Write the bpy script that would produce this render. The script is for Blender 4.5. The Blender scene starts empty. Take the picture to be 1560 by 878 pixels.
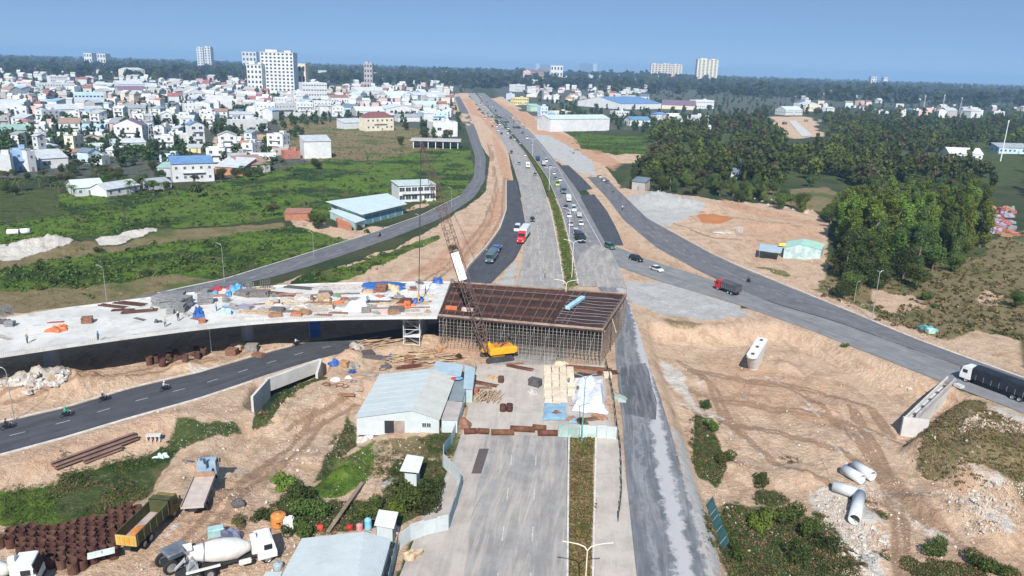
HAZE = 1.35e-4; EXPO = 0.42
import bpy, math, random
import numpy as np
from mathutils import Vector, Matrix
R = math.radians
random.seed(7)
rng = np.random.default_rng(11)
scene = bpy.context.scene
col = scene.collection
F, CX, CY, CAMH = 1150.0, 780.0, 439.0, 55.0
PITCH = math.atan((CY - 101.0) / F)
ROLL = 0.030
_f0 = Vector((0, math.cos(PITCH), -math.sin(PITCH)))
_u0 = Vector((0, math.sin(PITCH), math.cos(PITCH)))
_r0 = Vector((1, 0, 0))
RT = _r0 * math.cos(ROLL) + _u0 * math.sin(ROLL)
UP = _u0 * math.cos(ROLL) - _r0 * math.sin(ROLL)
CAMP = Vector((0, 0, CAMH))
def P(px, py, z=0.0):
    """pixel of the photograph -> point on the level plane z"""
    d = RT * ((px - CX) / F) - UP * ((py - CY) / F) + _f0
    t = (z - CAMH) / d.z
    if d.z > -1e-3 or t > 14000:
        h = math.hypot(d.x, d.y); t = 12000 / h
    p = CAMP + d * t
    return Vector((p.x, p.y, z))
def proj(p):
    v = Vector(p) - CAMP
    z = v.dot(_f0)
    return (CX + F * v.dot(RT) / z, CY - F * v.dot(UP) / z)
_perm = np.random.default_rng(3).random((256, 256))
def vnoise(x, y):
    xi = np.floor(x).astype(int); yi = np.floor(y).astype(int)
    fx = x - xi; fy = y - yi
    fx = fx * fx * (3 - 2 * fx); fy = fy * fy * (3 - 2 * fy)
    a = _perm[xi & 255, yi & 255]; b = _perm[(xi + 1) & 255, yi & 255]
    c = _perm[xi & 255, (yi + 1) & 255]; d = _perm[(xi + 1) & 255, (yi + 1) & 255]
    return (a * (1 - fx) + b * fx) * (1 - fy) + (c * (1 - fx) + d * fx) * fy
def fbm(x, y, o=4):
    s = 0; a = 0.5; t = 0
    for i in range(o):
        s = s + a * vnoise(x * 2 ** i + 17.3 * i, y * 2 ** i + 9.1 * i); t += a; a *= 0.55
    return s / t
def sdist(x, y, poly):
    """signed distance (positive inside) to a closed world polygon"""
    x = np.asarray(x, float); y = np.asarray(y, float)
    p = np.asarray(poly, float)
    inside = np.zeros(x.shape, bool); dm = np.full(x.shape, 1e18)
    n = len(p)
    for i in range(n):
        x0, y0 = p[i]; x1, y1 = p[(i + 1) % n]
        dx, dy = x1 - x0, y1 - y0
        L = dx * dx + dy * dy + 1e-12
        t = np.clip(((x - x0) * dx + (y - y0) * dy) / L, 0, 1)
        dm = np.minimum(dm, (x - x0 - t * dx) ** 2 + (y - y0 - t * dy) ** 2)
        if y0 != y1:
            c = ((y0 > y) != (y1 > y)) & (x < (x1 - x0) * (y - y0) / (y1 - y0) + x0)
            inside ^= c
    d = np.sqrt(dm)
    return np.where(inside, d, -d)
def wpoly(pts, z=0.0):
    return [tuple(P(a, b, z)[:2]) for a, b in pts]
def sstep(t):
    t = np.clip(t, 0, 1); return t * t * (3 - 2 * t)
ROADS_PX = []      # filled in 20_ground, (poly)
LEVELS = []
def level(pts, h, feather, z=None):
    LEVELS.append((wpoly(pts, h if z is None else z), h, feather))
def hgt(x, y, rough=True):
    x = np.atleast_1d(np.asarray(x, float)); y = np.atleast_1d(np.asarray(y, float))
    z = np.zeros(x.shape)
    for poly, h, fe in LEVELS:
        xs = [q[0] for q in poly]; ys = [q[1] for q in poly]
        m = (x > min(xs) - fe) & (x < max(xs) + fe) & (y > min(ys) - fe) & (y < max(ys) + fe)
        if not m.any(): continue
        d = sdist(x[m], y[m], poly)
        w = sstep((d + fe) / fe)
        z[m] = z[m] * (1 - w) + h * w
    return z
def G(px, py):
    """pixel -> point on the terrain"""
    z = 0.0
    for _ in range(6):
        p = P(px, py, z)
        z = float(hgt(p.x, p.y)[0]) * 0.7 + z * 0.3
    p = P(px, py, z); p.z = float(hgt(p.x, p.y)[0])
    return p
def onG(x, y, dz=0.0):
    return Vector((x, y, float(hgt(x, y)[0]) + dz))
_mats = {}
def _nodes(name):
    m = bpy.data.materials.new(name); m.use_nodes = True
    nt = m.node_tree; b = nt.nodes['Principled BSDF']
    return m, nt, b
def nd(nt, t, **kw):
    n = nt.nodes.new(t)
    for k, v in kw.items():
        if k.startswith('i_'): n.inputs[k[2:].replace('_', ' ')].default_value = v
        else: setattr(n, k, v)
    return n
def mixc(nt, fac, a, b, mode='MIX'):
    m = nt.nodes.new('ShaderNodeMix'); m.data_type = 'RGBA'; m.blend_type = mode
    for s, v in ((0, fac), (6, a), (7, b)):
        if hasattr(v, 'links'): nt.links.new(v, m.inputs[s])
        elif s == 0: m.inputs[0].default_value = v
        else: m.inputs[s].default_value = (v[0], v[1], v[2], 1)
    return m.outputs[2]
def math_(nt, op, a, b=None, c=None, clamp=False):
    m = nt.nodes.new('ShaderNodeMath'); m.operation = op; m.use_clamp = clamp
    for i, v in enumerate((a, b, c)):
        if v is None: continue
        if hasattr(v, 'links'): nt.links.new(v, m.inputs[i])
        else: m.inputs[i].default_value = v
    return m.outputs[0]
def noise(nt, scale, detail=4, vec=None, rough=0.6, dist=0.0):
    n = nt.nodes.new('ShaderNodeTexNoise'); n.inputs['Scale'].default_value = scale
    n.inputs['Detail'].default_value = detail; n.inputs['Roughness'].default_value = rough
    n.inputs['Distortion'].default_value = dist
    if vec is not None: nt.links.new(vec, n.inputs['Vector'])
    return n.outputs['Fac']
def smooth(nt, v, a, b):
    m = nt.nodes.new('ShaderNodeMapRange'); m.interpolation_type = 'SMOOTHSTEP'
    nt.links.new(v, m.inputs[0]); m.inputs[1].default_value = a; m.inputs[2].default_value = b
    return m.outputs[0]
def bump(nt, h, strength, dist, b):
    n = nt.nodes.new('ShaderNodeBump'); n.inputs['Strength'].default_value = strength
    n.inputs['Distance'].default_value = dist
    nt.links.new(h, n.inputs['Height']); nt.links.new(n.outputs[0], b.inputs['Normal'])
def M(name, c, rough=0.75, metal=0.0, var=0.25, sc=0.6, dirt=None, dirtamt=0.35, rnd=0.0, bmp=0.0, spec=0.3, corr=0, coat=0.0):
    """surface colour c with blotchy variation, optional stains, optional corrugation along local x"""
    if name in _mats: return _mats[name]
    m, nt, b = _nodes(name)
    geo = nd(nt, 'ShaderNodeNewGeometry'); pos = geo.outputs['Position']
    n1 = noise(nt, sc, 6, pos, 0.65)
    lo = tuple(max(0, v * (1 - var)) for v in c); hi = tuple(min(1, v * (1 + var)) for v in c)
    cc = mixc(nt, smooth(nt, n1, 0.3, 0.7), lo, hi)
    if rnd > 0:
        oi = nd(nt, 'ShaderNodeObjectInfo')
        hs = nd(nt, 'ShaderNodeHueSaturation')
        v = math_(nt, 'MULTIPLY_ADD', oi.outputs['Random'], rnd * 2, 1 - rnd)
        nt.links.new(v, hs.inputs['Value']); nt.links.new(cc, hs.inputs['Color'])
        h = math_(nt, 'MULTIPLY_ADD', oi.outputs['Random'], 0.03, 0.485); nt.links.new(h, hs.inputs['Hue'])
        cc = hs.outputs['Color']
    if dirt:
        n2 = noise(nt, sc * 2.7, 7, pos, 0.7, 0.5)
        f = math_(nt, 'MULTIPLY', smooth(nt, n2, 0.5, 0.72), dirtamt)
        cc = mixc(nt, f, cc, dirt)
    nt.links.new(cc, b.inputs['Base Color'])
    b.inputs['Roughness'].default_value = rough; b.inputs['Metallic'].default_value = metal
    b.inputs['Specular IOR Level'].default_value = spec
    b.inputs['Coat Weight'].default_value = coat
    if corr:
        tc = nd(nt, 'ShaderNodeTexCoord')
        w = nd(nt, 'ShaderNodeTexWave', bands_direction='X'); w.inputs['Scale'].default_value = corr
        nt.links.new(tc.outputs['Object'], w.inputs['Vector'])
        bump(nt, w.outputs['Fac'], 0.8, 0.05, b)
    elif bmp: bump(nt, n1, 0.7, bmp, b)
    _mats[name] = m
    return m
class MB:
    def __init__(s): s.v = []; s.f = []; s.mi = []; s.cur = 0
    def add(s, vs, fs, T=None):
        n = len(s.v)
        if T is not None: vs = [T @ Vector(q) for q in vs]
        s.v += [tuple(q) for q in vs]; s.f += [tuple(i + n for i in f) for f in fs]; s.mi += [s.cur] * len(fs)
        return s
    def box(s, c, d, rz=0, T=None, bev=0, taper=None, rx=0, ry=0):
        hx, hy, hz = d[0] / 2, d[1] / 2, d[2] / 2
        tx, ty = taper or (1, 1)
        if bev:
            b = min(bev, hx * .9, hy * .9, hz * .9); vs = []; 
            for z, k in ((-hz, 1), (-hz + b, 0), (hz - b, 0), (hz, 1)):
                a = b if k else 0; qx = tx if z > 0 else 1; qy = ty if z > 0 else 1
                X, Y = hx * qx, hy * qy
                vs += [(-X + a, -Y + b, z), (-X + b, -Y + a, z), (X - b, -Y + a, z), (X - a, -Y + b, z),
                       (X - a, Y - b, z), (X - b, Y - a, z), (-X + b, Y - a, z), (-X + a, Y - b, z)] if 1 else []
            fs = [tuple(range(7, -1, -1)), tuple(range(24, 32))]
            for l in range(3):
                for i in range(8):
                    j = (i + 1) % 8; fs.append((l * 8 + i, l * 8 + j, l * 8 + 8 + j, l * 8 + 8 + i))
        else:
            vs = [(-hx, -hy, -hz), (hx, -hy, -hz), (hx, hy, -hz), (-hx, hy, -hz),
                  (-hx * tx, -hy * ty, hz), (hx * tx, -hy * ty, hz), (hx * tx, hy * ty, hz), (-hx * tx, hy * ty, hz)]
            fs = [(3, 2, 1, 0), (4, 5, 6, 7), (0, 1, 5, 4), (1, 2, 6, 5), (2, 3, 7, 6), (3, 0, 4, 7)]
        Mx = Matrix.Translation(Vector(c)) @ Matrix.Rotation(rz, 4, 'Z') @ Matrix.Rotation(ry, 4, 'Y') @ Matrix.Rotation(rx, 4, 'X')
        return s.add(vs, fs, (T @ Mx) if T is not None else Mx)
    def prism(s, poly, z0, z1, T=None):
        n = len(poly)
        vs = [(a, b, z0) for a, b in poly] + [(a, b, z1) for a, b in poly]
        fs = [tuple(range(n - 1, -1, -1)), tuple(range(n, 2 * n))] + [(i, (i + 1) % n, n + (i + 1) % n, n + i) for i in range(n)]
        return s.add(vs, fs, T)
    def side(s, prof, y0, y1, T=None):
        """profile in x,z extruded along y"""
        n = len(prof)
        vs = [(a, y0, b) for a, b in prof] + [(a, y1, b) for a, b in prof]
        fs = [tuple(range(n)), tuple(range(2 * n - 1, n - 1, -1))] + [(i, n + i, n + (i + 1) % n, (i + 1) % n) for i in range(n)]
        return s.add(vs, fs, T)
    def tube(s, a, b, r, r2=None, n=6, cap=True, T=None):
        a = Vector(a); b = Vector(b); r2 = r if r2 is None else r2
        d = (b - a)
        if d.length < 1e-6: return s
        d.normalize(); u = d.orthogonal().normalized(); w = d.cross(u)
        vs = []
        for q, rr in ((a, r), (b, r2)):
            for i in range(n):
                t = 2 * math.pi * i / n; vs.append(q + (u * math.cos(t) + w * math.sin(t)) * rr)
        fs = [(i, (i + 1) % n, n + (i + 1) % n, n + i) for i in range(n)]
        if cap: fs += [tuple(range(n - 1, -1, -1)), tuple(range(n, 2 * n))]
        return s.add(vs, fs, T)
    def lathe(s, prof, n=16, T=None, axis='Z'):
        vs = []
        for r, z in prof:
            for i in range(n):
                t = 2 * math.pi * i / n; c, q = math.cos(t) * r, math.sin(t) * r
                vs.append((c, q, z) if axis == 'Z' else ((z, c, q) if axis == 'X' else (c, z, q)))
        fs = []
        for l in range(len(prof) - 1):
            for i in range(n):
                j = (i + 1) % n; fs.append((l * n + i, l * n + j, l * n + n + j, l * n + n + i))
        return s.add(vs, fs, T)
    def blob(s, c, r, seed=0, n=10, amp=0.25, flat=True):
        rr = random.Random(seed); ph = [(rr.uniform(1, 3.2), rr.uniform(0, 6), rr.uniform(0, 6)) for _ in range(4)]
        vs = []; fs = []; m = n // 2 + 1
        for j in range(m + 1):
            v = math.pi / 2 * j / m if flat else math.pi * j / m
            for i in range(n):
                u = 2 * math.pi * i / n
                d = Vector((math.sin(v) * math.cos(u), math.sin(v) * math.sin(u), math.cos(v)))
                k = 1 + amp * sum(math.sin(a * 2 * d.x + b) * math.cos(a * 2 * d.y + e) for a, b, e in ph) * 0.6
                vs.append((c[0] + d.x * r[0] * k, c[1] + d.y * r[1] * k, c[2] + d.z * r[2] * k))
        for j in range(m):
            for i in range(n):
                q = (i + 1) % n; fs.append((j * n + i, (j + 1) * n + i, (j + 1) * n + q, j * n + q))
        return s.add(vs, fs)
    def mesh(s, name, mats):
        me = bpy.data.meshes.new(name); me.from_pydata(s.v, [], s.f)
        for m in (mats if isinstance(mats, (list, tuple)) else [mats]): me.materials.append(m)
        if any(s.mi): me.polygons.foreach_set('material_index', s.mi)
        me.update(); return me
    def build(s, name, mats, parent=None, smooth=False, loc=None):
        me = s.mesh(name, mats)
        if smooth: me.polygons.foreach_set('use_smooth', [True] * len(me.polygons))
        o = bpy.data.objects.new(name, me); col.objects.link(o)
        if parent is not None: o.parent = parent
        if loc is not None: o.location = loc
        return o
def np_mesh(name, verts, quads, mats, mi=None, attrs=None, smooth=False, parent=None):
    me = bpy.data.meshes.new(name)
    nv, nq = len(verts), len(quads); k = quads.shape[1]
    me.vertices.add(nv); me.vertices.foreach_set('co', np.asarray(verts, np.float32).ravel())
    me.loops.add(nq * k); me.loops.foreach_set('vertex_index', np.asarray(quads, np.int32).ravel())
    me.polygons.add(nq); me.polygons.foreach_set('loop_start', np.arange(0, nq * k, k, dtype=np.int32))
    try: me.polygons.foreach_set('loop_total', np.full(nq, k, np.int32))
    except Exception: pass
    for m in (mats if isinstance(mats, (list, tuple)) else [mats]): me.materials.append(m)
    if mi is not None: me.polygons.foreach_set('material_index', np.asarray(mi, np.int32))
    if smooth: me.polygons.foreach_set('use_smooth', np.ones(nq, bool))
    for an, data in (attrs or {}).items():
        a = me.attributes.new(an, 'FLOAT_COLOR', 'POINT'); a.data.foreach_set('color', np.asarray(data, np.float32).ravel())
    me.update(); me.validate()
    o = bpy.data.objects.new(name, me); col.objects.link(o)
    if parent is not None: o.parent = parent
    return o
def tag(o, label=None, cat=None, group=None, kind=None):
    if label: o['label'] = label
    if cat: o['category'] = cat
    if group: o['group'] = group
    if kind: o['kind'] = kind
    return o
def thing(name, label, cat, loc=(0, 0, 0), rz=0.0, group=None, scale=1.0):
    o = bpy.data.objects.new(name, None); col.objects.link(o)
    o.empty_display_size = 0.3
    o.location = loc; o.rotation_euler = (0, 0, rz); o.scale = (scale,) * 3
    return tag(o, label, cat, group)
def kids(o): return [c for c in _kidmap.get(o.name, [])] if False else list(o.children)
def dup(o, loc=None, rz=None, label=None, group=None, scale=None, parent=None):
    c = o.copy(); col.objects.link(c)
    if parent is not None: c.parent = parent
    for ch in list(o.children): dup(ch, parent=c)
    if loc is not None: c.location = loc
    if rz is not None: c.rotation_euler = (0, 0, rz)
    if scale is not None: c.scale = (scale,) * 3 if not isinstance(scale, tuple) else scale
    if label: c['label'] = label
    if group: c['group'] = group
    return c
def heading(a, b):
    """rz so that local +X points from a to b"""
    d = Vector(b) - Vector(a); return math.atan2(d.y, d.x)
def lerp(a, b, t): return a + (b - a) * t
RD = {}
RD['left_carriageway'] = ([(600,900),(640,800),(690,710),(702,662),(725,590),(750,545),(772,480),(788,430),(797,390),(800,330),(790,280),(775,232),(745,182),(712,142)],
                          [(862,900),(863,800),(864,710),(865,662),(864,590),(862,545),(860,480),(858,430),(850,380),(838,320),(822,272),(798,232),(768,194),(724,142)])
RD['right_carriageway'] = ([(882,432),(872,380),(856,320),(835,270),(808,232),(778,198),(738,158),(726,142)],
                           [(948,432),(940,392),(915,345),(880,290),(850,250),(815,208),(782,175),(757,157),(738,142)])
RD['site_road'] = ([(1000,1000),(970,878),(955,740),(948,640),(942,590),(938,545),(936,500),(930,460),(900,425)],
                   [(1130,1000),(1088,878),(1045,740),(1020,650),(1004,600),(990,560),(972,500),(958,460),(945,425)])
RD['service_road'] = ([(100,474),(230,449),(290,437),(340,427),(450,393),(560,358),(640,330),(700,300),(722,270),(724,240),(713,205),(700,170),(693,148)],
                      [(105,484),(245,455),(300,446),(410,425),(500,397),(600,362),(680,330),(722,302),(739,275),(740,240),(726,200),(713,170),(700,147)])
RD['ramp_road'] = ([(705,435),(712,410),(740,380),(762,350),(772,320),(772,275)],
                   [(745,435),(785,395),(800,365),(800,340),(795,310),(786,275)])
RD['lower_road'] = ([(-400,750),(-120,676),(0,645),(100,622),(200,592),(300,569),(400,540),(470,521),(545,510),(620,500),(680,490)],
                    [(-400,820),(-120,730),(0,692),(100,665),(200,635),(300,607),(400,573),(480,548),(560,528),(640,515),(700,505)])
RD['side_road'] = ([(895,270),(925,302),(950,335),(1000,377),(1060,410),(1120,440),(1180,462),(1272,489),(1350,517),(1431,547),(1475,563),(1560,597),(1640,630),(1900,737)],
                   [(922,270),(952,300),(986,333),(1040,363),(1080,385),(1120,404),(1200,437),(1301,478),(1350,499),(1400,519),(1470,545),(1560,577),(1640,607),(1900,705)])
RD['slip_road'] = ([(900,380),(925,400),(990,424),(1060,445),(1120,463),(1227,500),(1300,529),(1346,547),(1427,579),(1560,630),(1640,664),(1900,775)],
                   [(930,372),(985,395),(1040,412),(1110,435),(1180,463),(1272,490),(1350,518),(1431,548),(1475,564),(1560,598),(1640,631),(1900,738)])
def resample(pts, n):
    w = [P(a, b) for a, b in pts]; 
    d = [0]
    for i in range(1, len(w)): d.append(d[-1] + (w[i] - w[i-1]).length)
    xs = np.array([q.x for q in w]); ys = np.array([q.y for q in w]); d = np.array(d)
    t = np.linspace(0, d[-1], n)
    x = np.interp(t, d, xs); y = np.interp(t, d, ys)
    for _ in range(3):   # light smoothing of the corners
        x[1:-1] = (x[:-2] + 2 * x[1:-1] + x[2:]) / 4; y[1:-1] = (y[:-2] + 2 * y[1:-1] + y[2:]) / 4
    return x, y, d[-1]
def road_poly(name):
    a, b = RD[name]; return wpoly(a) + wpoly(b)[::-1]
ROADPOLYS = {k: road_poly(k) for k in RD}
FLATS = []
level([(1010,505),(1100,512),(1185,505),(1235,520),(1300,552),(1398,588),(1441,590),(1372,662),(1420,700),(1500,730),(1560,770),(1600,900),(1150,1000),(1125,878),(1085,770),(1060,690),(1040,620)], -3.0, 7, 0)
level([(1432,652),(1478,616),(1560,640),(1640,680),(1700,800),(1560,740),(1470,712),(1405,672)], 0.4, 3.5, 0)     # spoil bank
level([(1480,640),(1560,665),(1600,700),(1500,690)], 2.2, 5, 0)
level([(385,640),(400,606),(412,596),(488,563),(500,570),(488,590),(450,606),(420,622),(400,650)], -3.2, 1.6, -3.2)               # culvert pool
level([(440,655),(560,600),(560,640),(470,720),(400,740),(330,720),(380,660)], -1.6, 6, 0)
level([(0,740),(120,705),(255,668),(262,690),(215,730),(140,775),(0,785)], -1.8, 6, 0)
level([(1000,1200),(700,1200),(200,1200)], 0, 5)
HEAPS = []
def heap(px, py, r, h, st=1.0, ang=0.0):
    p = P(px, py); HEAPS.append((p.x, p.y, r, h, st, ang))
for a in [(12,388,4,1.6,2.5,.3),(48,380,4.5,2.6,2.5,.2),(84,374,4,2.6,2,.2),(165,366,3.5,1.4,2.0,.3),(205,358,3.6,1.6,2.0,.3),(232,354,3,1.3,1.5,.3),
          (1235,705,2.6,1.2,1.6,-.4),(1330,770,3,1.0,1,0),(1480,760,3.5,1.8,2,.2),(1530,790,3,1.6,1.5,.2),(1410,740,3,1.2,1.5,0),(1200,540,3,1.2,1,0),
          (640,520,4,1.6,1.5,.1),(700,530,3.5,1.8,1.4,0),(600,535,3,1.2,1.5,0),(530,545,3.5,1.8,1.3,.3),(560,520,3,1.0,1,0),
          (340,555,3,1.4,1.4,.3),(280,560,2.6,1.3,1.2,.2),(140,590,4,1.8,2.5,.25),(60,585,4,2.2,2.2,.2),(30,600,4,1.6,2.2,.2),(430,530,3,1.0,2,.3),
          (285,705,3.4,1.3,1.5,.5),(340,720,2.5,1.2,1.5,.7),(395,740,4,1.4,2,.6),(250,640,4,.9,2.5,.3),(460,690,3,1.0,2,.6),(540,650,2,1,1,0),
          (1030,312,13,3.2,1.6,-.3),(1000,305,8,2.2,1.4,0),(1088,333,8,.7,1.6,-.2),(1105,355,5,1.2,1.4,0),(1190,345,9,1.2,2.5,0),(1060,290,7,1.0,2,0),
          (520,720,1.6,1.2,1.2,.5),(510,695,1.8,1.2,1.2,0),(1150,585,2.5,.5,1,0),(1260,600,4,.6,2,0.3),(1300,650,5,.5,2,-.5),(1080,560,5,.5,1,0),
          (1130,690,2.5,1.1,2,-.5),(1320,850,2,1.4,1,0),(1345,830,1.5,1.0,1,0),(760,565,2,.9,1.6,0),(800,555,2.4,1.0,1.5,0),(650,510,5,1.2,1.5,0),(480,345,6,1,1,0)]:
    heap(*a)
_h0 = hgt
FLATW = [wpoly(q) for q in [[(878,438),(958,442),(938,378),(905,370),(884,388),(874,410)],[(848,248),(890,262),(955,345),(960,380),(918,380),(880,300)],[(596,1000),(640,800),(690,700),(702,655),(745,655),(704,1000)],[(765,270),(790,270),(810,340),(800,436),(700,440)],[(902,660),(946,655),(972,900),(903,900)],[(720,560),(925,560),(940,665),(700,665)]]]
def hgt(x, y, rough=True):
    x = np.atleast_1d(np.asarray(x, float)); y = np.atleast_1d(np.asarray(y, float))
    z = _h0(x, y)
    for hx, hy, r, h, st, an in HEAPS:
        m = (abs(x - hx) < r * st * 2.2) & (abs(y - hy) < r * st * 2.2)
        if not m.any(): continue
        dx, dy = x[m] - hx, y[m] - hy; c, s_ = math.cos(an), math.sin(an)
        u = (dx * c + dy * s_) / st; v = -dx * s_ + dy * c
        q = (u * u + v * v) / (r * r) * (0.75 + 0.5 * vnoise(x[m] * .9, y[m] * .9))
        z[m] += h * np.exp(-q * 1.6) * (0.8 + 0.4 * vnoise(x[m] * 1.7, y[m] * 1.7))
    rr = np.hypot(x, y)
    rm = np.ones(x.shape)
    near = rr < 700
    if near.any():
        dm = np.full(near.sum(), -99.)
        for pl in list(ROADPOLYS.values()) + FLATW: dm = np.maximum(dm, sdist(x[near], y[near], pl))
        rm[near] = sstep((-dm - 0.3) / 5.0)          # 0 on a road, 1 five metres off it
        inr = np.where(dm > -0.35, 1.0, 0.0)
        w = 1 - rm[near]
        z[near] = z[near] * np.where(dm > -3.5, sstep((-dm) / 3.5), 1.0) - 0.06 * inr
    z = z + rm * ((fbm(x / 6.0, y / 6.0, 4) - 0.5) * 0.9 + (fbm(x * .7, y * .7, 3) - 0.5) * 0.5) * (rr < 900)
    z = z + 22 * np.exp(-(((x - 560) / 330) ** 2 + ((y - 3600) / 500) ** 2)) + 14 * np.exp(-(((x + 200) / 500) ** 2 + ((y - 3300) / 300) ** 2))
    return z
ZN = {'dirt': [], 'clay': [], 'gravel': [], 'chalk': [], 'grass': [], 'dry': [], 'dark': [], 'town': [], 'red': [], 'tan': [], 'bare': [], 'open': []}
OPEN = [[(1165,287),(1200,276),(1275,272),(1305,300),(1285,325),(1265,335),(1180,315)],[(1165,174),(1252,174),(1265,225),(1195,220)],[(1490,290),(1600,270),(1640,372),(1515,375)]]
def zone(k, pts, fe=2.0, amt=1.0): ZN[k].append((wpoly(pts), fe, amt))
zone('dirt', [(950,440),(985,470),(1190,470),(1227,495),(1300,524),(1427,573),(1480,600),(1560,628),(1700,700),(1700,1200),(900,1200),(900,660),(925,540)], 1.5)
zone('dirt', [(900,262),(925,262),(960,288),(1030,296),(1100,305),(1180,312),(1230,320),(1265,340),(1262,400),(1290,440),(1400,500),(1500,535),(1560,560),(1600,600),(1460,560),(1340,510),(1200,450),(1050,385),(980,340),(930,290)], 4)
zone('dirt', [(745,150),(768,148),(800,170),(850,195),(880,215),(905,236),(985,232),(1000,248),(920,252),(960,290),(1000,330),(1060,380),(1150,425),(1190,462),(1100,445),(1000,420),(945,380),(900,300),(850,245),(800,195)], 3)
zone('dirt', [(686,143),(712,142),(745,182),(775,232),(788,280),(776,275),(774,330),(745,378),(700,436),(680,445),(380,446),(430,432),(520,405),(600,380),(690,330),(735,290),(740,240),(715,205),(695,170)], 2)
zone('dirt', [(-200,560),(0,560),(300,520),(600,495),(700,500),(760,520),(930,530),(935,560),(945,660),(700,662),(690,700),(600,878),(560,1100),(-400,1200),(-400,640)], 2)
zone('dirt', [(450,330),(500,345),(545,350),(600,345),(660,325),(700,302),(600,352),(520,372),(470,362)], 2)
zone('dirt', [(600,330),(690,300),(700,285),(680,285),(640,310)], 2)
zone('dirt', [(330,205),(400,205),(460,222),(455,235),(400,238),(320,225)], 8)
zone('dirt', [(890,236),(990,231),(1000,245),(900,252)], 4)
zone('dirt', [(1170,178),(1240,178),(1250,208),(1200,212)], 15)
zone('dirt', [(-300,480),(0,470),(300,440),(700,430),(960,430),(940,560),(0,600),(-300,640)], 2)
zone('dry', [(-200,440),(0,440),(120,432),(280,415),(330,425),(300,440),(150,462),(0,482),(-200,510)], 3)
zone('dry', [(420,180),(560,185),(690,205),(690,225),(640,240),(500,250),(450,240),(440,200)], 8)
zone('dry', [(-100,395),(0,388),(100,375),(250,350),(370,345),(440,338),(440,346),(330,362),(200,378),(100,395),(0,415),(-100,430)], 2.5)
zone('grass', [(430,440),(480,415),(560,398),(650,362),(670,355),(672,362),(620,385),(560,415),(500,434)], 2)
zone('grass', [(-200,320),(0,305),(120,292),(200,292),(300,285),(400,262),(450,255),(510,240),(560,248),(640,230),(712,222),(718,260),(705,295),(660,318),(640,300),(570,320),(500,335),(470,325),(440,330),(360,342),(240,348),(100,370),(0,385),(-200,405)], 5)
zone('grass', [(-200,425),(0,410),(110,392),(240,372),(350,358),(450,345),(520,362),(545,368),(500,382),(430,396),(330,425),(270,418),(130,436),(0,446),(-200,470)], 3)
zone('grass', [(-200,760),(0,735),(60,728),(130,700),(200,680),(262,662),(275,668),(240,712),(215,745),(150,785),(60,790),(0,785),(-200,820)], 2.0)
zone('grass', [(505,700),(540,680),(578,668),(592,690),(575,730),(530,750),(500,760),(480,750)], 1.2)
zone('grass', [(868,200),(905,205),(990,210),(990,235),(940,236),(880,225)], 6)
zone('grass', [(865,662),(908,662),(908,690),(866,690)], 1)
zone('dark', [(-200,285),(0,290),(90,292),(90,330),(0,345),(-200,360)], 6)
zone('dark', [(150,700),(240,690),(215,745),(130,775),(60,770),(80,730)], 2.5, .7)
zone('dark', [(270,640),(360,640),(385,650),(290,672),(240,672)], 1.5, .7)
zone('dark', [(385,650),(405,600),(490,566),(500,575),(440,606),(400,645)], 1)
zone('dark', [(585,770),(590,720),(600,700),(690,700),(690,760),(600,805),(540,808),(480,815),(430,810),(400,790),(430,750),(470,730),(500,765),(560,755)], 1.5)
zone('dark', [(480,730),(500,680),(530,615),(542,640),(542,668),(520,690),(500,720)], 1.2, .8)
zone('dark', [(640,668),(700,640),(690,690),(650,690)], 1.2, .8)
zone('dry', [(540,672),(600,668),(590,700),(560,690)], 1.2, .8)
zone('dirt', [(560,680),(580,668),(590,700),(575,730),(560,760),(545,770),(560,730),(572,700)], .8, .9)
zone('dry', [(590,668),(640,665),(700,650),(695,690),(640,700),(600,690)], 1.5)
zone('dry', [(1000,484),(1050,487),(1090,492),(1060,500),(1010,497)], 3, .6)
zone('dirt', [(690,440),(690,385),(800,300),(880,300),(1130,440),(1130,470),(950,470)], 2)
zone('dark', [(1064,605),(1080,612),(1100,650),(1115,690),(1095,715),(1072,700),(1062,680)], 1.5)
zone('dark', [(1150,715),(1190,722),(1215,735),(1190,745),(1160,742),(1140,730)], 1.5, .85)
zone('dark', [(1110,735),(1150,750),(1240,765),(1285,790),(1330,870),(1300,990),(1140,1000),(1115,878),(1095,790)], 2.0, .9)
zone('dry', [(1085,740),(1150,740),(1230,745),(1270,790),(1200,790),(1130,780),(1100,878),(1130,900),(1110,900)], 2, .8)
zone('dark', [(1395,835),(1450,832),(1520,850),(1600,880),(1600,1000),(1420,1000)], 1.5)
zone('dry', [(1405,655),(1460,605),(1500,612),(1600,650),(1700,720),(1700,830),(1560,750),(1470,722),(1400,690)], 1.5)
zone('dirt', [(1500,615),(1560,635),(1600,670),(1540,660),(1500,640)], 2, .55)
zone('dry', [(1150,405),(1260,425),(1265,400),(1290,390),(1500,370),(1560,350),(1700,350),(1700,620),(1560,560),(1400,505),(1300,465),(1200,425)], 4)
zone('dirt', [(1330,440),(1400,450),(1420,470),(1370,480),(1330,465)], 5, .5)
zone('dirt', [(1480,500),(1560,520),(1560,560),(1500,540),(1440,520)], 6, .55)
zone('dirt', [(1500,440),(1530,450),(1520,470),(1480,460)], 5, .5)
zone('dark', [(1180,470),(1160,430),(1250,440),(1290,470)], 3, .3)
zone('dry', [(1170,290),(1260,285),(1290,300),(1260,325),(1180,310)], 6)
zone('dry', [(865,662),(908,662),(904,900),(863,900)], .4)
zone('dark', [(950,288),(1000,280),(1100,290),(1180,300),(1260,318),(1300,400),(1500,390),(1530,330),(1700,300),(1700,190),(1000,200),(985,235)], 6)
zone('clay', [(1058,330),(1080,326),(1112,329),(1122,336),(1100,341),(1070,341)], 3)
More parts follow.
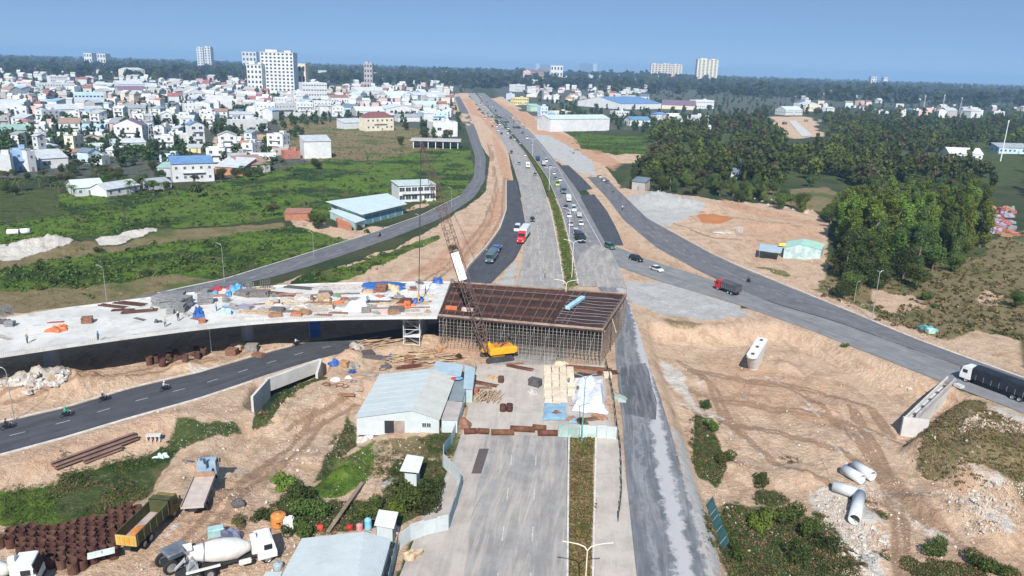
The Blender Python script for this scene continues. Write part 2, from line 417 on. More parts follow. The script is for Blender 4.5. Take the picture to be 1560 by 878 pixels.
zone('gravel', [(960,300),(1030,300),(1075,318),(1060,328),(1020,345),(985,338)], 4)
zone('gravel', [(950,432),(1000,428),(1060,445),(1120,463),(1150,480),(1100,488),(1010,480),(965,462)], 2)
zone('gravel', [(812,205),(840,205),(900,245),(905,268),(880,262),(840,235)], 3)
zone('gravel', [(700,660),(725,560),(930,560),(940,660)], 3, .8)
zone('gravel', [(908,662),(945,650),(975,900),(904,900)], 1.5, .55)
zone('gravel', [(1085,878),(1045,740),(1020,650),(1045,650),(1075,740),(1100,800),(1110,878),(1150,1000),(1090,1000)], 1.5, .8)
zone('gravel', [(745,435),(785,400),(797,395),(790,436)], 2, .7)
zone('chalk', [(-40,385),(0,378),(40,364),(95,362),(115,374),(60,390),(0,400)], 2.0)
zone('bare', [(-40,385),(0,378),(40,364),(95,362),(115,374),(60,390),(0,400)], 2.0)
zone('bare', [(140,370),(180,360),(240,350),(242,357),(190,370),(150,376)], 1.5)
zone('chalk', [(140,368),(180,358),(240,350),(240,356),(190,368),(150,374)], 1.5)
zone('chalk', [(1240,725),(1330,712),(1345,770),(1330,800),(1280,815),(1250,760)], 2)
zone('chalk', [(1440,740),(1500,735),(1560,770),(1560,800),(1490,775)], 2.5, .7)
zone('chalk', [(1310,800),(1350,800),(1360,870),(1320,878)], 1.5, .7)
zone('chalk', [(0,575),(90,570),(100,595),(0,612)], 2, .7)
zone('chalk', [(280,560),(400,545),(400,560),(300,580)], 2, .6)
zone('chalk', [(240,660),(330,650),(420,660),(480,670),(470,720),(430,760),(380,770),(290,720),(250,720)], 4, .3)
zone('chalk', [(1000,520),(1040,540),(1080,600),(1100,640),(1060,600),(1010,560)], 2, .6)
zone('red', [(700,150),(716,150),(735,175),(765,205),(755,215),(735,190)], 3)
zone('red', [(700,410),(640,420),(600,432),(640,405),(690,372),(735,330),(745,290),(760,290),(765,330),(745,365)], 2.5, .8)
zone('red', [(742,150),(790,165),(850,200),(960,250),(940,262),(860,230),(800,190)], 4, .7)
zone('red', [(740,200),(775,240),(788,280),(765,285),(748,240)], 2, .7)
zone('red', [(930,340),(1000,390),(1100,430),(1080,436),(1000,412),(945,375)], 2, .5)
zone('red', [(1120,330),(1265,352),(1255,400),(1140,380)], 4, .5)
zone('red', [(775,165),(800,170),(850,198),(880,215),(850,212),(810,190)], 5, .8)
zone('red', [(1050,500),(1190,540),(1300,560),(1380,640),(1330,660),(1200,620),(1080,600)], 6, .5)
zone('red', [(0,690),(200,640),(300,615),(290,640),(150,690),(0,740)], 3, .45)
zone('red', [(230,760),(330,740),(400,780),(350,860),(240,878),(180,850)], 3, .45)
zone('red', [(660,515),(730,515),(730,545),(670,545)], 2, .6)
zone('red', [(330,208),(400,208),(450,222),(440,232),(340,224)], 6, .8)
zone('red', [(1100,300),(1265,345),(1262,352),(1100,318)], 3, .6)
zone('tan', [(1290,640),(1330,650),(1400,720),(1480,800),(1560,840),(1560,855),(1460,815),(1380,740)], 1.2, .55)
zone('tan', [(1345,690),(1365,690),(1390,800),(1400,900),(1360,900),(1355,800)], 1.2, .5)
zone('tan', [(1040,560),(1200,600),(1350,640),(1340,648),(1190,612),(1040,572)], 1.2, .45)
zone('tan', [(300,800),(340,750),(400,700),(410,706),(350,760),(315,810)], 1, .4)
zone('town', [(-900,70),(0,84),(300,92),(700,112),(720,140),(690,215),(600,222),(480,250),(330,280),(230,272),(0,270),(-900,250)], 12, 1)
zone('town', [(740,112),(1000,115),(1600,135),(1600,160),(1200,165),(1000,200),(830,195),(760,150)], 25, 1)
_unused = [[(878,438),(958,442),(938,378),(905,370),(884,388),(874,410)],[(848,248),(890,262),(955,345),(960,380),(918,380),(880,300)],[(596,1000),(640,800),(690,700),(702,655),(745,655),(704,1000)],[(765,270),(790,270),(810,340),(800,436),(700,440)],[(902,660),(946,655),(972,900),(903,900)],[(720,560),(925,560),(940,665),(700,665)]]
def track(k, pts, w, amt=1.0, fe=.5):
    c = [P(*q) for q in pts]; L = []; Rr = []
    for i in range(len(c)):
        t = (c[min(i+1, len(c)-1)] - c[max(i-1, 0)]).normalized(); n = Vector((-t.y, t.x, 0)) * w / 2; L.append(tuple((c[i]+n)[:2])); Rr.append(tuple((c[i]-n)[:2]))
    ZN[k].append((L + Rr[::-1], fe, amt))
TRK = [[(1020,560),(1100,588),(1180,600),(1250,610),(1330,632),(1400,660)],[(1050,600),(1130,625),(1210,640),(1290,665),(1350,710),(1400,760),(1470,800),(1560,842)],[(1180,560),(1240,590),(1300,640),(1345,690),(1375,760),(1385,878)],[(1300,600),(1330,650),(1370,720),(1430,780),(1520,830)],[(1040,530),(1090,570),(1110,620),(1200,690),(1290,720),(1350,740)],[(1060,545),(1150,560),(1250,575),(1330,600),(1360,640)],
  [(310,810),(350,755),(400,705),(450,670),(490,620)],[(240,870),(320,800),(370,740),(430,690)],[(440,650),(500,620),(540,600)],[(0,615),(120,588),(260,560),(330,550)],[(700,440),(740,380),(768,330),(770,270)],[(640,440),(700,395),(740,340),(755,290),(745,220)],[(1000,330),(1080,360),(1180,370),(1260,380)],[(1040,320),(1130,335),(1230,350)]]
for tr in TRK:
    for o_ in (-1.3, 1.3): track('tan', [(a + o_ * 6 * (b - 90) / 600, b + o_ * 3 * (b - 90) / 600) for a, b in tr], 1.0, 1.0, .45)
    track('chalk', [(a - 26 * (b - 90) / 600, b - 12 * (b - 90) / 600) for a, b in tr], 1.8, .5, 1.2)
for q in OPEN: zone('open', q, 5)
for q in [[(1022,605),(1032,605),(1034,622),(1024,622)],[(1036,680),(1050,680),(1052,705),(1040,705)],[(1048,745),(1062,740),(1070,765),(1055,768)],[(905,700),(915,700),(915,740),(906,740)],[(906,780),(918,780),(920,820),(907,820)]]: zone('tan', q, .8, .7)
for q in [[(1495,610),(1560,628),(1600,660),(1560,668),(1510,650)],[(1440,700),(1500,712),(1560,745),(1500,740)],[(1470,640),(1490,645),(1500,660),(1470,660)]]: zone('bare', q, 2.2, .8); zone('chalk', q, 2.2, .55)
for q in [[(1330,440),(1400,450),(1420,470),(1370,480),(1330,465)],[(1480,500),(1560,520),(1560,560),(1500,540),(1440,520)],[(1500,440),(1530,450),(1520,470),(1480,460)],[(1200,415),(1255,425),(1250,440),(1200,432)],[(560,680),(580,668),(590,700),(575,730),(560,760),(545,770),(560,730),(572,700)]]: zone('bare', q, 3, .8); zone('dirt', q, 4)
def zmask(k, x, y):
    w = np.zeros(x.shape); x00, y00 = x, y
    rr_ = np.hypot(x, y); am = np.clip(rr_ / 60, 1.2, 14) * (.3 if k == 'tan' else 1)
    x = x + (fbm(x / (am * 1.6) + 5, y / (am * 1.6), 3) - .5) * am * 1.5; y = y + (fbm(x / (am * 1.6) + 55, y / (am * 1.6) + 31, 3) - .5) * am * 1.5
    for poly, fe, amt in ZN[k]:
        xs = [q[0] for q in poly]; ys = [q[1] for q in poly]
        m = (x > min(xs) - fe) & (x < max(xs) + fe) & (y > min(ys) - fe) & (y < max(ys) + fe)
        if not m.any(): continue
        d = sdist(x[m], y[m], poly)
        w[m] = np.maximum(w[m], amt * sstep((d + fe) / (2 * fe)))
    if k in ('dry', 'grass', 'dark'): w = w * (1 - zmask('bare', x00, y00))
    if k == 'dark': w = w * (1 - zmask('open', x00, y00))
    return w
def ground_material():
    m, nt, b = _nodes('earth_ground')
    geo = nd(nt, 'ShaderNodeNewGeometry'); pos = geo.outputs['Position']
    def attr(n):
        a = nd(nt, 'ShaderNodeAttribute', attribute_name=n); s = nd(nt, 'ShaderNodeSeparateColor')
        nt.links.new(a.outputs['Color'], s.inputs[0]); return list(s.outputs)[:3] + [a.outputs['Alpha']]
    A, B, C = attr('zone_a'), attr('zone_b'), attr('zone_c')
    nbig = noise(nt, 0.035, 6, pos, .62); nmid = noise(nt, 0.22, 7, pos, .65, .3); nfine = noise(nt, 1.3, 6, pos, .7); npeb = noise(nt, 4.5, 4, pos, .7)
    nsum = math_(nt, 'ADD', math_(nt, 'MULTIPLY', nmid, .6), math_(nt, 'MULTIPLY', nfine, .4))
    mp = nd(nt, 'ShaderNodeMapping'); mp.inputs['Scale'].default_value = (.4, .1, .3); mp.inputs['Rotation'].default_value = (0, 0, R(55))
    nt.links.new(pos, mp.inputs['Vector']); nstr = noise(nt, 1.0, 6, mp.outputs[0], .68, 1.2)
    def msk(w, k=.9, lo=.4, hi=.6, src=None):
        s = math_(nt, 'ADD', w, math_(nt, 'MULTIPLY', math_(nt, 'SUBTRACT', src or nsum, .5), k))
        return smooth(nt, s, lo, hi)
    c = mixc(nt, smooth(nt, nbig, .4, .6), (.030, .050, .024), (.085, .080, .042))
    c = mixc(nt, smooth(nt, nfine, .35, .7), c, (.05, .075, .03))
    def pal(lo, mid, hi, streak=None):
        q = mixc(nt, smooth(nt, nmid, .32, .55), lo, mid); q = mixc(nt, smooth(nt, nfine, .5, .72), q, hi)
        q = mixc(nt, math_(nt, 'MULTIPLY', smooth(nt, npeb, .52, .68), .35), q, tuple(v * .6 for v in lo))
        if streak: q = mixc(nt, math_(nt, 'MULTIPLY', smooth(nt, nstr, .5, .66), .6), q, streak)
        return q
    town = mixc(nt, smooth(nt, nmid, .42, .6), (.12, .115, .10), (.05, .07, .04))
    town = mixc(nt, smooth(nt, nfine, .55, .7), town, (.3, .29, .27))
    c = mixc(nt, msk(C[0]), c, town)
    dirt = pal((.43, .285, .185), (.58, .415, .29), (.69, .55, .425), (.39, .24, .15))
    c = mixc(nt, msk(A[0]), c, dirt)
    red = pal((.44, .22, .12), (.52, .29, .18), (.60, .40, .28), (.34, .16, .085))
    c = mixc(nt, math_(nt, 'MULTIPLY', msk(C[1], 1.1, .3, .7), .75), c, red)
    trk = (.31, .195, .125)
    c = mixc(nt, math_(nt, 'MULTIPLY', msk(C[2], .6, .25, .75), .8), c, trk)
    c = mixc(nt, msk(A[1], .8), c, (.50, .20, .08))
    gra = pal((.38, .37, .35), (.47, .46, .44), (.58, .57, .545))
    c = mixc(nt, msk(A[2], .9, .35, .65), c, gra)
    chalk = pal((.45, .40, .34), (.60, .56, .50), (.70, .67, .62))
    c = mixc(nt, msk(A[3], 1.2, .4, .6), c, chalk)
    dry = pal((.14, .115, .052), (.22, .175, .09), (.34, .27, .165))
    dry = mixc(nt, smooth(nt, nbig, .5, .62), dry, (.105, .13, .042))
    c = mixc(nt, msk(B[1], 1.0), c, dry)
    gr = pal((.05, .105, .016), (.105, .18, .025), (.21, .24, .06))
    gr = mixc(nt, smooth(nt, nbig, .47, .56), gr, (.028, .056, .016))
    gr = mixc(nt, math_(nt, 'MULTIPLY', smooth(nt, noise(nt, .055, 7, pos, .75, .5), .52, .62), .65), gr, (.11, .14, .035))
    gr = mixc(nt, math_(nt, 'MULTIPLY', smooth(nt, noise(nt, .09, 5, pos, .6), .54, .64), .7), gr, (.14, .125, .055))
    c = mixc(nt, msk(B[0], .9), c, gr)
    drk = pal((.03, .05, .016), (.07, .095, .03), (.19, .16, .09))
    c = mixc(nt, msk(B[2], .9), c, drk)
    nt.links.new(c, b.inputs['Base Color']); b.inputs['Roughness'].default_value = .95; b.inputs['Specular IOR Level'].default_value = .1
    hsum = math_(nt, 'ADD', math_(nt, 'MULTIPLY', nfine, .5), math_(nt, 'MULTIPLY', npeb, .16))
    hsum = math_(nt, 'ADD', hsum, math_(nt, 'MULTIPLY', nstr, .35))
    bump(nt, hsum, .95, 1.3, b)
    return m
def build_ground():
    az = np.concatenate([np.linspace(-180, -46, 40)[:-1], np.linspace(-46, 46, 620), np.linspace(46, 180, 40)[1:]])
    rr = [2.0, 14, 26]
    while rr[-1] < 15000: rr.append(rr[-1] * (1.0048 if rr[-1] < 190 else 1.0072 if rr[-1] < 420 else 1.03) + .02)
    rr = np.array(rr); a = np.radians(az)
    X = rr[:, None] * np.sin(a)[None]; Y = rr[:, None] * np.cos(a)[None]
    nr, na = X.shape; x = X.ravel(); y = Y.ravel()
    z = hgt(x, y)
    z[:na] = 0
    def pack(ks):
        o = np.zeros((len(x), 4))
        for i, k in enumerate(ks):
            if k: o[:, i] = zmask(k, x, y)
        return o
    A = pack(['dirt', 'clay', 'gravel', 'chalk']); B = pack(['grass', 'dry', 'dark', None]); B[:, 3] = 1; C = pack(['town', 'red', 'tan', None]); C[:, 3] = 1
    i = np.arange(nr - 1)[:, None] * na + np.arange(na - 1)[None]
    q = np.stack([i, i + na, i + na + 1, i + 1], -1).reshape(-1, 4)
    q = q[:, ::-1]
    ctr = np.array([[0, 0, 0]])
    o = np_mesh('ground', np.stack([x, y, z], 1), q, ground_material(), attrs={'zone_a': A, 'zone_b': B, 'zone_c': C}, smooth=True)
    o['kind'] = 'structure'
    return o
ground = build_ground()
print('ground verts', len(ground.data.vertices))
def road_material(name, base, dust, streak, dustamt=.5, patch=None, bands=()):
    m, nt, b = _nodes(name)
    uv = nd(nt, 'ShaderNodeUVMap', uv_map='UVMap'); geo = nd(nt, 'ShaderNodeNewGeometry'); pos = geo.outputs['Position']
    mp = nd(nt, 'ShaderNodeMapping'); mp.inputs['Scale'].default_value = (.9, .08, 1); nt.links.new(uv.outputs[0], mp.inputs['Vector'])
    ns = noise(nt, 1.1, 8, mp.outputs[0], .72, .9)
    mp2 = nd(nt, 'ShaderNodeMapping'); mp2.inputs['Scale'].default_value = (.35, .04, 1); nt.links.new(uv.outputs[0], mp2.inputs['Vector'])
    ns2 = noise(nt, 1.0, 5, mp2.outputs[0], .6, .5)
    nm = noise(nt, .25, 7, pos, .7); nf = noise(nt, 3.5, 5, pos, .7)
    c = mixc(nt, smooth(nt, nm, .35, .65), tuple(v * .85 for v in base), tuple(v * 1.15 for v in base))
    c = mixc(nt, math_(nt, 'MULTIPLY', smooth(nt, ns, .42, .68), dustamt), c, dust)
    c = mixc(nt, math_(nt, 'MULTIPLY', smooth(nt, ns2, .5, .66), dustamt * .8), c, streak)
    c = mixc(nt, math_(nt, 'MULTIPLY', smooth(nt, nf, .52, .66), .22), c, tuple(v * .6 for v in base))
    sx_ = nd(nt, 'ShaderNodeSeparateXYZ'); nt.links.new(uv.outputs[0], sx_.inputs[0]); ux = math_(nt, 'ADD', sx_.outputs[0], math_(nt, 'MULTIPLY', math_(nt, 'SUBTRACT', noise(nt, .45, 6, pos, .75), .5), 4.5))
    for x0, x1, bc, am in bands:
        f = math_(nt, 'MULTIPLY', math_(nt, 'MULTIPLY', smooth(nt, ux, x0 - .4, x0 + .4), smooth(nt, ux, x1 + .4, x1 - .4)), am); c = mixc(nt, f, c, bc)
    if patch:
        c = mixc(nt, smooth(nt, noise(nt, .12, 6, pos, .7, .4), .56, .62), c, patch)
    nt.links.new(c, b.inputs['Base Color']); b.inputs['Roughness'].default_value = .88; b.inputs['Specular IOR Level'].default_value = .2
    bump(nt, nf, .25, .03, b)
    return m
def strip(name, L, Rt, z, mat, n=None, kind='structure', nu=6):
    n = n or 160
    lx, ly, ll = resample(L, n); rx, ry, rl = resample(Rt, n)
    ln = np.concatenate([[0], np.cumsum(np.hypot(np.diff(lx + rx) / 2, np.diff(ly + ry) / 2))])
    vs = []; uvs = []
    for i in range(n):
        w = math.hypot(rx[i] - lx[i], ry[i] - ly[i])
        for k in range(nu + 1):
            t = k / nu
            vs.append((lx[i] + (rx[i] - lx[i]) * t, ly[i] + (ry[i] - ly[i]) * t, z)); uvs.append((w * t, ln[i]))
    q = []
    for i in range(n - 1):
        for k in range(nu):
            a = i * (nu + 1) + k; q.append((a, a + 1, a + nu + 2, a + nu + 1))
    q = np.array(q); vs = np.array(vs)
    e1 = vs[q[0][1]] - vs[q[0][0]]; e2 = vs[q[0][3]] - vs[q[0][0]]
    if np.cross(e1, e2)[2] < 0: q = q[:, ::-1]
    o = np_mesh(name, vs, q, mat)
    uv = o.data.uv_layers.new(name='UVMap'); li = np.empty(len(o.data.loops), np.int32); o.data.loops.foreach_get('vertex_index', li)
    uv.data.foreach_set('uv', np.array(uvs, np.float32)[li].ravel())
    if kind: o['kind'] = kind
    return o
AS_OLD = road_material('worn_grey_asphalt', (.275, .262, .248), (.44, .385, .335), (.20, .195, .192), .8)
AS_MID = road_material('grey_asphalt', (.185, .187, .195), (.30, .285, .27), (.13, .133, .14), .6)
AS_NEW = road_material('fresh_dark_asphalt', (.060, .064, .075), (.13, .13, .135), (.085, .088, .098), .35)
AS_SRV = road_material('dark_grey_asphalt', (.12, .123, .135), (.26, .245, .235), (.095, .098, .105), .5)
AS_BRK = road_material('broken_dusty_asphalt', (.125, .135, .15), (.40, .38, .375), (.22, .22, .225), .45, bands=((4.6, 6.6, (.44,.425,.43), .85), (8.2, 14, (.42,.39,.37), .8), (2.0, 2.6, (.30,.30,.31), .5)))
CONC = road_material('dusty_concrete_paving', (.37, .33, .30), (.48, .42, .37), (.31, .28, .26), .6)
strip('highway', *RD['left_carriageway'], .02, AS_OLD, 260, nu=10)
strip('highway', *RD['right_carriageway'], .02, AS_MID, 260, nu=8)
strip('road', *RD['site_road'], .024, AS_BRK, 200, nu=8)
strip('road', *RD['service_road'], .02, AS_SRV, 220)
strip('ramp', *RD['ramp_road'], .028, AS_NEW, 100)
strip('road', *RD['lower_road'], .02, AS_NEW, 160)
strip('road', *RD['side_road'], .024, AS_SRV, 200)
strip('road', *RD['slip_road'], .032, AS_MID, 200)
strip('apron', [(880,436),(876,410),(884,388),(905,372)], [(955,440),(945,410),(935,392),(928,378)], .036, AS_OLD, 30)
strip('pavement', [(600,900),(640,800),(692,705),(702,662)], [(704,900),(716,800),(733,705),(741,662)], .028, CONC, 60)
BEIGE = road_material('dusty_beige_lane', (.42,.375,.33), (.50,.44,.385), (.34,.30,.265), .7)
strip('pavement', [(704,664),(716,610),(728,556)], [(936,664),(925,610),(920,556)], .034, BEIGE, 40)
strip('pavement', [(908.5,664),(907.5,740),(905.5,900)], [(943,664),(955,740),(972,900)], .03, BEIGE, 60)
strip('asphalt_patch', [(852,252),(868,272),(880,292)], [(866,252),(888,272),(903,288)], .04, AS_NEW, 30)
strip('asphalt_patch', [(884,300),(900,330),(912,352),(924,374)], [(905,296),(925,322),(940,350),(950,374)], .04, AS_NEW, 40)
strip('asphalt_patch', [(946,561),(945,575),(947,590),(948,612),(953,631)], [(983,553),(989,566),(993,590),(1001,612),(999,640)], .032, road_material('faded_dark_asphalt',(.085,.092,.105),(.26,.25,.245),(.12,.125,.135),.75), 30)
strip('asphalt_patch', [(718,722),(724,703),(730,684)], [(733,722),(739,703),(745,684)], .036, road_material('damp_patch',(.10,.085,.08),(.14,.12,.11),(.09,.08,.075),.4), 12)
MED = None
KERB = M('weathered_kerb_concrete', (.55, .52, .48), .9, var=.2, sc=.8, dirt=(.3,.25,.2))
def kerb(pts, name='kerb', w=.25, h=.14, n=120):
    x, y, l = resample(pts, n); mb = MB()
    vs = []; fs = []
    for i in range(n):
        j0, j1 = max(0, i-1), min(n-1, i+1); t = Vector((x[j1]-x[j0], y[j1]-y[j0], 0)).normalized(); nn = Vector((-t.y, t.x, 0)) * w / 2
        c = Vector((x[i], y[i], 0))
        vs += [c - nn, c + nn, c + nn + Vector((0,0,h)), c - nn + Vector((0,0,h))]
    for i in range(n-1):
        a = i*4
        for k in range(1, 4): fs.append((a+k, a+(k+1)%4, a+4+(k+1)%4, a+4+k))
    mb.add(vs, fs); o = mb.build(name, KERB); o['kind'] = 'structure'; return o
kerb([(864,900),(865,800),(866,710),(867,662)])
kerb([(903,900),(905,800),(907,710),(908,662)])
kerb([(859,434),(851,380),(839,320),(823,272),(799,232),(769,194),(736,160)])
kerb([(881,434),(871,380),(855,320),(834,270),(807,232),(777,198),(741,163)])
kerb([(704,433),(711,408),(739,378),(761,349),(771,320),(771,275)], w=.35, h=.25)
kerb([(0,643),(100,620),(200,590),(300,567),(400,538),(470,519)], w=.3, h=.12)
kerb([(0,694),(100,667),(200,637),(300,609),(385,581)], w=.45, h=.16)
kerb([(1122,403),(1201,436),(1301,477),(1350,498),(1400,518),(1470,544),(1560,576)], w=.4, h=.14)
kerb([(240,447),(290,436),(340,426),(450,392),(560,357),(640,329),(700,299)], w=.3, h=.14)
kerb([(987,332),(1041,362),(1081,384),(1121,403)], w=.3, h=.14)
PAINT = M('worn_road_paint', (.46, .46, .455), .8, var=.2, sc=2, dirt=(.24,.23,.22), dirtamt=.95)
def marks(name, segs, w=.15, z=.044):
    mb = MB()
    for a, b in segs:
        a = P(*a); b = P(*b); t = (b-a).normalized(); nn = Vector((-t.y, t.x, 0)) * w/2
        vs = [a-nn, b-nn, b+nn, a+nn]; mb.add([(q.x, q.y, z) for q in vs], [(0,1,2,3)])
    o = mb.build(name, PAINT); o['kind'] = 'structure'; return o
def dashes(pts, on, off, lim=1e9):
    x, y, l = resample(pts, 400); out = []; d = np.concatenate([[0], np.cumsum(np.hypot(np.diff(x), np.diff(y)))])
    t = 0
    while t < min(l, lim) - on:
        a = (np.interp(t, d, x), np.interp(t, d, y)); b = (np.interp(t+on, d, x), np.interp(t+on, d, y)); out.append((a, b)); t += on + off
    return out
def wmarks(name, segs, w=.15, z=.05):
    mb = MB()
    for a, b in segs:
        t = Vector((b[0]-a[0], b[1]-a[1])).normalized(); nx, ny = -t.y*w/2, t.x*w/2
        mb.add([(a[0]-nx,a[1]-ny,z),(b[0]-nx,b[1]-ny,z),(b[0]+nx,b[1]+ny,z),(a[0]+nx,a[1]+ny,z)], [(0,1,2,3)] if (t.x*ny-t.y*nx)>=0 else [(3,2,1,0)])
    o = mb.build(name, PAINT); o['kind'] = 'structure'; return o
wmarks('lane_marking', dashes([(807,900),(812,800),(816,710),(818,662)], 3, 6))
wmarks('lane_marking', dashes([(755,900),(768,800),(778,710),(783,662)], 3, 6))
wmarks('lane_marking', dashes([(824,428),(822,380),(818,330),(806,280),(786,232),(757,190),(718,142)], 4, 6), .2)
wmarks('lane_marking', dashes([(905,380),(878,330),(852,275),(822,230),(793,195),(745,155)], 4, 6), .2)
wmarks('lane_marking', dashes([(917,375),(892,330),(862,272),(830,228),(800,195),(755,157)], 200, 1), .25)
wmarks('lane_marking', dashes([(-60,682),(0,668),(100,643),(200,613),(300,588),(400,556),(470,535),(550,518)], 2, 4))
wmarks('lane_marking', dashes([(1272,489.5),(1350,517.5),(1431,547.5),(1475,563.5)], 100, 1), .2)
wmarks('lane_marking', dashes([(1120,460),(1227,497),(1300,526),(1346,544),(1427,576)], 100, 1), .15)
wmarks('lane_marking', dashes([(238,451),(295,441),(375,426),(475,395),(580,360),(660,330),(711,301),(731,272),(732,240),(720,203)], 2, 4), .14)
wmarks('lane_marking', dashes([(938,302),(968,334),(1020,370),(1070,397),(1120,421),(1190,450),(1286,483)], 2, 5), .14)
for a, b in [((838,302),(880,302)),((834,313),(895,318))]: pass
def leaf_mat(name, lo, hi, rnd=.32, trans=.36):
    m, nt, b = _nodes(name)
    geo = nd(nt, 'ShaderNodeNewGeometry'); oi = nd(nt, 'ShaderNodeObjectInfo')
    n = noise(nt, .35, 4, geo.outputs['Position'], .7)
    c = mixc(nt, smooth(nt, n, .3, .7), lo, hi)
    hs = nd(nt, 'ShaderNodeHueSaturation'); nt.links.new(c, hs.inputs['Color'])
    nt.links.new(math_(nt, 'MULTIPLY_ADD', oi.outputs['Random'], rnd * 2, 1 - rnd), hs.inputs['Value'])
    nt.links.new(math_(nt, 'MULTIPLY_ADD', oi.outputs['Random'], .05, .452), hs.inputs['Hue'])
    nt.links.new(hs.outputs[0], b.inputs['Base Color']); b.inputs['Roughness'].default_value = .6; b.inputs['Specular IOR Level'].default_value = .25
    t = nd(nt, 'ShaderNodeBsdfTranslucent'); nt.links.new(hs.outputs[0], t.inputs[0])
    mx = nd(nt, 'ShaderNodeMixShader'); mx.inputs[0].default_value = trans
    nt.links.new(b.outputs[0], mx.inputs[1]); nt.links.new(t.outputs[0], mx.inputs[2])
    nt.links.new(mx.outputs[0], nt.nodes['Material Output'].inputs[0]); _mats[name] = m
    return m
L_DARK = leaf_mat('dark_leaves', (.036, .068, .020), (.080, .132, .036))
L_MID = leaf_mat('green_leaves', (.054, .100, .022), (.115, .18, .040))
L_BRI = leaf_mat('bright_leaves', (.09, .16, .022), (.17, .26, .045))
L_OLV = leaf_mat('olive_leaves', (.085, .095, .034), (.165, .16, .065))
L_GRASS = leaf_mat('grass_blades', (.065, .13, .018), (.15, .235, .04), .1, .3)
L_DRY = leaf_mat('dry_grass_blades', (.17, .12, .045), (.33, .24, .11), .1, .2)
L_BUSH = leaf_mat('scrub_leaves', (.028, .055, .014), (.075, .115, .030), .15)
L_TOWNT = leaf_mat('distant_leaves', (.030, .058, .024), (.068, .108, .040), .2)
BARK = M('tree_bark', (.16, .12, .09), .95, var=.3, sc=2)
def leaf_quads(centers, normals, size, rg, aspect=.75):
    n = len(centers)
    r = rg.normal(size=(n, 3)); nn = normals + r * .55; nn /= np.linalg.norm(nn, axis=1)[:, None] + 1e-9
    t = np.cross(nn, rg.normal(size=(n, 3))); t /= np.linalg.norm(t, axis=1)[:, None] + 1e-9
    s = np.cross(nn, t); sz = (size * rg.uniform(.6, 1.35, n))[:, None] / 2
    a = t * sz; c = s * sz * aspect
    v = np.stack([centers - a - c * .6, centers + a * .3 - c, centers + a, centers - a * .2 + c], 1)
    return v.reshape(-1, 3)
def crown_pts(blobs, n, rg):
    vol = np.array([b[3] * b[3] for b in blobs]); k = rg.choice(len(blobs), n, p=vol / vol.sum())
    d = rg.normal(size=(n, 3)); d /= np.linalg.norm(d, axis=1)[:, None]
    B = np.array(blobs); c = B[k, :3]; r = B[k, 3:6]
    sh = rg.uniform(.55, 1.08, n)[:, None] ** .6
    lump = 1 + .16 * np.sin(d[:, :1] * 9 + k[:, None]) * np.cos(d[:, 1:2] * 8 + 2 * k[:, None])
    p = c + d * r * sh * lump
    ok = np.ones(n, bool)
    nrm = d * np.array([1, 1, 1.0])
    return p[ok], nrm[ok]
def tree_blobs(kind, H, seed):
    rr = random.Random(seed); bl = []
    if kind == 'round':
        W = H * .44
        for i in range(9):
            a = rr.uniform(0, 6.28); q = rr.uniform(.1, .75) * W; s = rr.uniform(.32, .52) * W * 1.15
            bl.append((math.cos(a) * q, math.sin(a) * q, H * rr.uniform(.28, .80), s, s, s * .85))
        bl.append((0, 0, H * .62, W * .7, W * .7, H * .28))
    elif kind == 'tall':
        W = H * .22
        for i in range(11):
            t = i / 10; a = rr.uniform(0, 6.28); q = rr.uniform(.1, .9) * W * (1 - .5 * t); s = W * rr.uniform(.36, .6) * (1.15 - .45 * t)
            bl.append((math.cos(a) * q, math.sin(a) * q, H * (.16 + .74 * t), s, s, s * 1.15))
    elif kind == 'wide':
        W = H * .55
        for i in range(12):
            a = rr.uniform(0, 6.28); q = rr.uniform(.2, .95) * W; s = rr.uniform(.24, .4) * W
            bl.append((math.cos(a) * q, math.sin(a) * q, H * rr.uniform(.55, .86), s, s, s * .62))
    elif kind == 'bush':
        W = H * .6
        for i in range(8):
            a = rr.uniform(0, 6.28); q = rr.uniform(0, .8) * W; s = rr.uniform(.22, .55) * W
            bl.append((math.cos(a) * q, math.sin(a) * q * .8, H * rr.uniform(.15, .7), s, s * .8, s * .75))
    return bl
def crown_mesh(name, kind, H, n, leaf, seed, mat):
    rg = np.random.default_rng(seed); bl = tree_blobs(kind, H, seed)
    p, nr = crown_pts(bl, n, rg); v = leaf_quads(p, nr, leaf, rg)
    q = np.arange(len(v)).reshape(-1, 4)
    o = np_mesh(name, v, q, mat); me = o.data; bpy.data.objects.remove(o)
    return me, bl
def trunk_mesh(H, bl, kind, seed):
    rr = random.Random(seed); mb = MB(); r = H * .022 + .06
    top = Vector((rr.uniform(-.3, .3), rr.uniform(-.3, .3), H * (.5 if kind != 'tall' else .8)))
    mid = top * .5 + Vector((rr.uniform(-.2, .2), rr.uniform(-.2, .2), 0))
    mb.tube((0, 0, -.5), mid, r * 1.25, r, 7, False); mb.tube(mid, top, r, r * .5, 7, False)
    for b in bl[:7]:
        s = mid.lerp(top, rr.uniform(.1, .9)); mb.tube(s, (b[0] * .8, b[1] * .8, b[2] * .97), r * .42, r * .12, 5, False)
    return mb.mesh('trunk', BARK)
PROTO = {}
def make_proto(key, kind, H, n, leaf, mats, seed):
    for mi, m in enumerate(mats):
        me, bl = crown_mesh('crown', kind, H, n, leaf, seed + mi * 31, m)
        PROTO.setdefault(key, []).append((me, trunk_mesh(H, bl, kind, seed + mi), H, bl))
make_proto('round', 'round', 10, 3200, .48, [L_DARK, L_MID, L_DARK, L_MID], 1)
make_proto('tall', 'tall', 15, 3800, .52, [L_MID, L_BRI, L_DARK, L_BRI, L_MID], 50)
make_proto('wide', 'wide', 9, 2200, .60, [L_MID, L_DARK, L_OLV], 90)
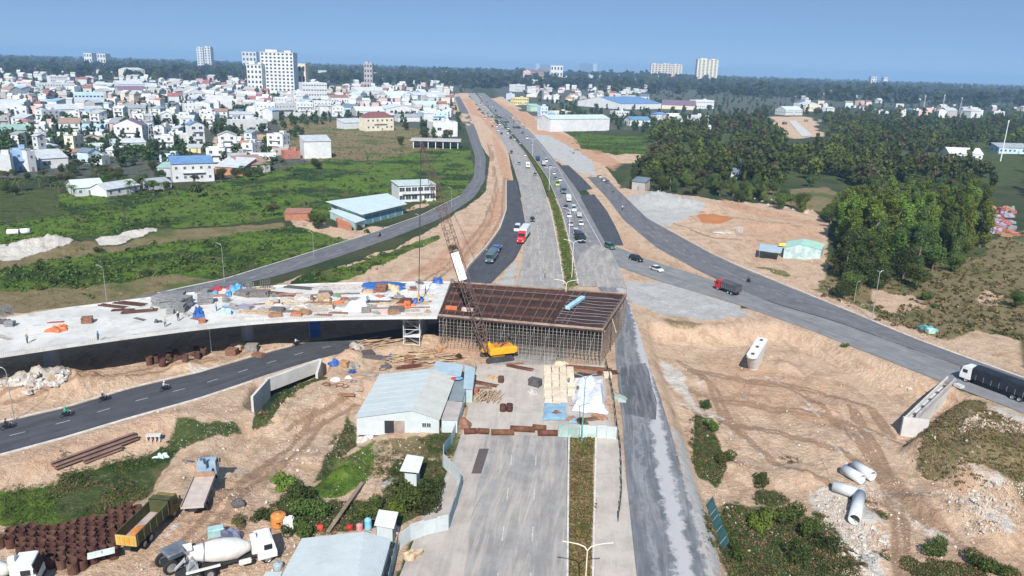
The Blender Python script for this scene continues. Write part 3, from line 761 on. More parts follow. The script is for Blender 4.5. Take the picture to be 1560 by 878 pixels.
make_proto('bush', 'bush', 3, 1700, .21, [L_BUSH, L_MID, L_OLV, L_BRI], 130)
make_proto('farround', 'round', 10, 620, 1.15, [L_TOWNT, L_DARK, L_TOWNT, L_MID], 200)
make_proto('fartall', 'tall', 13, 620, 1.15, [L_TOWNT, L_DARK, L_MID], 240)
def palm_proto():
    mb = MB(); mb.tube((0, 0, -.4), (.25, .1, 5.5), .2, .13, 7, False); tr = mb.mesh('trunk', BARK)
    v = []; q = []; rr = random.Random(5)
    for i in range(22):
        a = i * 2.4; L = rr.uniform(2.2, 3.0); up = rr.uniform(-.2, 1.0); w = .32
        pr = None
        for s in range(6):
            t = s / 5; d = L * t; z = 5.5 + up * d - .28 * d * d
            c = Vector((.25 + math.cos(a) * d, .1 + math.sin(a) * d, z)); n = Vector((-math.sin(a), math.cos(a), 0)) * w * (1 - t * .75) * (.3 + min(1, t * 3))
            v += [c - n - Vector((0, 0, .12 * (1))), c, c + n - Vector((0, 0, .12))]
            if s: b = len(v) - 6; q += [(b, b + 3, b + 4, b + 1), (b + 1, b + 4, b + 5, b + 2)]
    m = MB(); m.add(v, q); PROTO['palm'] = [(m.mesh('crown', L_MID), tr, 6.5, [])]
palm_proto()
tree_n = {}
def plant(key, p, H, label, cat='tree', group=None, var=None, name=None):
    lst = PROTO[key]; k = random.randrange(len(lst)) if var is None else var % len(lst)
    me, tm, h0, bl = lst[k]; s = H / h0
    nm = name or {'palm': 'palm_tree', 'bush': 'bush'}.get(key, 'tree')
    t = bpy.data.objects.new(nm, None); col.objects.link(t); t.empty_display_size = .3
    t.location = Vector(p) - Vector((0, 0, .28 * H if key == 'bush' else 0)); t.rotation_euler = (0, 0, random.uniform(0, 6.28)); a = random.uniform(.88, 1.14); t.scale = (s * a, s * a * random.uniform(.9, 1.1), s)
    c = bpy.data.objects.new('crown' if key != 'bush' else 'foliage', me); col.objects.link(c); c.parent = t
    c2 = bpy.data.objects.new('trunk' if key != 'bush' else 'stem', tm); col.objects.link(c2); c2.parent = t
    tag(t, label, cat, group)
    TREES_AT.append((t.location.x, t.location.y))
    return t
TREES_AT = []
BUILD_AT = []      # footprints (x, y, r) kept free of trees
def free(x, y, r, lst):
    for a in lst:
        if (a[0] - x) ** 2 + (a[1] - y) ** 2 < (r + (a[2] if len(a) > 2 else 0)) ** 2: return False
    return True
def on_road(x, y, m=1.0):
    for pl in ROADPOLYS.values():
        if sdist(np.array([x]), np.array([y]), pl)[0] > -m: return True
    return False
def px_in(poly, n, seed=0):
    """n pixel points evenly spread in a pixel polygon"""
    rg = np.random.default_rng(seed); xs = [q[0] for q in poly]; ys = [q[1] for q in poly]; out = []
    while len(out) < n:
        a = rg.uniform(min(xs), max(xs), 4 * n); b = rg.uniform(min(ys), max(ys), 4 * n)
        ok = sdist(a, b, poly) > 0
        out += list(zip(a[ok], b[ok]))
        if not ok.any(): break
    return out[:n]
def scatter_px(poly, spacing, nmax, seed, maxtry=12):
    """points on the terrain inside a pixel polygon at least spacing metres apart"""
    out = []; grid = {}
    for (a, b) in px_in(poly, nmax * maxtry, seed):
        p = P(a, b); sp = spacing
        k = (int(p.x // sp), int(p.y // sp)); bad = False
        for i in (-1, 0, 1):
            for j in (-1, 0, 1):
                for q in grid.get((k[0] + i, k[1] + j), ()):
                    if (q[0] - p.x) ** 2 + (q[1] - p.y) ** 2 < sp * sp: bad = True
        if bad: continue
        grid.setdefault(k, []).append((p.x, p.y)); out.append((p.x, p.y))
        if len(out) >= nmax: break
    return out
COVER_OFF = []
WC = {'white': (.62,.63,.63), 'cream': (.66,.60,.48), 'blue': (.27,.40,.62), 'paleblue': (.50,.62,.74), 'grey': (.42,.43,.43), 'palegrey': (.58,.59,.59),
      'pink': (.64,.46,.42), 'green': (.42,.58,.48), 'yellow': (.66,.56,.28), 'brick': (.46,.20,.12), 'concrete': (.38,.36,.34)}
RC = {'red': (.32,.15,.12), 'maroon': (.20,.075,.075), 'blue': (.13,.25,.42), 'skyblue': (.34,.48,.60), 'grey': (.34,.36,.38), 'pale': (.49,.52,.54), 'white': (.60,.62,.64),
      'green': (.30,.46,.40), 'palegreen': (.52,.60,.57), 'rust': (.34,.22,.17), 'concrete': (.45,.44,.42), 'purple': (.22,.15,.20), 'slate': (.15,.19,.23), 'tile': (.45,.20,.12)}
def WM(k): return M('wall_' + k, WC[k], .85, var=.10, sc=.25, dirt=tuple(v * .55 for v in WC[k]), dirtamt=.45, rnd=.08)
def RM(k): return M('roof_' + k, RC[k], .55, var=.14, sc=.35, dirt=tuple(v * .5 + .06 for v in RC[k]), dirtamt=.5, rnd=.10, corr=1.2)
PANE = M('window_glass', (.045, .06, .075), .12, var=.3, sc=.5, spec=.6)
FRAME = M('window_frame', (.55, .56, .56), .5)
STEELT = M('stainless_tank', (.55,.57,.58), .3, .7, var=.1)
DARKIN = M('interior_shade', (.03, .03, .032), .9)  # near-black colour that paints the shade inside openings onto solid faces
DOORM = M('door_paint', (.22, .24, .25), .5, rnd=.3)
def mk_window(w, h):
    f = MB(); t = .09
    for c, d in (((0, 0, h / 2), (w + 2 * t, .10, t)), ((0, 0, -h / 2), (w + 2 * t + .15, .16, t)), ((-w / 2 - t / 2, 0, 0), (t, .099, h)), ((w / 2 + t / 2, 0, 0), (t, .099, h)), ((0, 0, 0), (.06, .08, h))): f.box(c, d)
    p = MB().box((0, .0, 0), (w, .05, h))
    return f.mesh('window', FRAME), p.mesh('pane', PANE)
WIN = {k: mk_window(*d) for k, d in {'s': (1.0, 1.2), 'm': (1.5, 1.5), 'l': (2.2, 1.7), 'x': (3.2, 2.2)}.items()}
def window(parent, x, y, z, rz, k='m', pane=True):
    o = bpy.data.objects.new('window', WIN[k][0]); col.objects.link(o); o.parent = parent; o.location = (x, y, z); o.rotation_euler = (0, 0, rz)
    p = bpy.data.objects.new('pane', WIN[k][1]); col.objects.link(p); p.parent = o
    return o
DOORME = {}
def door(parent, x, y, rz, w=1.1, h=2.2, mat=None):
    k = (w, h, mat.name if mat else '')
    if k not in DOORME: DOORME[k] = MB().box((0, 0, h / 2), (w, .09, h)).mesh('door', mat or DOORM)
    o = bpy.data.objects.new('door', DOORME[k]); col.objects.link(o); o.parent = parent; o.location = (x, y, 0.02); o.rotation_euler = (0, 0, rz)
def house(p0, p1, hpx=None, depth=8, wall='white', roof='flat', rc='pale', label='', floors=1, cat='house', name=None, group=None, h=None, wk='m', wins=True, ridge=None, over=.4, side=True, nw=None, z0=None, over_front=None):
    """front base line runs from pixel p0 to pixel p1 (left to right); the body stands behind it"""
    a, b = G(*p0), G(*p1); W = (b - a).length; mid = (a + b) / 2
    if h is None:
        my = (p0[1] + p1[1]) / 2; mx = (p0[0] + p1[0]) / 2; yh = 101 + .030 * (mx - 780)
        h = max(2.6, hpx * 55 / ((my - yh) * .96))
    rz = heading(a, b)
    return house_at(mid, rz, W, depth, h, wall, roof, rc, label, floors, cat, name, group, wk, wins, ridge, over, side, nw)
_hm = {}
def house_at(mid, rz, W, D, h, wall, roof, rc, label, floors=1, cat='house', name=None, group=None, wk='m', wins=True, ridge=None, over=.4, side=True, nw=None, partsok=True):
    n = Vector((-math.sin(rz), math.cos(rz), 0)); c = Vector(mid) + n * D / 2
    c.z = float(hgt(c.x, c.y)[0])
    t = thing(name or 'house', label, cat, c, rz, group)
    BUILD_AT.append((c.x, c.y, max(W, D) * .55 if max(W, D) < 25 else min(W, D) * .6 + 2))
    if max(W, D) >= 25:
        for k in range(-2, 3):
            u = Vector((math.cos(rz), math.sin(rz), 0)) * (W / 5 * k) if W > D else n * (D / 5 * k); q = c + u; BUILD_AT.append((q.x, q.y, min(W, D) * .55 + 1))
    x, y = W / 2, D / 2; w = MB(); r = MB(); rh = ridge if ridge is not None else min(W, D) * .22
    o = over
    if roof == 'flat':
        w.box((0, 0, h / 2 - .5), (W, D, h + 1)); ph = .7; pt = .22
        for cc, dd in (((0, -y + pt/2, 0), (W, pt, ph)), ((0, y - pt/2, 0), (W, pt, ph)), ((-x + pt/2, 0, 0), (pt, D - 2*pt, ph)), ((x - pt/2, 0, 0), (pt, D - 2*pt, ph))): w.box((cc[0], cc[1], h + ph/2), dd)
        r.box((0, 0, h + .06), (W - 2*pt - .01, D - 2*pt - .01, .10))
        if W > 5 and D > 6 and partsok: w.box((x * .45, y * .35, h + 1.2), (min(3, W*.4), min(3.4, D*.4), 2.2))
    elif roof == 'gable':      # ridge along x
        w.side([(-y, -1), (y, -1), (y, h), (0, h + rh), (-y, h)], -x, x, T=Matrix.Rotation(R(90), 4, 'Z') @ Matrix.Scale(1, 4))
        k = rh / y; yo = y + o; zo = h - o * k
        for s in (-1, 1): r.add([(-x - o, s * yo, zo + .05), (x + o, s * yo, zo + .05), (x + o, 0, h + rh + .05), (-x - o, 0, h + rh + .05), (-x - o, s * yo, zo + .17), (x + o, s * yo, zo + .17), (x + o, 0, h + rh + .17), (-x - o, 0, h + rh + .17)],
              [(0, 1, 2, 3), (4, 5, 6, 7), (0, 1, 5, 4), (1, 2, 6, 5), (3, 0, 4, 7)])
    elif roof == 'gablef':     # ridge runs away from the viewer; gable end in front
        w.side([(-x, -1), (x, -1), (x, h), (0, h + rh), (-x, h)], -y, y)
        k = rh / x; xo = x + o; zo = h - o * k
        for s in (-1, 1): r.add([(s * xo, -y - o, zo + .05), (s * xo, y + o, zo + .05), (0, y + o, h + rh + .05), (0, -y - o, h + rh + .05), (s * xo, -y - o, zo + .17), (s * xo, y + o, zo + .17), (0, y + o, h + rh + .17), (0, -y - o, h + rh + .17)],
              [(0, 1, 2, 3), (4, 5, 6, 7), (0, 1, 5, 4), (1, 2, 6, 5), (3, 0, 4, 7)])
    elif roof == 'shed':       # low in front
        w.side([(-y, -1), (y, -1), (y, h + rh), (-y, h)], -x, x, T=Matrix.Rotation(R(90), 4, 'Z'))
        k = rh / D
        r.add([(-x - o, -y - o, h - o * k + .05), (x + o, -y - o, h - o * k + .05), (x + o, y + o, h + rh + o * k + .05), (-x - o, y + o, h + rh + o * k + .05),
               (-x - o, -y - o, h - o * k + .17), (x + o, -y - o, h - o * k + .17), (x + o, y + o, h + rh + o * k + .17), (-x - o, y + o, h + rh + o * k + .17)],
              [(3, 2, 1, 0), (4, 5, 6, 7), (0, 1, 5, 4), (1, 2, 6, 5), (2, 3, 7, 6), (3, 0, 4, 7)])
    elif roof == 'hip':
        w.box((0, 0, h / 2 - .5), (W, D, h + 1)); xo, yo = x + o, y + o; q = min(xo, yo) * .95
        rx = max(0.05, xo - q); ry = max(.05, yo - q)
        r.add([(-xo, -yo, h), (xo, -yo, h), (xo, yo, h), (-xo, yo, h), (-rx, -ry, h + rh), (rx, -ry, h + rh), (rx, ry, h + rh), (-rx, ry, h + rh)],
              [(3, 2, 1, 0), (4, 5, 6, 7), (0, 1, 5, 4), (1, 2, 6, 5), (2, 3, 7, 6), (3, 0, 4, 7)])
    elif roof == 'arch':
        w.side([(-y, -1), (y, -1), (y, h), (-y, h)], -x + .1, x - .1, T=Matrix.Rotation(R(90), 4, 'Z')); pr = []
        for i in range(13):
            a = math.pi * i / 12; pr.append((-math.cos(a) * (y + o), h + math.sin(a) * rh))
        r.side(pr, -x - o, x + o, T=Matrix.Rotation(R(90), 4, 'Z'))
    w.build('wall', WM(wall), t); r.build('roof', RM(rc), t)
    rt_ = random.Random(int(c.x * 13 + c.y * 7))
    if roof == 'flat' and wins and c.y < 900 and rt_.random() < .6:
        MB().lathe([(0,-.9),(.6,-.9),(.6,.9),(0,1.0)], 10, Matrix.Translation((x * .5, -y * .3, h + 1.1)), 'X' if rt_.random() < .5 else 'Z').build('water_tank', STEELT, t)
    if floors > 1 and wins and W > 5 and c.y < 900:
        for f in range(1, floors):
            b = MB(); bw = W * rt_.uniform(.4, .9); b.box((0, -y - .55, h / floors * f + .1), (bw, 1.1, .16)); b.box((0, -y - 1.06, h / floors * f + .6), (bw, .07, .85)); b.build('balcony', WM(wall), t)
    if wins:
        fh = h / floors; n = nw or max(1, int(W / 3.4)); m = max(1, int(D / 4.5))
        for f in range(floors):
            z = fh * f + fh * .55
            for i in range(n):
                xx = (i + .5) / n * W - W / 2
                if f == 0 and i == n // 2: door(t, xx, -y - .02, 0); continue
                window(t, xx, -y - .02, z, 0, wk)
            if side:
                sx = 1 if c.x < 0 else -1
                for i in range(m): window(t, sx * (x + .02), (i + .5) / m * D - D / 2, z, R(90), wk)
    return t
H_ = house
CAM_SIDE = 1
H_((20,262),(44,261), 30, 9, 'blue', 'flat', 'concrete', 'tall narrow blue house at the left edge of the town', 2, wk='s')
H_((-14,268),(19,266), 28, 9, 'palegrey', 'flat', 'concrete', 'plain pale grey house left of the tall blue house', 2, wins=False)
H_((45,262),(57,261), 29, 9, 'white', 'flat', 'pale', 'slim white house right of the tall blue house', 2, wk='s')
H_((62,258),(105,255), 15, 15, 'palegrey', 'shed', 'pale', 'low grey house with one wide dark window and a broad pale roof', 1, wk='x', nw=2)
H_((97,241),(130,240), 8, 7, 'white', 'gable', 'red', 'small house with a red sheet roof behind the low grey house', 1)
H_((136,250),(155,248), 17, 8, 'paleblue', 'gablef', 'slate', 'steep gabled blue grey house without windows', 2, wins=False)
H_((156,251),(168,249), 12, 6, 'white', 'flat', 'pale', 'small white box house beside the steep blue grey gable', 1, wk='s')
H_((116,300),(160,296), 13, 14, 'palegrey', 'gable', 'palegreen', 'long pale green roofed shed house at the field edge', 1, name='shed', cat='shed', wk='s')
H_((163,300),(213,293), 11, 9, 'white', 'gable', 'pale', 'low white house with pale roof at the field edge', 1, wk='s')
H_((264,278),(327,276), 28, 10, 'white', 'shed', 'blue', 'large white house with a deep blue roof', 2, wk='s')
H_((241,270),(262,270), 14, 8, 'grey', 'shed', 'green', 'open dark annex with green roof left of the blue roofed house', 1, wk='x', nw=1)
H_((228,290),(262,288), 8, 6, 'grey', 'shed', 'grey', 'low grey hut below the blue roofed house', 1, wins=False, name='hut', cat='hut')
H_((328,266),(370,268), 12, 14, 'brick', 'shed', 'pale', 'brick house under wide patched metal roofs', 1, wk='s')
H_((372,266),(412,262), 13, 14, 'grey', 'shed', 'rust', 'grey house under rust streaked metal roofs', 1, wk='s')
H_((345,250),(380,249), 9, 9, 'white', 'gable', 'grey', 'small white house behind the patched roofs', 1, wk='s')
H_((383,247),(420,247), 8, 8, 'pink', 'gable', 'pale', 'small pink house behind the rust streaked roofs', 1, wk='s')
H_((434,243),(458,242), 10, 7, 'brick', 'flat', 'tile', 'small unplastered brick house beside the grey square house', 1, wk='s', nw=2)
H_((464,242),(505,241), 26, 11, 'palegrey', 'shed', 'pale', 'square pale grey house alone above the left field', 1, wins=False)
H_((175,213),(218,213), 22, 10, 'white', 'gablef', 'purple', 'white two storey villa with purple brown gable roof', 2, nw=3, wk='m', ridge=4)
H_((172,228),(223,226), 9, 8, 'white', 'shed', 'pale', 'white porch house in front of the gabled villa', 1, nw=5)
H_((126,206),(160,206), 12, 9, 'paleblue', 'gable', 'skyblue', 'house with sky blue sheet roof left of the white villa', 1)
H_((128,222),(160,221), 10, 9, 'cream', 'gablef', 'rust', 'cream gabled house in front of the sky blue roof', 1)
H_((112,232),(165,230), 7, 6, 'palegrey', 'shed', 'palegreen', 'long low house with pale green roof below the cream gable', 1, wk='s')
H_((0,210),(53,208), 10, 15, 'white', 'gable', 'green', 'long house with grey green roof and white front gable at the left edge', 1)
H_((56,218),(72,217), 14, 8, 'white', 'flat', 'pale', 'small white two storey house right of the green roofed one', 2, wk='s')
H_((75,222),(112,219), 12, 8, 'palegrey', 'flat', 'pale', 'pale grey two storey house near the left edge trees', 2, wk='s')
H_((-30,178),(37,176), 8, 40, 'palegrey', 'arch', 'white', 'big arched white warehouse roof at the left edge', 1, wins=False, ridge=9, name='warehouse', cat='warehouse')
H_((82,180),(127,178), 12, 16, 'white', 'shed', 'pale', 'pale long shop house with teal shop front', 1, wk='l')
H_((67,165),(122,164), 7, 16, 'palegreen' if 0 else 'palegrey', 'gable', 'skyblue', 'long hall with pale blue green roof in the left town', 1, wins=False, name='warehouse', cat='warehouse')
H_((115,163),(160,163), 20, 14, 'paleblue', 'flat', 'pale', 'pale blue two storey house with flat brown edged roof', 2, wk='l')
H_((128,178),(158,177), 10, 9, 'palegrey', 'arch', 'pale', 'low round roofed hall below the pale blue house', 1, wins=False, ridge=3, name='hall', cat='hall')
H_((183,178),(223,178), 13, 12, 'grey', 'shed', 'grey', 'plain dark grey box building in the left town', 1, wins=False)
H_((181,150),(224,150), 12, 22, 'palegrey', 'gable', 'purple', 'wide hall with brownish roof below the cream block', 1, wins=False, name='hall', cat='hall')
H_((182,139),(222,139), 10, 22, 'palegrey', 'shed', 'white', 'wide hall with white stepped roof below the cream block', 1, wins=False, name='hall', cat='hall')
H_((60,139),(115,139), 11, 18, 'white', 'flat', 'white', 'long white two storey house with roof terrace', 2)
H_((78,130),(104,130), 13, 15, 'white', 'flat', 'white', 'white three storey house rising behind the long terrace house', 3)
H_((190,121),(222,121), 14, 20, 'cream', 'hip', 'cream' if 0 else 'pale', 'cream apartment block with rows of small windows', 3, nw=7, cat='apartment block', name='apartment_block', wk='l')
H_((292,223),(313,222), 32, 9, 'white', 'gablef', 'blue', 'slim white town house with blue gable roof and dark ground floor', 3, nw=2, wk='l')
H_((281,222),(291,222), 16, 7, 'white', 'flat', 'pale', 'white annex wall left of the slim town house', 1, wins=False)
H_((240,216),(278,216), 10, 10, 'green', 'gable', 'palegreen', 'low pale green workshop beside the lattice mast', 1, wk='s')
H_((284,233),(306,233), 7, 6, 'yellow', 'shed', 'cream' if 0 else 'pale', 'low yellow house below the slim town house', 1, wk='s')
H_((352,200),(408,199), 15, 10, 'palegrey', 'flat', 'pale', 'long pale grey house beside the red earth yard', 1, nw=5, wk='s')
H_((350,186),(384,186), 11, 9, 'white', 'shed', 'pale', 'white house behind the long pale grey house', 1, wins=False)
H_((315,166),(357,166), 18, 12, 'white', 'flat', 'white', 'white block with a large green panel on its front', 2, wins=False)
H_((284,150),(315,150), 8, 18, 'palegrey', 'gablef', 'white', 'broad hall with white gable roof in the left town', 1, wins=False, name='hall', cat='hall', ridge=5)
H_((282,176),(312,176), 16, 10, 'white', 'flat', 'pale', 'white cube house left of the big broad tree', 2, wk='s')
H_((390,178),(420,178), 20, 12, 'white', 'flat', 'white', 'tall white row house with bare side wall', 2, wk='s')
H_((421,178),(450,177), 19, 12, 'palegrey', 'flat', 'white', 'grey white row house right of the bare side wall', 2, wk='s')
H_((452,176),(478,176), 18, 12, 'white', 'flat', 'white', 'white row house in the dense terrace left of the villa', 3, wk='s')
H_((479,176),(505,176), 20, 12, 'palegrey', 'flat', 'grey', 'pale row house with dark roof terrace in the dense terrace', 3, wk='s')
H_((506,178),(524,178), 15, 10, 'white', 'gablef', 'white', 'white gabled row house at the end of the dense terrace', 2, wk='s')
H_((462,156),(499,156), 28, 16, 'white', 'flat', 'white', 'stepped white block above the dense terrace', 4, wk='l')
H_((448,158),(462,158), 18, 12, 'white', 'flat', 'white', 'lower white block left of the stepped one', 2)
H_((505,160),(532,160), 11, 12, 'white', 'shed', 'pink' if 0 else 'red', 'white shop with a long red board', 1)
H_((524,174),(547,174), 10, 12, 'paleblue', 'gable', 'slate', 'house with dark slate coloured roof left of the white halls', 1)
H_((420,160),(446,160), 10, 12, 'white', 'flat', 'white', 'white low house right of the big dark tree', 2, wk='s')
H_((543,178),(586,178), 8, 34, 'palegrey', 'gable', 'white', 'wide white roofed hall behind the villa', 1, wins=False, name='hall', cat='hall', ridge=4)
H_((588,176),(640,176), 9, 34, 'palegrey', 'gablef', 'white', 'white roofed hall with dark open front right of the villa', 1, wk='x', nw=3, name='hall', cat='hall', ridge=4)
H_((558,200),(600,199), 20, 12, 'cream', 'hip', 'maroon', 'white villa with dark maroon hipped roof', 2, wk='m', nw=6, ridge=4, name='villa', cat='villa')
H_((524,197),(556,196), 9, 12, 'white', 'shed', 'pale', 'low white wall house left of the maroon roofed villa', 1, wins=False)
H_((643,184),(683,184), 12, 14, 'paleblue', 'flat', 'white', 'pale blue house with two rows of small windows near the highway', 2, nw=5, wk='s')
H_((606,186),(640,186), 7, 10, 'palegrey', 'shed', 'grey', 'low grey hall between villa and pale blue house', 1, wins=False)
H_((660,208),(697,208), 20, 16, 'white', 'flat', 'pale', 'white shop with a red fascia and two dark shop openings', 1, wk='x', nw=2, name='shop', cat='shop')
H_((632,154),(687,154), 8, 40, 'palegrey', 'gable', 'pale', 'large pale roofed factory beside the highway on the left', 1, wins=False, name='factory', cat='factory', ridge=4)
H_((636,170),(685,170), 8, 22, 'white', 'shed', 'palegreen', 'pale green roofed hall below the large factory', 1, wins=False, name='hall', cat='hall')
H_((590,152),(630,152), 6, 26, 'palegrey', 'gable', 'palegreen', 'hall with faint green roof left of the large factory', 1, wins=False, name='hall', cat='hall')
H_((545,146),(590,146), 7, 24, 'white', 'shed', 'white', 'white flat hall in front of the dark trees', 1, wins=False, name='hall', cat='hall')
H_((470,118),(510,118), 6, 40, 'palegrey', 'gable', 'palegreen', 'green roofed hall right of the tall hotel', 1, wins=False, name='hall', cat='hall')
H_((514,118),(556,118), 5, 40, 'palegrey', 'gable', 'pale', 'second long hall right of the tall hotel', 1, wins=False, name='hall', cat='hall')
H_((560,122),(584,122), 8, 30, 'cream', 'gablef', 'white', 'cream hall with rounded roof behind the middle trees', 1, wins=False, name='hall', cat='hall')
H_((823,190),(834,190), 26, 8, 'paleblue', 'flat', 'white', 'narrow white and blue tower house at the end of the white warehouse', 4, wk='s')
H_((835,188),(846,188), 14, 12, 'blue', 'shed', 'skyblue', 'small blue house next to the narrow tower house', 1, wk='s')
H_((838,201),(928,199), 18, 22, 'white', 'gable', 'palegreen', 'long white warehouse with grey green roof right of the highway', 1, wins=False, name='warehouse', cat='warehouse', ridge=3)
H_((843,178),(870,178), 7, 14, 'cream', 'flat', 'cream' if 0 else 'pale', 'cream annex behind the long white warehouse', 1)
H_((946,167),(1007,166), 8, 90, 'white', 'gable', 'blue', 'huge factory with blue roof and white walls', 1, wins=False, name='factory', cat='factory', ridge=8)
H_((1008,166),(1060,168), 6, 80, 'cream', 'gable', 'purple', 'huge factory wing with purple grey roof', 1, wins=False, name='factory', cat='factory', ridge=6)
H_((960,192),(990,192), 9, 14, 'white', 'gable', 'blue', 'white house with bright blue roof below the huge factory', 1)
H_((1000,183),(1018,183), 8, 12, 'white', 'hip', 'blue', 'small pavilion with bright blue hipped roof', 1)
H_((1020,186),(1040,186), 8, 14, 'white', 'gable', 'white', 'white gabled house right of the blue pavilion', 1)
H_((938,180),(958,180), 9, 14, 'palegrey', 'flat', 'pale', 'pale grey house left of the bright blue roofs', 2)
H_((1060,166),(1087,166), 12, 16, 'white', 'flat', 'white', 'white house with terrace above the wood', 2)
H_((1060,191),(1079,190), 13, 12, 'white', 'flat', 'white', 'white two storey house half hidden in the wood', 2)
H_((808,121),(853,121), 10, 30, 'pink', 'gable', 'red', 'red roofed school far behind the highway', 2, cat='school', name='school', wk='l')
H_((785,140),(800,140), 10, 20, 'white', 'flat', 'white', 'white house by the far bend of the highway', 2)
H_((805,134),(828,134), 9, 20, 'white', 'gable', 'white', 'white gabled hall by the far bend of the highway', 1, wins=False)
H_((785,160),(805,160), 10, 14, 'yellow', 'flat', 'pale', 'yellow shop row beside the highway on the right', 2, wk='l')
H_((778,152),(784,152), 8, 14, 'paleblue', 'flat', 'grey', 'small pale blue shop beside the highway on the right', 2, wins=False)
H_((808,170),(822,170), 8, 10, 'green', 'shed', 'green', 'little green kiosk by the highway', 1, wins=False)
H_((882,109),(903,109), 10, 60, 'white', 'gablef', 'white', 'white stadium like hall on the far ridge', 1, wins=False, name='hall', cat='hall', ridge=14)
H_((822,106),(858,108), 7, 60, 'white', 'arch', 'white', 'low white arched hall on the far ridge', 1, wins=False, name='hall', cat='hall', ridge=8)
H_((1445,243),(1496,245), 9, 16, 'white', 'gable', 'white', 'white roofed villa deep in the wood on the right', 1, name='villa', cat='villa')
H_((1521,234),(1575,236), 9, 12, 'paleblue', 'shed', 'grey', 'grey roofed house at the right edge behind the tall pole', 1)
H_((1113,273),(1136,274), 9, 7, 'white', 'shed', 'slate', 'small white hut with dark roof in the wood', 1, wk='s', name='hut', cat='hut')
H_((1147,274),(1157,274), 10, 6, 'cream', 'flat', 'pale', 'tiny cream hut in the wood', 1, wins=False, name='hut', cat='hut')
H_((962,290),(982,292), 14, 6, 'concrete', 'shed', 'slate', 'dark roofed shack beside the parked cars', 1, wk='s', name='shack', cat='shack')
H_((1196,176),(1222,176), 8, 20, 'palegrey', 'gable', 'palegreen', 'pale green roofed house above the red building site', 1)
H_((1226,170),(1250,170), 9, 20, 'cream', 'gablef', 'pale', 'cream house with pale gable above the red building site', 1)
H_((1200,148),(1225,148), 8, 20, 'pink', 'hip', 'red', 'red roofed pink house in the right hand town', 2)
H_((1240,148),(1262,148), 8, 20, 'white', 'flat', 'white', 'white house right of the red roofed pink house', 2)
def generic(poly, n, seed, labelf, sizes=(8, 15), group=None, minsp=11, rest=None, lim=10**9):
    rr = random.Random(seed); got = 0
    for (x, y) in sorted(scatter_px(poly, minsp, n, seed), key=lambda q: q[1]):
        r0 = rr.uniform(*sizes)
        if on_road(x, y, 8) or not free(x, y, r0 * .62, BUILD_AT): continue
        wall = rr.choice(['white'] * 11 + ['palegrey'] * 7 + ['paleblue'] * 1 + ['cream', 'pink', 'concrete', 'concrete']); roof = rr.choice(['flat'] * 5 + ['gable', 'gable', 'shed', 'shed', 'gablef', 'hip'])
        rc = rr.choice(['white', 'white', 'pale', 'pale', 'grey', 'grey', 'concrete', 'palegreen', 'concrete', 'slate', 'slate', 'rust', 'rust', 'skyblue', 'red', 'tile'] if roof != 'flat' else ['pale', 'white', 'concrete'])
        fl = rr.choice([1, 1, 2, 2, 3]); h = 3.3 * fl
        W = r0 * rr.uniform(.6, 1.3); D = r0 * rr.uniform(.8, 1.4); rz = rr.choice([0, 0, .25, -.3, .5, -.15]) + rr.uniform(-.1, .1)
        if got >= lim: rest.append((x, y, W, D, h, rz)); continue
        near = y < 700
        house_at(Vector((x, y, 0)), rz, W, D, h, wall, roof, rc, labelf(wall, roof, rc, fl, x, y), fl, 'house', None, group, 'm', wins=near, side=near, nw=max(1, min(3, int(W / 4))))
        got += 1
    return got
RN = {'flat': 'flat roof', 'gable': 'gable roof', 'shed': 'sloping sheet roof', 'gablef': 'front gable roof', 'hip': 'hipped roof'}
CN = {'palegrey': 'pale grey', 'paleblue': 'pale blue', 'concrete': 'bare concrete', 'palegreen': 'pale green', 'skyblue': 'sky blue', 'tile': 'tiled'}
def lab(reg):
    def f(wall, roof, rc, fl, x, y):
        s = {1: 'low', 2: 'two storey', 3: 'three storey'}[fl]
        return f"{s} {CN.get(wall, wall)} house with {CN.get(rc, rc)} {RN[roof]} {reg}"
    return f
far_rest = []
n0 = generic([(0,190),(240,190),(300,230),(430,205),(430,250),(300,262),(230,250),(110,245),(0,240)], 40, 41, lab('in the nearest left rows'), (6, 10), 'houses of the nearest rows', 10)
n1 = generic([(0,150),(530,150),(690,172),(690,200),(560,170),(430,185),(240,215),(0,210)], 330, 42, lab('in the middle left rows'), (6, 12), 'houses of the middle rows', 9.5, far_rest, 135)
n2 = generic([(0,100),(360,105),(530,125),(690,132),(690,160),(520,155),(0,150)], 600, 43, lab('in the far left rows'), (8, 16), 'houses of the far rows', 12.5, far_rest, 40)
n3 = generic([(790,125),(990,128),(990,165),(940,160),(860,160),(810,150)], 130, 44, lab('right of the highway'), (9, 17), 'houses right of the highway', 13, far_rest, 30)
n4 = generic([(1180,150),(1440,160),(1560,165),(1560,182),(1300,180),(1250,175)], 40, 45, lab('beyond the wood'), (10, 18), 'houses beyond the wood', 16, far_rest, 24)
print('generic', n0, n1, n2, n3, n4, len(far_rest))
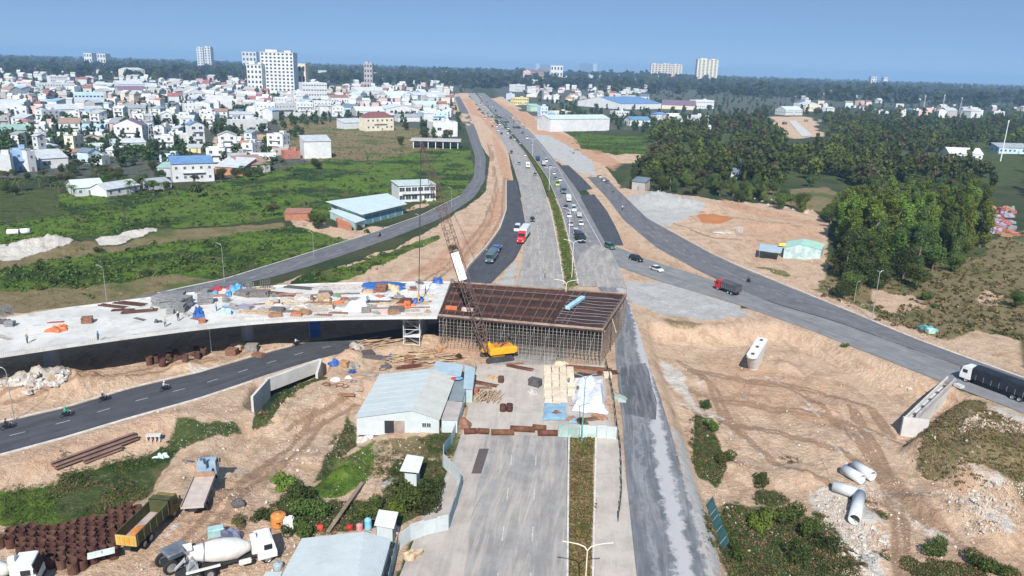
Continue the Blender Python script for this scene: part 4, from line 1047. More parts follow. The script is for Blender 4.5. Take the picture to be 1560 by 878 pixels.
def far_town():
    pts = []
    for poly, n, sd_ in [([(0,88),(360,96),(700,108),(700,130),(530,122),(360,104),(0,99)], 520, 51), ([(740,108),(1160,118),(1160,134),(990,130),(790,124)], 330, 52), ([(1100,122),(1560,138),(1560,158),(1300,150),(1100,138)], 120, 53)]:
        pts += [(x, y, None) for x, y in scatter_px(poly, 17, n * 2, sd_, 6)]
    mb = MB(); rr = random.Random(6)
    allp = [(x, y, rr.uniform(8, 20), rr.uniform(8, 18), rr.choice([3.5, 4, 7, 10]), rr.uniform(-.5, .5)) for x, y, _ in pts if not on_road(x, y, 10)] + far_rest
    for x, y, W, D, h, rz in allp:
        z = float(hgt(x, y)[0]); T = Matrix.Translation((x, y, z)) @ Matrix.Rotation(rz, 4, 'Z')
        mb.cur = rr.choice([0, 0, 0, 1, 2, 3]); mb.box((0, 0, h / 2 - .5), (W, D, h + 1), T=T)
        mb.cur = rr.choice([4, 4, 5, 6, 7, 8]); k = W / 2 + .4; d = D / 2 + .4; rh = rr.choice([.3, 3, 4])
        mb.add([(-k, -d, h), (k, -d, h), (k, d, h), (-k, d, h), (-k, 0, h + rh), (k, 0, h + rh)], [(0, 1, 5, 4), (2, 3, 4, 5), (0, 4, 3), (1, 2, 5), (3, 2, 1, 0)], T)
    o = mb.build('far_town', [WM('white'), WM('cream'), WM('palegrey'), WM('pink'), RM('white'), RM('pale'), RM('red'), RM('concrete'), RM('palegreen')])
    tag(o, 'far town of small pale houses towards the horizon', 'town', kind='stuff')
    for x, y, W, D, h, rz in allp: BUILD_AT.append((x, y, W * .5))
far_town()
def block(p0, p1, topy, depth, floors, nwin, wall, label, name='apartment_block', cat='apartment block', z=None, D=None, crown=True, wk='l', ribs=False):
    """tall building: base hidden by trees, so its distance D is given"""
    def at(px, py):
        d = RT * ((px - CX) / F) - UP * ((py - CY) / F) + _f0; t = D / d.y; return CAMP + d * t
    a, b = at(p0, topy), at(p1, topy); H = (a.z + b.z) / 2; W = (Vector((b.x, b.y)) - Vector((a.x, a.y))).length
    mid = Vector(((a.x + b.x) / 2, (a.y + b.y) / 2, 0)); t = thing(name, label, cat, mid + Vector((0, depth / 2, 0)), 0)
    w = MB(); w.box((0, 0, H / 2), (W, depth, H)); fh = H / floors
    if crown: w.box((-W * .2, 0, H + 2), (W * .35, depth * .5, 4)); w.box((W * .3, 0, H + 1.5), (W * .2, depth * .5, 3))
    if ribs:
        for i in range(nwin + 1): w.box((-W / 2 + W * i / nwin, -depth / 2 - .5, H / 2), (W / nwin * .28, 1.2, H))
    w.build('wall', WM(wall), t)
    MB().box((0, -.0, H + .15), (W + 1.0, depth + 1.0, .5)).build('roof', RM('white'), t)
    ww, wh = W / nwin * .5, fh * .5
    me = MB().box((0, 0, 0), (ww, .3, wh)).mesh('window', PANE)
    for f in range(floors):
        for i in range(nwin):
            o = bpy.data.objects.new('window', me); col.objects.link(o); o.parent = t; o.location = (-W / 2 + W * (i + .5) / nwin, -depth / 2 - .05, fh * (f + .5))
    BUILD_AT.append((mid.x, mid.y + depth / 2, W * .7)); return t
block(396, 446, 80, 24, 12, 8, 'white', 'tall white hotel with rows of small windows', 'hotel', 'hotel', D=1250)
block(375, 398, 98, 20, 6, 4, 'white', 'lower white wing left of the tall hotel', 'hotel_wing', 'hotel wing', D=1235)
block(447, 465, 97, 20, 3, 3, 'cream', 'cream round cornered block right of the hotel', D=1300, crown=False)
block(1064, 1094, 91, 40, 18, 5, 'cream', 'lone pale apartment tower on the right horizon', 'apartment_tower', 'apartment tower', D=3200, ribs=True)
block(993, 1008, 98, 30, 9, 3, 'cream', 'left slab of the pale apartment group on the horizon', D=3600, ribs=True)
block(1009, 1023, 98, 30, 9, 3, 'cream', 'middle slab of the pale apartment group on the horizon', D=3620, ribs=True)
block(1025, 1039, 99, 30, 9, 3, 'cream', 'right slab of the pale apartment group on the horizon', D=3640, ribs=True)
block(299, 308, 73, 30, 10, 2, 'white', 'left tower of the far white pair on the left horizon', 'apartment_tower', 'apartment tower', D=3000)
block(310, 320, 72, 30, 10, 2, 'white', 'right tower of the far white pair on the left horizon', 'apartment_tower', 'apartment tower', D=3010)
block(368, 390, 79, 30, 4, 4, 'palegrey', 'hazy grey block left of the hotel on the horizon', D=3300, crown=False)
block(127, 139, 81, 40, 3, 3, 'white', 'low white block on the left horizon', D=3200, crown=False)
block(147, 160, 82, 40, 3, 3, 'white', 'second low white block on the left horizon', D=3100, crown=False)
block(554, 567, 97, 16, 5, 3, 'concrete', 'unfinished grey concrete tower frame behind the halls', 'unfinished_building', 'building', D=1700)
block(839, 858, 100, 40, 3, 4, 'white', 'low white block on the far ridge left of the stadium hall', D=2900, crown=False)
block(1328, 1336, 117, 30, 4, 2, 'white', 'small white block on the right horizon', D=4000, crown=False)
block(1347, 1353, 118, 30, 4, 2, 'white', 'second small white block on the right horizon', D=4000, crown=False)
STEEL = M('galvanised_steel', (.50, .52, .53), .45, .6, var=.1)
STEELW = M('white_painted_steel', (.70, .72, .72), .5, var=.08)
STEELB = M('blue_grey_steel', (.22, .36, .42), .5, var=.1)
def lattice(a, b, w0, w1, n, r, mats, mb=None, br=None):
    mb = mb or MB(); a = Vector(a); b = Vector(b); d = (b - a).normalized(); u = d.orthogonal().normalized()
    if abs(d.z) > .5: u = (Vector((1, 0, 0)) - d * d.x).normalized()
    v = d.cross(u); br = br or r * .6
    def pt(t, k):
        w = (w0 + (w1 - w0) * t) / 2; return a + (b - a) * t + u * w * (1 if k in (0, 3) else -1) + v * w * (1 if k < 2 else -1)
    for k in range(4): mb.tube(pt(0, k), pt(1, k), r, n=4, cap=False)
    for i in range(n):
        t0, t1 = i / n, (i + 1) / n
        for k in range(4):
            j = (k + 1) % 4
            if i % 2: mb.tube(pt(t0, k), pt(t1, j), br, n=3, cap=False)
            else: mb.tube(pt(t0, j), pt(t1, k), br, n=3, cap=False)
            mb.tube(pt(t1, k), pt(t1, j), br, n=3, cap=False)
    return mb
def mast(q, h, label, w=3.0, m=STEELW):
    p = G(*q); t = thing('radio_mast', label, 'mast', p)
    lattice((0, 0, 0), (0, 0, h), w, w * .2, int(h / 2.2), .09, None).build('lattice', m, t)
    d = MB()
    for z in (h * .93, h * .97): d.box((.5, 0, z), (.3, .5, 1.8)); d.box((-.5, 0, z), (.3, .5, 1.8))
    d.build('antenna', STEELW, t)
mast((234,222), 26, 'white and blue lattice mast beside the white villa', 4.2)
for q, h, lb in [((1405,176),30,'leftmost of three thin masts above the wood'),((1434,176),32,'middle of three thin masts above the wood'),((1461,176),28,'rightmost of three thin masts above the wood'),((117,100),55,'thin mast on the left horizon'),((181,98),70,'second thin mast on the left horizon'),((1462,150),45,'thin mast far away on the right')]:
    mast(q, h, lb, 2.4)
p = G(1524, 246); t = thing('pole', 'tall white monopole rising from the wood at the right edge', 'pole', p)
MB().tube((0, 0, -.5), (0, 0, 27), .42, .22, 10).build('shaft', STEELW, t); MB().tube((0, 0, 27), (0, 0, 28.6), .5, .5, 10).build('antenna', STEELW, t)
p = G(1078, 216); t = thing('water_tower', 'silver water tower standing in the wood', 'water tower', p)
b = MB(); 
for i in range(4):
    a = i * 1.571 + .78; b.tube((math.cos(a) * 1.6, math.sin(a) * 1.6, -.3), (math.cos(a) * 1.1, math.sin(a) * 1.1, 9), .14)
b.build('leg_frame', STEEL, t); MB().lathe([(0, 8.8), (1.7, 9), (1.8, 10), (1.8, 12.6), (1.4, 13.3), (0, 13.6)], 16).build('tank', STEELW, t, True)
CONCR = M('pale_concrete', (.52, .505, .475), .88, var=.10, sc=.25, dirt=(.33,.30,.27), dirtamt=.5)
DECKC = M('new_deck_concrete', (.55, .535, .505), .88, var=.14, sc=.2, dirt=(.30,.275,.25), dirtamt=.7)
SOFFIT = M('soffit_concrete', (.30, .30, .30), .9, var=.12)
RUST = M('rusty_steel', (.17, .075, .045), .8, .3, var=.35, sc=1.5, dirt=(.30,.14,.07), rnd=.2)
RUSTD = M('dark_rusty_steel', (.115, .055, .042), .85, .3, var=.35, sc=1.2, dirt=(.16,.08,.05), rnd=.2)
PLY = M('dark_formwork_ply', (.058, .040, .038), .8, var=.35, sc=.35, dirt=(.13,.08,.06), dirtamt=.6)
TIMBER = M('site_timber', (.42, .30, .19), .85, var=.25, sc=1.2, rnd=.2)
PALET = M('pale_stacked_board', (.62, .53, .41), .85, var=.12, sc=1.5, dirt=(.40,.32,.24), rnd=.08)
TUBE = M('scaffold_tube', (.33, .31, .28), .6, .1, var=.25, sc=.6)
TUBE_SHADED = M('shaded_scaffold_tube', (.13,.11,.10), .6, .1, var=.25)  # inner-row tubes: shade under the deck slab put into the colour
TIN = M('pale_cyan_tin', (.52, .66, .67), .5, .1, var=.08, sc=.5, dirt=(.35,.34,.30), dirtamt=.4, corr=3)
TINB = M('teal_blue_tin', (.16, .30, .36), .5, .1, var=.15, sc=.5, dirt=(.15,.15,.15), corr=3)
TINW = M('white_tin', (.62, .68, .68), .45, .1, var=.07, sc=.5, dirt=(.42,.40,.36), dirtamt=.4, corr=3)
def tarp(c, n): return M(n, c, .45, var=.18, sc=1.2, bmp=.1)
BLUET = tarp((.035, .11, .34), 'blue_tarpaulin'); WHITET = tarp((.66, .66, .70), 'white_tarpaulin'); ORANGET = tarp((.52, .15, .06), 'orange_sheet'); REDT = tarp((.40,.05,.05),'red_sheet')
SKYT = tarp((.10, .32, .58), 'light_blue_sheet')
ROOFW = M('pale_roof_sheet', (.62, .67, .66), .42, .15, var=.05, sc=.4, dirt=(.44,.45,.42), dirtamt=.35, corr=2.2)
ROOFC = M('cream_roof_sheet', (.62, .62, .56), .5, .1, var=.06, sc=.4, dirt=(.44,.42,.38), dirtamt=.4, corr=2.2)
WALLW = M('pale_sheet_wall', (.60, .66, .66), .6, .05, var=.05, sc=.5, dirt=(.42,.40,.35), dirtamt=.4, corr=2.2)
GREYM = M('grey_bundle', (.22, .22, .22), .8, var=.3, sc=2, rnd=.25)
DZ = 7.5
def deck():
    near = [(-140,565),(-60,552),(0,543),(100,528),(200,514),(300,501),(380,493),(450,488),(520,485.5),(600,484.5),(666,484)]
    far = [(-140,520),(-60,500),(0,487),(100,470),(160,463),(250,451),(330,443),(400,437),(480,433),(560,431),(686,430)]
    def rs(pts, n):
        w = [P(a, b, DZ) for a, b in pts]; d = np.concatenate([[0], np.cumsum([(w[i+1]-w[i]).length for i in range(len(w)-1)])])
        t = np.linspace(0, d[-1], n); x = np.interp(t, d, [q.x for q in w]); y = np.interp(t, d, [q.y for q in w])
        for _ in range(4): x[1:-1] = (x[:-2]+2*x[1:-1]+x[2:])/4; y[1:-1] = (y[:-2]+2*y[1:-1]+y[2:])/4
        return x, y
    n = 70; nx, ny = rs(near, n); fx, fy = rs(far, n)
    t = thing('concrete_viaduct', 'long pale concrete viaduct deck curving in from the left edge', 'viaduct', (nx[n//2], ny[n//2], 0))
    o0 = t.location
    def sweep(name, prof, mat):
        m = len(prof); vs = []; fs = []
        for i in range(n):
            for (u, z) in prof: vs.append((nx[i]+(fx[i]-nx[i])*u - o0.x, ny[i]+(fy[i]-ny[i])*u - o0.y, DZ + z))
        for i in range(n-1):
            for k in range(m): j = (k+1) % m; fs.append((i*m+k, (i+1)*m+k, (i+1)*m+j, i*m+j))
        fs += [tuple(range(m)), tuple(range(n*m-1, n*m-m-1, -1))]
        b = MB(); b.add(vs, fs); o = b.build(name, mat, t)
        return o
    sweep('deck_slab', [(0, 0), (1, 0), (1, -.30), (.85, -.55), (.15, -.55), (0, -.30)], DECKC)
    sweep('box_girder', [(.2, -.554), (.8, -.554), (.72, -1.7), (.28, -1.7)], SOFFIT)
    sweep('edge_upstand', [(.0, .004), (.012, .004), (.012, .22), (.0, .22)], DECKC)
    sweep('edge_upstand', [(.988, .004), (1, .004), (1, .22), (.988, .22)], DECKC)
    sb = MB()
    for i in range(2, n-1):
        for q in (0, .25, .5, .75):
            x = nx[i-1]+(nx[i]-nx[i-1])*q - o0.x; y = ny[i-1]+(ny[i]-ny[i-1])*q - o0.y
            sb.tube((x, y+.3, DZ), (x, y+.3, DZ+.5), .025, n=3, cap=False)
    sb.build('starter_bars', RUSTD, t)
    for (a, b) in [((60,534),(82,475)), ((362,494),(385,438)), ((628,484),(655,430)), ((-110,560),(-90,508))]:
        q = (P(*a, DZ) + P(*b, DZ)) / 2; b = MB(); zt = DZ - 1.7
        b.lathe([(1.25, -1), (1.25, zt - 1.6), (1.9, zt - .2), (2.0, zt)], 20, Matrix.Translation((q.x - o0.x, q.y - o0.y, 0)))
        b.build('pier', CONCR, t, True)
        BUILD_AT.append((q.x, q.y, 3))
    return t
deck()
COVER_OFF.append(wpoly([(0,625),(700,560),(700,480),(0,520)]))
def falsework():
    A, B, C_, D_ = P(688,431,DZ), P(955,449,DZ), P(919,503,DZ), P(668,481,DZ)
    o0 = Vector((D_.x, D_.y, 0)); t = thing('scaffold_falsework', 'huge tube scaffold carrying the dark reinforced deck over the highway', 'scaffold', o0)
    A, B, C_, D_ = A - o0, B - o0, C_ - o0, D_ - o0
    def S(u, v, z): # u along, v back
        p = (D_ * (1-u) + C_ * u) * (1-v) + (A * (1-u) + B * u) * v; return Vector((p.x, p.y, z))
    fm = MB()
    for z0, z1, e in ((DZ-.42, DZ-.02, 0),):
        q = [S(-e, -e, 0), S(1+e, -e, 0), S(1+e, 1+e, 0), S(-e, 1+e, 0)]; fm.prism([(p.x, p.y) for p in q], z0, z1)
    fm.build('formwork', PLY, t)
    e = MB()
    for (u0, v0, u1, v1) in ((0, 0, 1, 0), (1, 0, 1, 1), (1, 1, 0, 1), (0, 1, 0, 0)):
        a, b = S(u0, v0, DZ+.15), S(u1, v1, DZ+.15); e.box((a+b)/2 + Vector((0,0,.0)), ((b-a).length, .12, .42), heading(a, b))
    e.build('edge_form', M('edge_plywood', (.30,.22,.17), .8, var=.3), t)
    rb = MB()
    for i in range(64): u = (i+.5)/64; rb.tube(S(u, .02, DZ+.08), S(u, .98, DZ+.08), .05, n=3, cap=False)
    for i in range(34): v = (i+.5)/34; rb.tube(S(.02, v, DZ+.16), S(.98, v, DZ+.16), .045, n=3, cap=False)
    rb.build('rebar_mat', RUSTD, t)
    wl = MB()
    for u in [.05,.1,.15,.21,.26,.33,.38,.45,.50,.57,.63,.66,.71,.75,.78]: wl.tube(S(u, .03, DZ+.34), S(u, .97, DZ+.34), .075, n=4)
    wl.tube(S(.02,.82,DZ+.36), S(.95,.80,DZ+.36), .07, n=4); wl.build('walers', M('waler_steel', (.24,.175,.155), .7, .2, var=.3, sc=1.5), t)
    for i in range(9):
        v = .1 + i*.085; d = MB(); pts = [S(.70 + .29*k/6, v + .015*math.sin(k*1.3+i), DZ+.30+.05*math.sin(k)) for k in range(7)] if i % 2 == 0 else [S(.70 + .29*k/6, v, DZ+.2) for k in range(7)]
        for k in range(6): d.tube(pts[k], pts[k+1], .045, n=4, cap=False)
        d.build('tendon_duct', STEEL, t)
    for i in range(4):   # web and cross walls of the open box
        v = .12 + i*.25; m = MB(); a, b = S(.02, v, DZ+.35), S(.68, v, DZ+.35); m.box((a+b)/2, ((b-a).length, .16, .5), heading(a, b)); m.build('web_form', RUSTD, t)
    nr, ncol = 11, 45
    for r_ in range(nr):
        v = .015 + .97*r_/(nr-1); m = MB(); h = DZ-.42; rr = random.Random(r_)
        for c in range(ncol):
            u = .005 + .99*c/(ncol-1); m.tube(S(u, v, -.1), S(u, v, h), .05, n=4, cap=False)
        for k in range(11):
            z = .25 + k*(h-.5)/10; m.tube(S(0, v, z), S(1, v, z), .036, n=3, cap=False)
        for c in range(0, ncol-3, 4):
            u0, u1 = .005+.99*c/(ncol-1), .005+.99*(c+2)/(ncol-1)
            if r_ % 3 == 0: m.tube(S(u0, v, .2), S(u1, v, h-.3), .036, n=3, cap=False)
        m.build('scaffold_row', TUBE if r_ == 0 else TUBE_SHADED, t)
    for c in range(0, ncol, 4):
        u = .005 + .99*c/(ncol-1); m = MB()
        for k in range(8): z = .33 + k*(DZ-.95)/7; m.tube(S(u, 0, z), S(u, 1, z), .036, n=3, cap=False)
        m.build('cross_ledger', TUBE, t)
    m = MB()
    for k in range(8): z = .33 + k*(DZ-.95)/7; m.tube(S(.995, 0, z), S(.995, 1, z), .04, n=3, cap=False)
    for c in range(24): v = c/23; m.tube(S(.995, v, -.1), S(.995, v, DZ+.5+.3*(c%3)), .045, n=4, cap=False)
    m.build('end_frame', M('rusty_tube', (.30,.22,.17), .7, .3, var=.3), t)
    jb = MB()
    for c in range(16): u = (c+.5)/16; jb.box(S(u, .5, DZ-.52), (.18, (A-D_).length*.99, .18), heading(D_, A)-R(90))
    jb.build('joist', TIMBER, t)
    p = S(.735, .38, 0)+o0; q = S(.785, .72, 0)+o0
    b = MB(); b.box((0,0,.35), ((q-p).length, 1.0, .7), bev=.08); o = b.build('fibre_bundle', M('pale_blue_pack', (.35,.55,.66), .5, var=.3, sc=2)); o.location = ((p+q)/2)+Vector((0,0,DZ+.42)); o.rotation_euler=(0,0,heading(p,q))
    tag(o, 'long pale blue packet lying across the dark reinforced deck', 'packet')
    for u, v, c, lb in ((.07,.13,ORANGET,'small orange box at the left front edge of the dark deck'),(.17,.12,M('pale_pink_box',(.6,.42,.38),.6),'small pinkish box at the left front edge of the dark deck')):
        p = S(u, v, DZ+.45)+o0; o = MB().box((0,0,.35), (2.4,.9,.7), bev=.06).build('tool_box', c); o.location = p; o.rotation_euler = (0,0,heading(D_,C_)); tag(o, lb, 'box')
    for i in range(3): BUILD_AT.append((o0.x+6+i*11, o0.y+10, 9))
    return t
falsework()
COVER_OFF.append(wpoly([(640,560),(940,560),(960,430),(680,430)]))
p = G(628, 524); t = thing('stair_tower', 'pale scaffold stair tower under the end of the viaduct', 'stair tower', p)
m = MB()
for x in (-1.6, 1.6):
    for y in (-1, 1): m.tube((x, y, 0), (x, y, 6.6), .06, n=4)
for z in (.2, 1.8, 3.4, 5.0, 6.5):
    for y in (-1, 1): m.tube((-1.6, y, z), (1.6, y, z), .045, n=4)
    for x in (-1.6, 1.6): m.tube((x, -1, z), (x, 1, z), .045, n=4)
m.build('frame', STEELW, t)
for i, (z0, z1) in enumerate(((.2,1.8),(1.8,3.4),(3.4,5.0),(5.0,6.5))):
    s = 1 if i % 2 else -1; f = MB(); a, b = Vector((-1.4*s, 0, z0)), Vector((1.4*s, 0, z1)); f.box((a+b)/2, ((b-a).length, .8, .08), 0 if s > 0 else 0, ry=-math.atan2(b.z-a.z, b.x-a.x) if s>0 else math.atan2(b.z-a.z, a.x-b.x)); f.build('stair_flight', STEEL, t)
MB().box((0,0,1.8),(3.1,1.9,.06)).build('platform', STEELW, t)
def crane():
    foot = G(737, 549); tip = P(641, 216, 40.5); body = G(757, 547)
    YEL = M('crane_yellow_paint', (.72,.36,.02), .4, var=.12, sc=1.5, dirt=(.35,.22,.08), coat=.2)
    DK = M('crane_dark_steel', (.05,.05,.05), .7)
    rz = heading(body, foot); t = thing('crawler_crane', 'yellow crawler crane with a tall lattice boom leaning over the bridge works', 'crane', body, rz)
    Mi = (Matrix.Translation(body) @ Matrix.Rotation(rz, 4, 'Z')).inverted()
    for s in (-1, 1):
        pr = [(-2.9,.45),(-2.6,.1),(-2.2,0),(2.2,0),(2.6,.1),(2.9,.45),(2.6,.95),(2.2,1.05),(-2.2,1.05),(-2.6,.95)]
        MB().side(pr, s*1.75-.38, s*1.75+.38).build('crawler_track', DK, t)
    b = MB(); b.box((0,0,.75),(2.4,2.8,.5)); b.tube((0,0,.9),(0,0,1.3),.9,n=14); b.build('undercarriage', YEL, t)
    b = MB(); b.box((-.7,0,2.05),(5.2,3.0,1.4),bev=.12); b.box((-3.35,0,2.0),(1.0,2.9,1.3),bev=.25); h = b.build('engine_house', YEL, t)
    MB().box((-1.0,-1.53,2.3),(2.2,.04,.45)).build('vent_panel', DK, h); MB().box((-.9,0,2.80),(3.2,1.6,.1)).build('roof_hatch', M('crane_orange_hatch',(.55,.2,.05),.6), h)
    b = MB(); b.side([(1.0,1.35),(2.7,1.35),(2.9,2.1),(2.5,3.1),(1.0,3.1)], -1.6, -.75); c = b.build('cab', YEL, t)
    MB().side([(2.72,1.6),(2.93,2.12),(2.56,3.0),(2.53,3.0),(2.89,2.1),(2.68,1.6)], -1.5, -.85).build('windscreen', PANE, c)
    MB().box((1.85,-1.62,2.45),(1.3,.04,.8)).build('side_window', PANE, c)
    ft = Vector((2.2, 0.2, 1.7)); tp = Mi @ tip
    lb = MB(); d = (tp-ft); L = d.length
    a1 = ft + d*.10; a2 = ft + d*.9
    RB = M('boom_rust_red_lattice', (.15,.085,.07), .6, .2, var=.3, sc=.5); BOOMD = M('boom_dark_lattice', (.13,.085,.07), .6, .2, var=.3, sc=.5)
    lattice(ft, a1, .5, 1.7, 3, .10, None, lb); lattice(a1, ft+d*.48, 1.7, 1.7, 14, .08, None, lb, .05); lb.build('boom_section', BOOMD, t)
    lb = MB(); lattice(ft+d*.48, ft+d*.80, 1.7, 1.5, 11, .06, None, lb, .04); lb.build('boom_section', RB, t)
    lb = MB(); lattice(ft+d*.80, tp, 1.5, .4, 9, .045, None, lb, .03); lb.build('boom_tip', BOOMD, t)
    u = d.normalized(); p0 = ft + d*.345; p1 = ft + d*.475
    q = (Matrix.Rotation(-rz, 4, 'Z')) @ Vector((0,-1,0)); side = u.cross(q).normalized()*.75; off = side.cross(u).normalized(); off = off if off.dot(q) > 0 else -off
    off = off*1.12; b = MB(); b.add([p0-side+off, p0+side+off, p1+side+off, p1-side+off, p0-side+off*1.05, p0+side+off*1.05, p1+side+off*1.05, p1-side+off*1.05], [(0,1,2,3),(7,6,5,4),(0,1,5,4),(1,2,6,5),(2,3,7,6),(3,0,4,7)])
    b.build('banner', M('white_banner', (.74,.78,.80), .6), t)
    g = MB(); gt = Vector((-2.4, 0, 4.9))
    for s in (-.8, .8): g.tube((-.3, s, 2.7), gt+Vector((0,s*.5,0)), .12, n=5); g.tube((-3.2, s, 2.7), gt+Vector((0,s*.5,0)), .1, n=5)
    g.build('gantry', DK, t)
    w = MB()
    for s in (-.35, .35): w.tube(gt+Vector((0,s,0)), tp+Vector((0,s,0)), .028, n=4)
    w.build('pendant_rope', DK, t)
    tw = tip; hk = Vector((tw.x-.6, tw.y, 9.2)); w = MB(); w.tube(tp, Mi @ hk, .05, n=4); w.tube(tp + Vector((0,.4,0)), (Mi @ hk)+Vector((0,.25,0)), .05, n=4); w.build('hoist_rope', DK, t)
    w = MB(); k = Mi @ hk; w.box(k, (.5,.35,1.0), bev=.1); w.tube(k+Vector((0,0,-.5)), k+Vector((.1,0,-1.1)), .09, n=6); w.tube(k+Vector((.1,0,-1.1)), k+Vector((-.25,0,-1.2)), .08, n=6); w.build('hook_block', YEL, t)
crane()
def shed6(label, fl, rf, fr, bl, rb, br, ze, zr, roof, wall, gapL=0, door=None, name='shed', cat='shed', wl=None):
    """front left eave, front ridge, front right eave, back ... (pixels), eave and ridge heights"""
    zeL = ze if not isinstance(ze, tuple) else ze[0]; zeR = ze if not isinstance(ze, tuple) else ze[1]
    FL, RF, FR, BL, RB_, BR = P(*fl, zeL), P(*rf, zr), P(*fr, zeR), P(*bl, zeL), P(*rb, zr), P(*br, zeR)
    o0 = (FL + FR + BL + BR) / 4; o0.z = 0; t = thing(name, label, cat, o0)
    FL, RF, FR, BL, RB_, BR = [q - o0 for q in (FL, RF, FR, BL, RB_, BR)]
    up = Vector((0,0,.07))
    for a, b, c, d, nm in ((FL, RF, RB_, BL, 0), (RF, FR, BR, RB_, 1)):
        r = MB(); r.add([a, b, c, d, a+up, b+up, c+up, d+up], [(3,2,1,0),(4,5,6,7),(0,1,5,4),(1,2,6,5),(2,3,7,6),(3,0,4,7)])
        r.build('roof', roof if not isinstance(roof, tuple) else roof[nm], t)
        s = MB()
        for k in range(1, 8):
            p, q = a.lerp(d, k/8)+up, b.lerp(c, k/8)+up; s.tube(p+Vector((0,0,.0)), q+Vector((0,0,.0)), .022, n=4)
        s.build('roof_seam', roof if not isinstance(roof, tuple) else roof[nm], t)
    ctr = Vector((0,0,0)); k = .975
    def ins(q): return Vector((q.x*k, q.y*k, 0))
    fl_, fr_, bl_, br_, rf_, rb_ = map(ins, (FL, FR, BL, BR, RF, RB_))
    w = MB(); z = -.06
    def up_(q, h): return Vector((q.x, q.y, h))
    base = -.4
    w.add([up_(fl_,base), up_(rf_,base), up_(fr_,base), up_(fr_,FR.z+z), up_(rf_,RF.z+z), up_(fl_,FL.z+z)], [(0,1,4,5),(1,2,3,4)])
    w.add([up_(bl_,base), up_(rb_,base), up_(br_,base), up_(br_,BR.z+z), up_(rb_,RB_.z+z), up_(bl_,BL.z+z)], [(5,4,1,0),(4,3,2,1)])
    w.add([up_(fl_,base), up_(bl_,base), up_(bl_,BL.z+z), up_(fl_,FL.z+z)], [(3,2,1,0)])
    w.add([up_(fr_,base), up_(br_,base), up_(br_,BR.z+z), up_(fr_,FR.z+z)], [(0,1,2,3)])
    w.build('wall', wall, t)
    c = o0; BUILD_AT.append((c.x, c.y, (FL-FR).length*.55))
    COVER_OFF.append([(q.x+o0.x, q.y+o0.y) for q in (FL, FR, BR, BL)])
    return t, o0, (fl_, fr_, bl_, br_, rf_)
t, o0, (fl_, fr_, bl_, br_, rf_) = shed6('large pale sheet metal site shed with a wide double pitch roof', (541,637), (628,626), (670,640), (578,571), (657,562), (694,576), (2.6, 2.5), 3.9, (ROOFW, ROOFC), WALLW)
wd = MB(); a, b = fl_.lerp(rf_, .50), fl_.lerp(rf_, .70); dirv = (b-a).normalized(); nrm = Vector((dirv.y, -dirv.x, 0))
q = (a+b)/2 + nrm*.05; wd.box((q.x, q.y, 1.05), ((b-a).length, .08, 2.1), heading(a, b)); wd.build('door_shade_panel', DARKIN, t)  # solid dark sheet on the wall paints the shade of a doorway
q = b + dirv*.55 + nrm*.10; MB().box((q.x, q.y, 1.05), (1.6,.07,2.1), heading(a, b)).build('door', M('brown_door', (.30,.24,.20), .7, var=.3), t)
for u, z in ((.45, 2.0), (.62, 2.0)):
    q = rf_.lerp(fr_, u) + nrm*.06; o = bpy.data.objects.new('window', WIN['s'][0]); col.objects.link(o); o.parent = t; o.location = (q.x, q.y, 1.5); o.rotation_euler = (0,0,heading(rf_, fr_)); o.scale=(.6,1,.6)
    p_ = bpy.data.objects.new('pane', WIN['s'][1]); col.objects.link(p_); p_.parent = o
t2, o2, (a_, b_, c_, d_, e_) = shed6('large pale roofed site shed cut by the bottom edge of the picture', (398,935), (538,925), (565,935), (460,821), (554,811), (596,822), (3.0, 3.0), 3.9, ROOFW, WALLW)
def lean(label, corners, z, roof, wall, name='lean_to', cat='lean-to', slope=0, walls=True, thick=.07, inset=.95):
    """flat sheet roof over four pixel corners at height z (near edge lower by slope)"""
    C4 = [P(a, b, z - (slope if i < 2 else 0)) for i, (a, b) in enumerate(corners)]; o0 = sum(C4, Vector())/4; o0 = Vector((o0.x, o0.y, float(hgt(o0.x, o0.y)[0]))); t = thing(name, label, cat, o0)
    V = [q-o0 for q in C4]; up = Vector((0,0,thick)); r = MB(); r.add(V+[q+up for q in V], [(3,2,1,0),(4,5,6,7),(0,1,5,4),(1,2,6,5),(2,3,7,6),(3,0,4,7)]); r.build('roof', roof, t)
    if walls:
        w = MB(); I = [Vector((q.x*inset, q.y*inset, q.z-.03)) for q in V]; Bt = [Vector((q.x, q.y, -.5)) for q in I]
        w.add(Bt+I, [(0,1,5,4),(1,2,6,5),(2,3,7,6),(3,0,4,7)]); w.build('wall', wall, t)
    else:
        w = MB()
        for q in V: w.tube((q.x*.93, q.y*.93, -.4), (q.x*.93, q.y*.93, q.z), .06, n=5)
        w.build('post', STEEL, t)
    COVER_OFF.append([(q.x, q.y) for q in C4]); BUILD_AT.append((o0.x, o0.y, 1.5))
    return t
GREYR = M('dark_grey_roof', (.23,.27,.29), .6, var=.12, sc=.6, dirt=(.3,.28,.26), corr=2.2); PINKR = M('dusty_pink_grey_roof', (.46,.41,.38), .7, var=.12, sc=.6, dirt=(.33,.27,.23), corr=2.2)
BLUER = M('blue_grey_roof', (.42,.54,.60), .5, var=.1, sc=.6, dirt=(.4,.4,.38), corr=2.2)
lean('pale blue roofed annex behind the large site shed', [(658,566),(702,574),(706,556),(664,551)], 2.7, BLUER, WALLW, 'annex', 'annex')
lean('slim blue grey annex at the back corner by the tin wall', [(706,592),(720,594),(724,562),(708,556)], 2.5, BLUER, TIN, 'annex', 'annex')
lean('dark grey roofed lean-to beside the large site shed', [(683,611),(704,612),(714,580),(694,578)], 2.3, GREYR, WALLW)
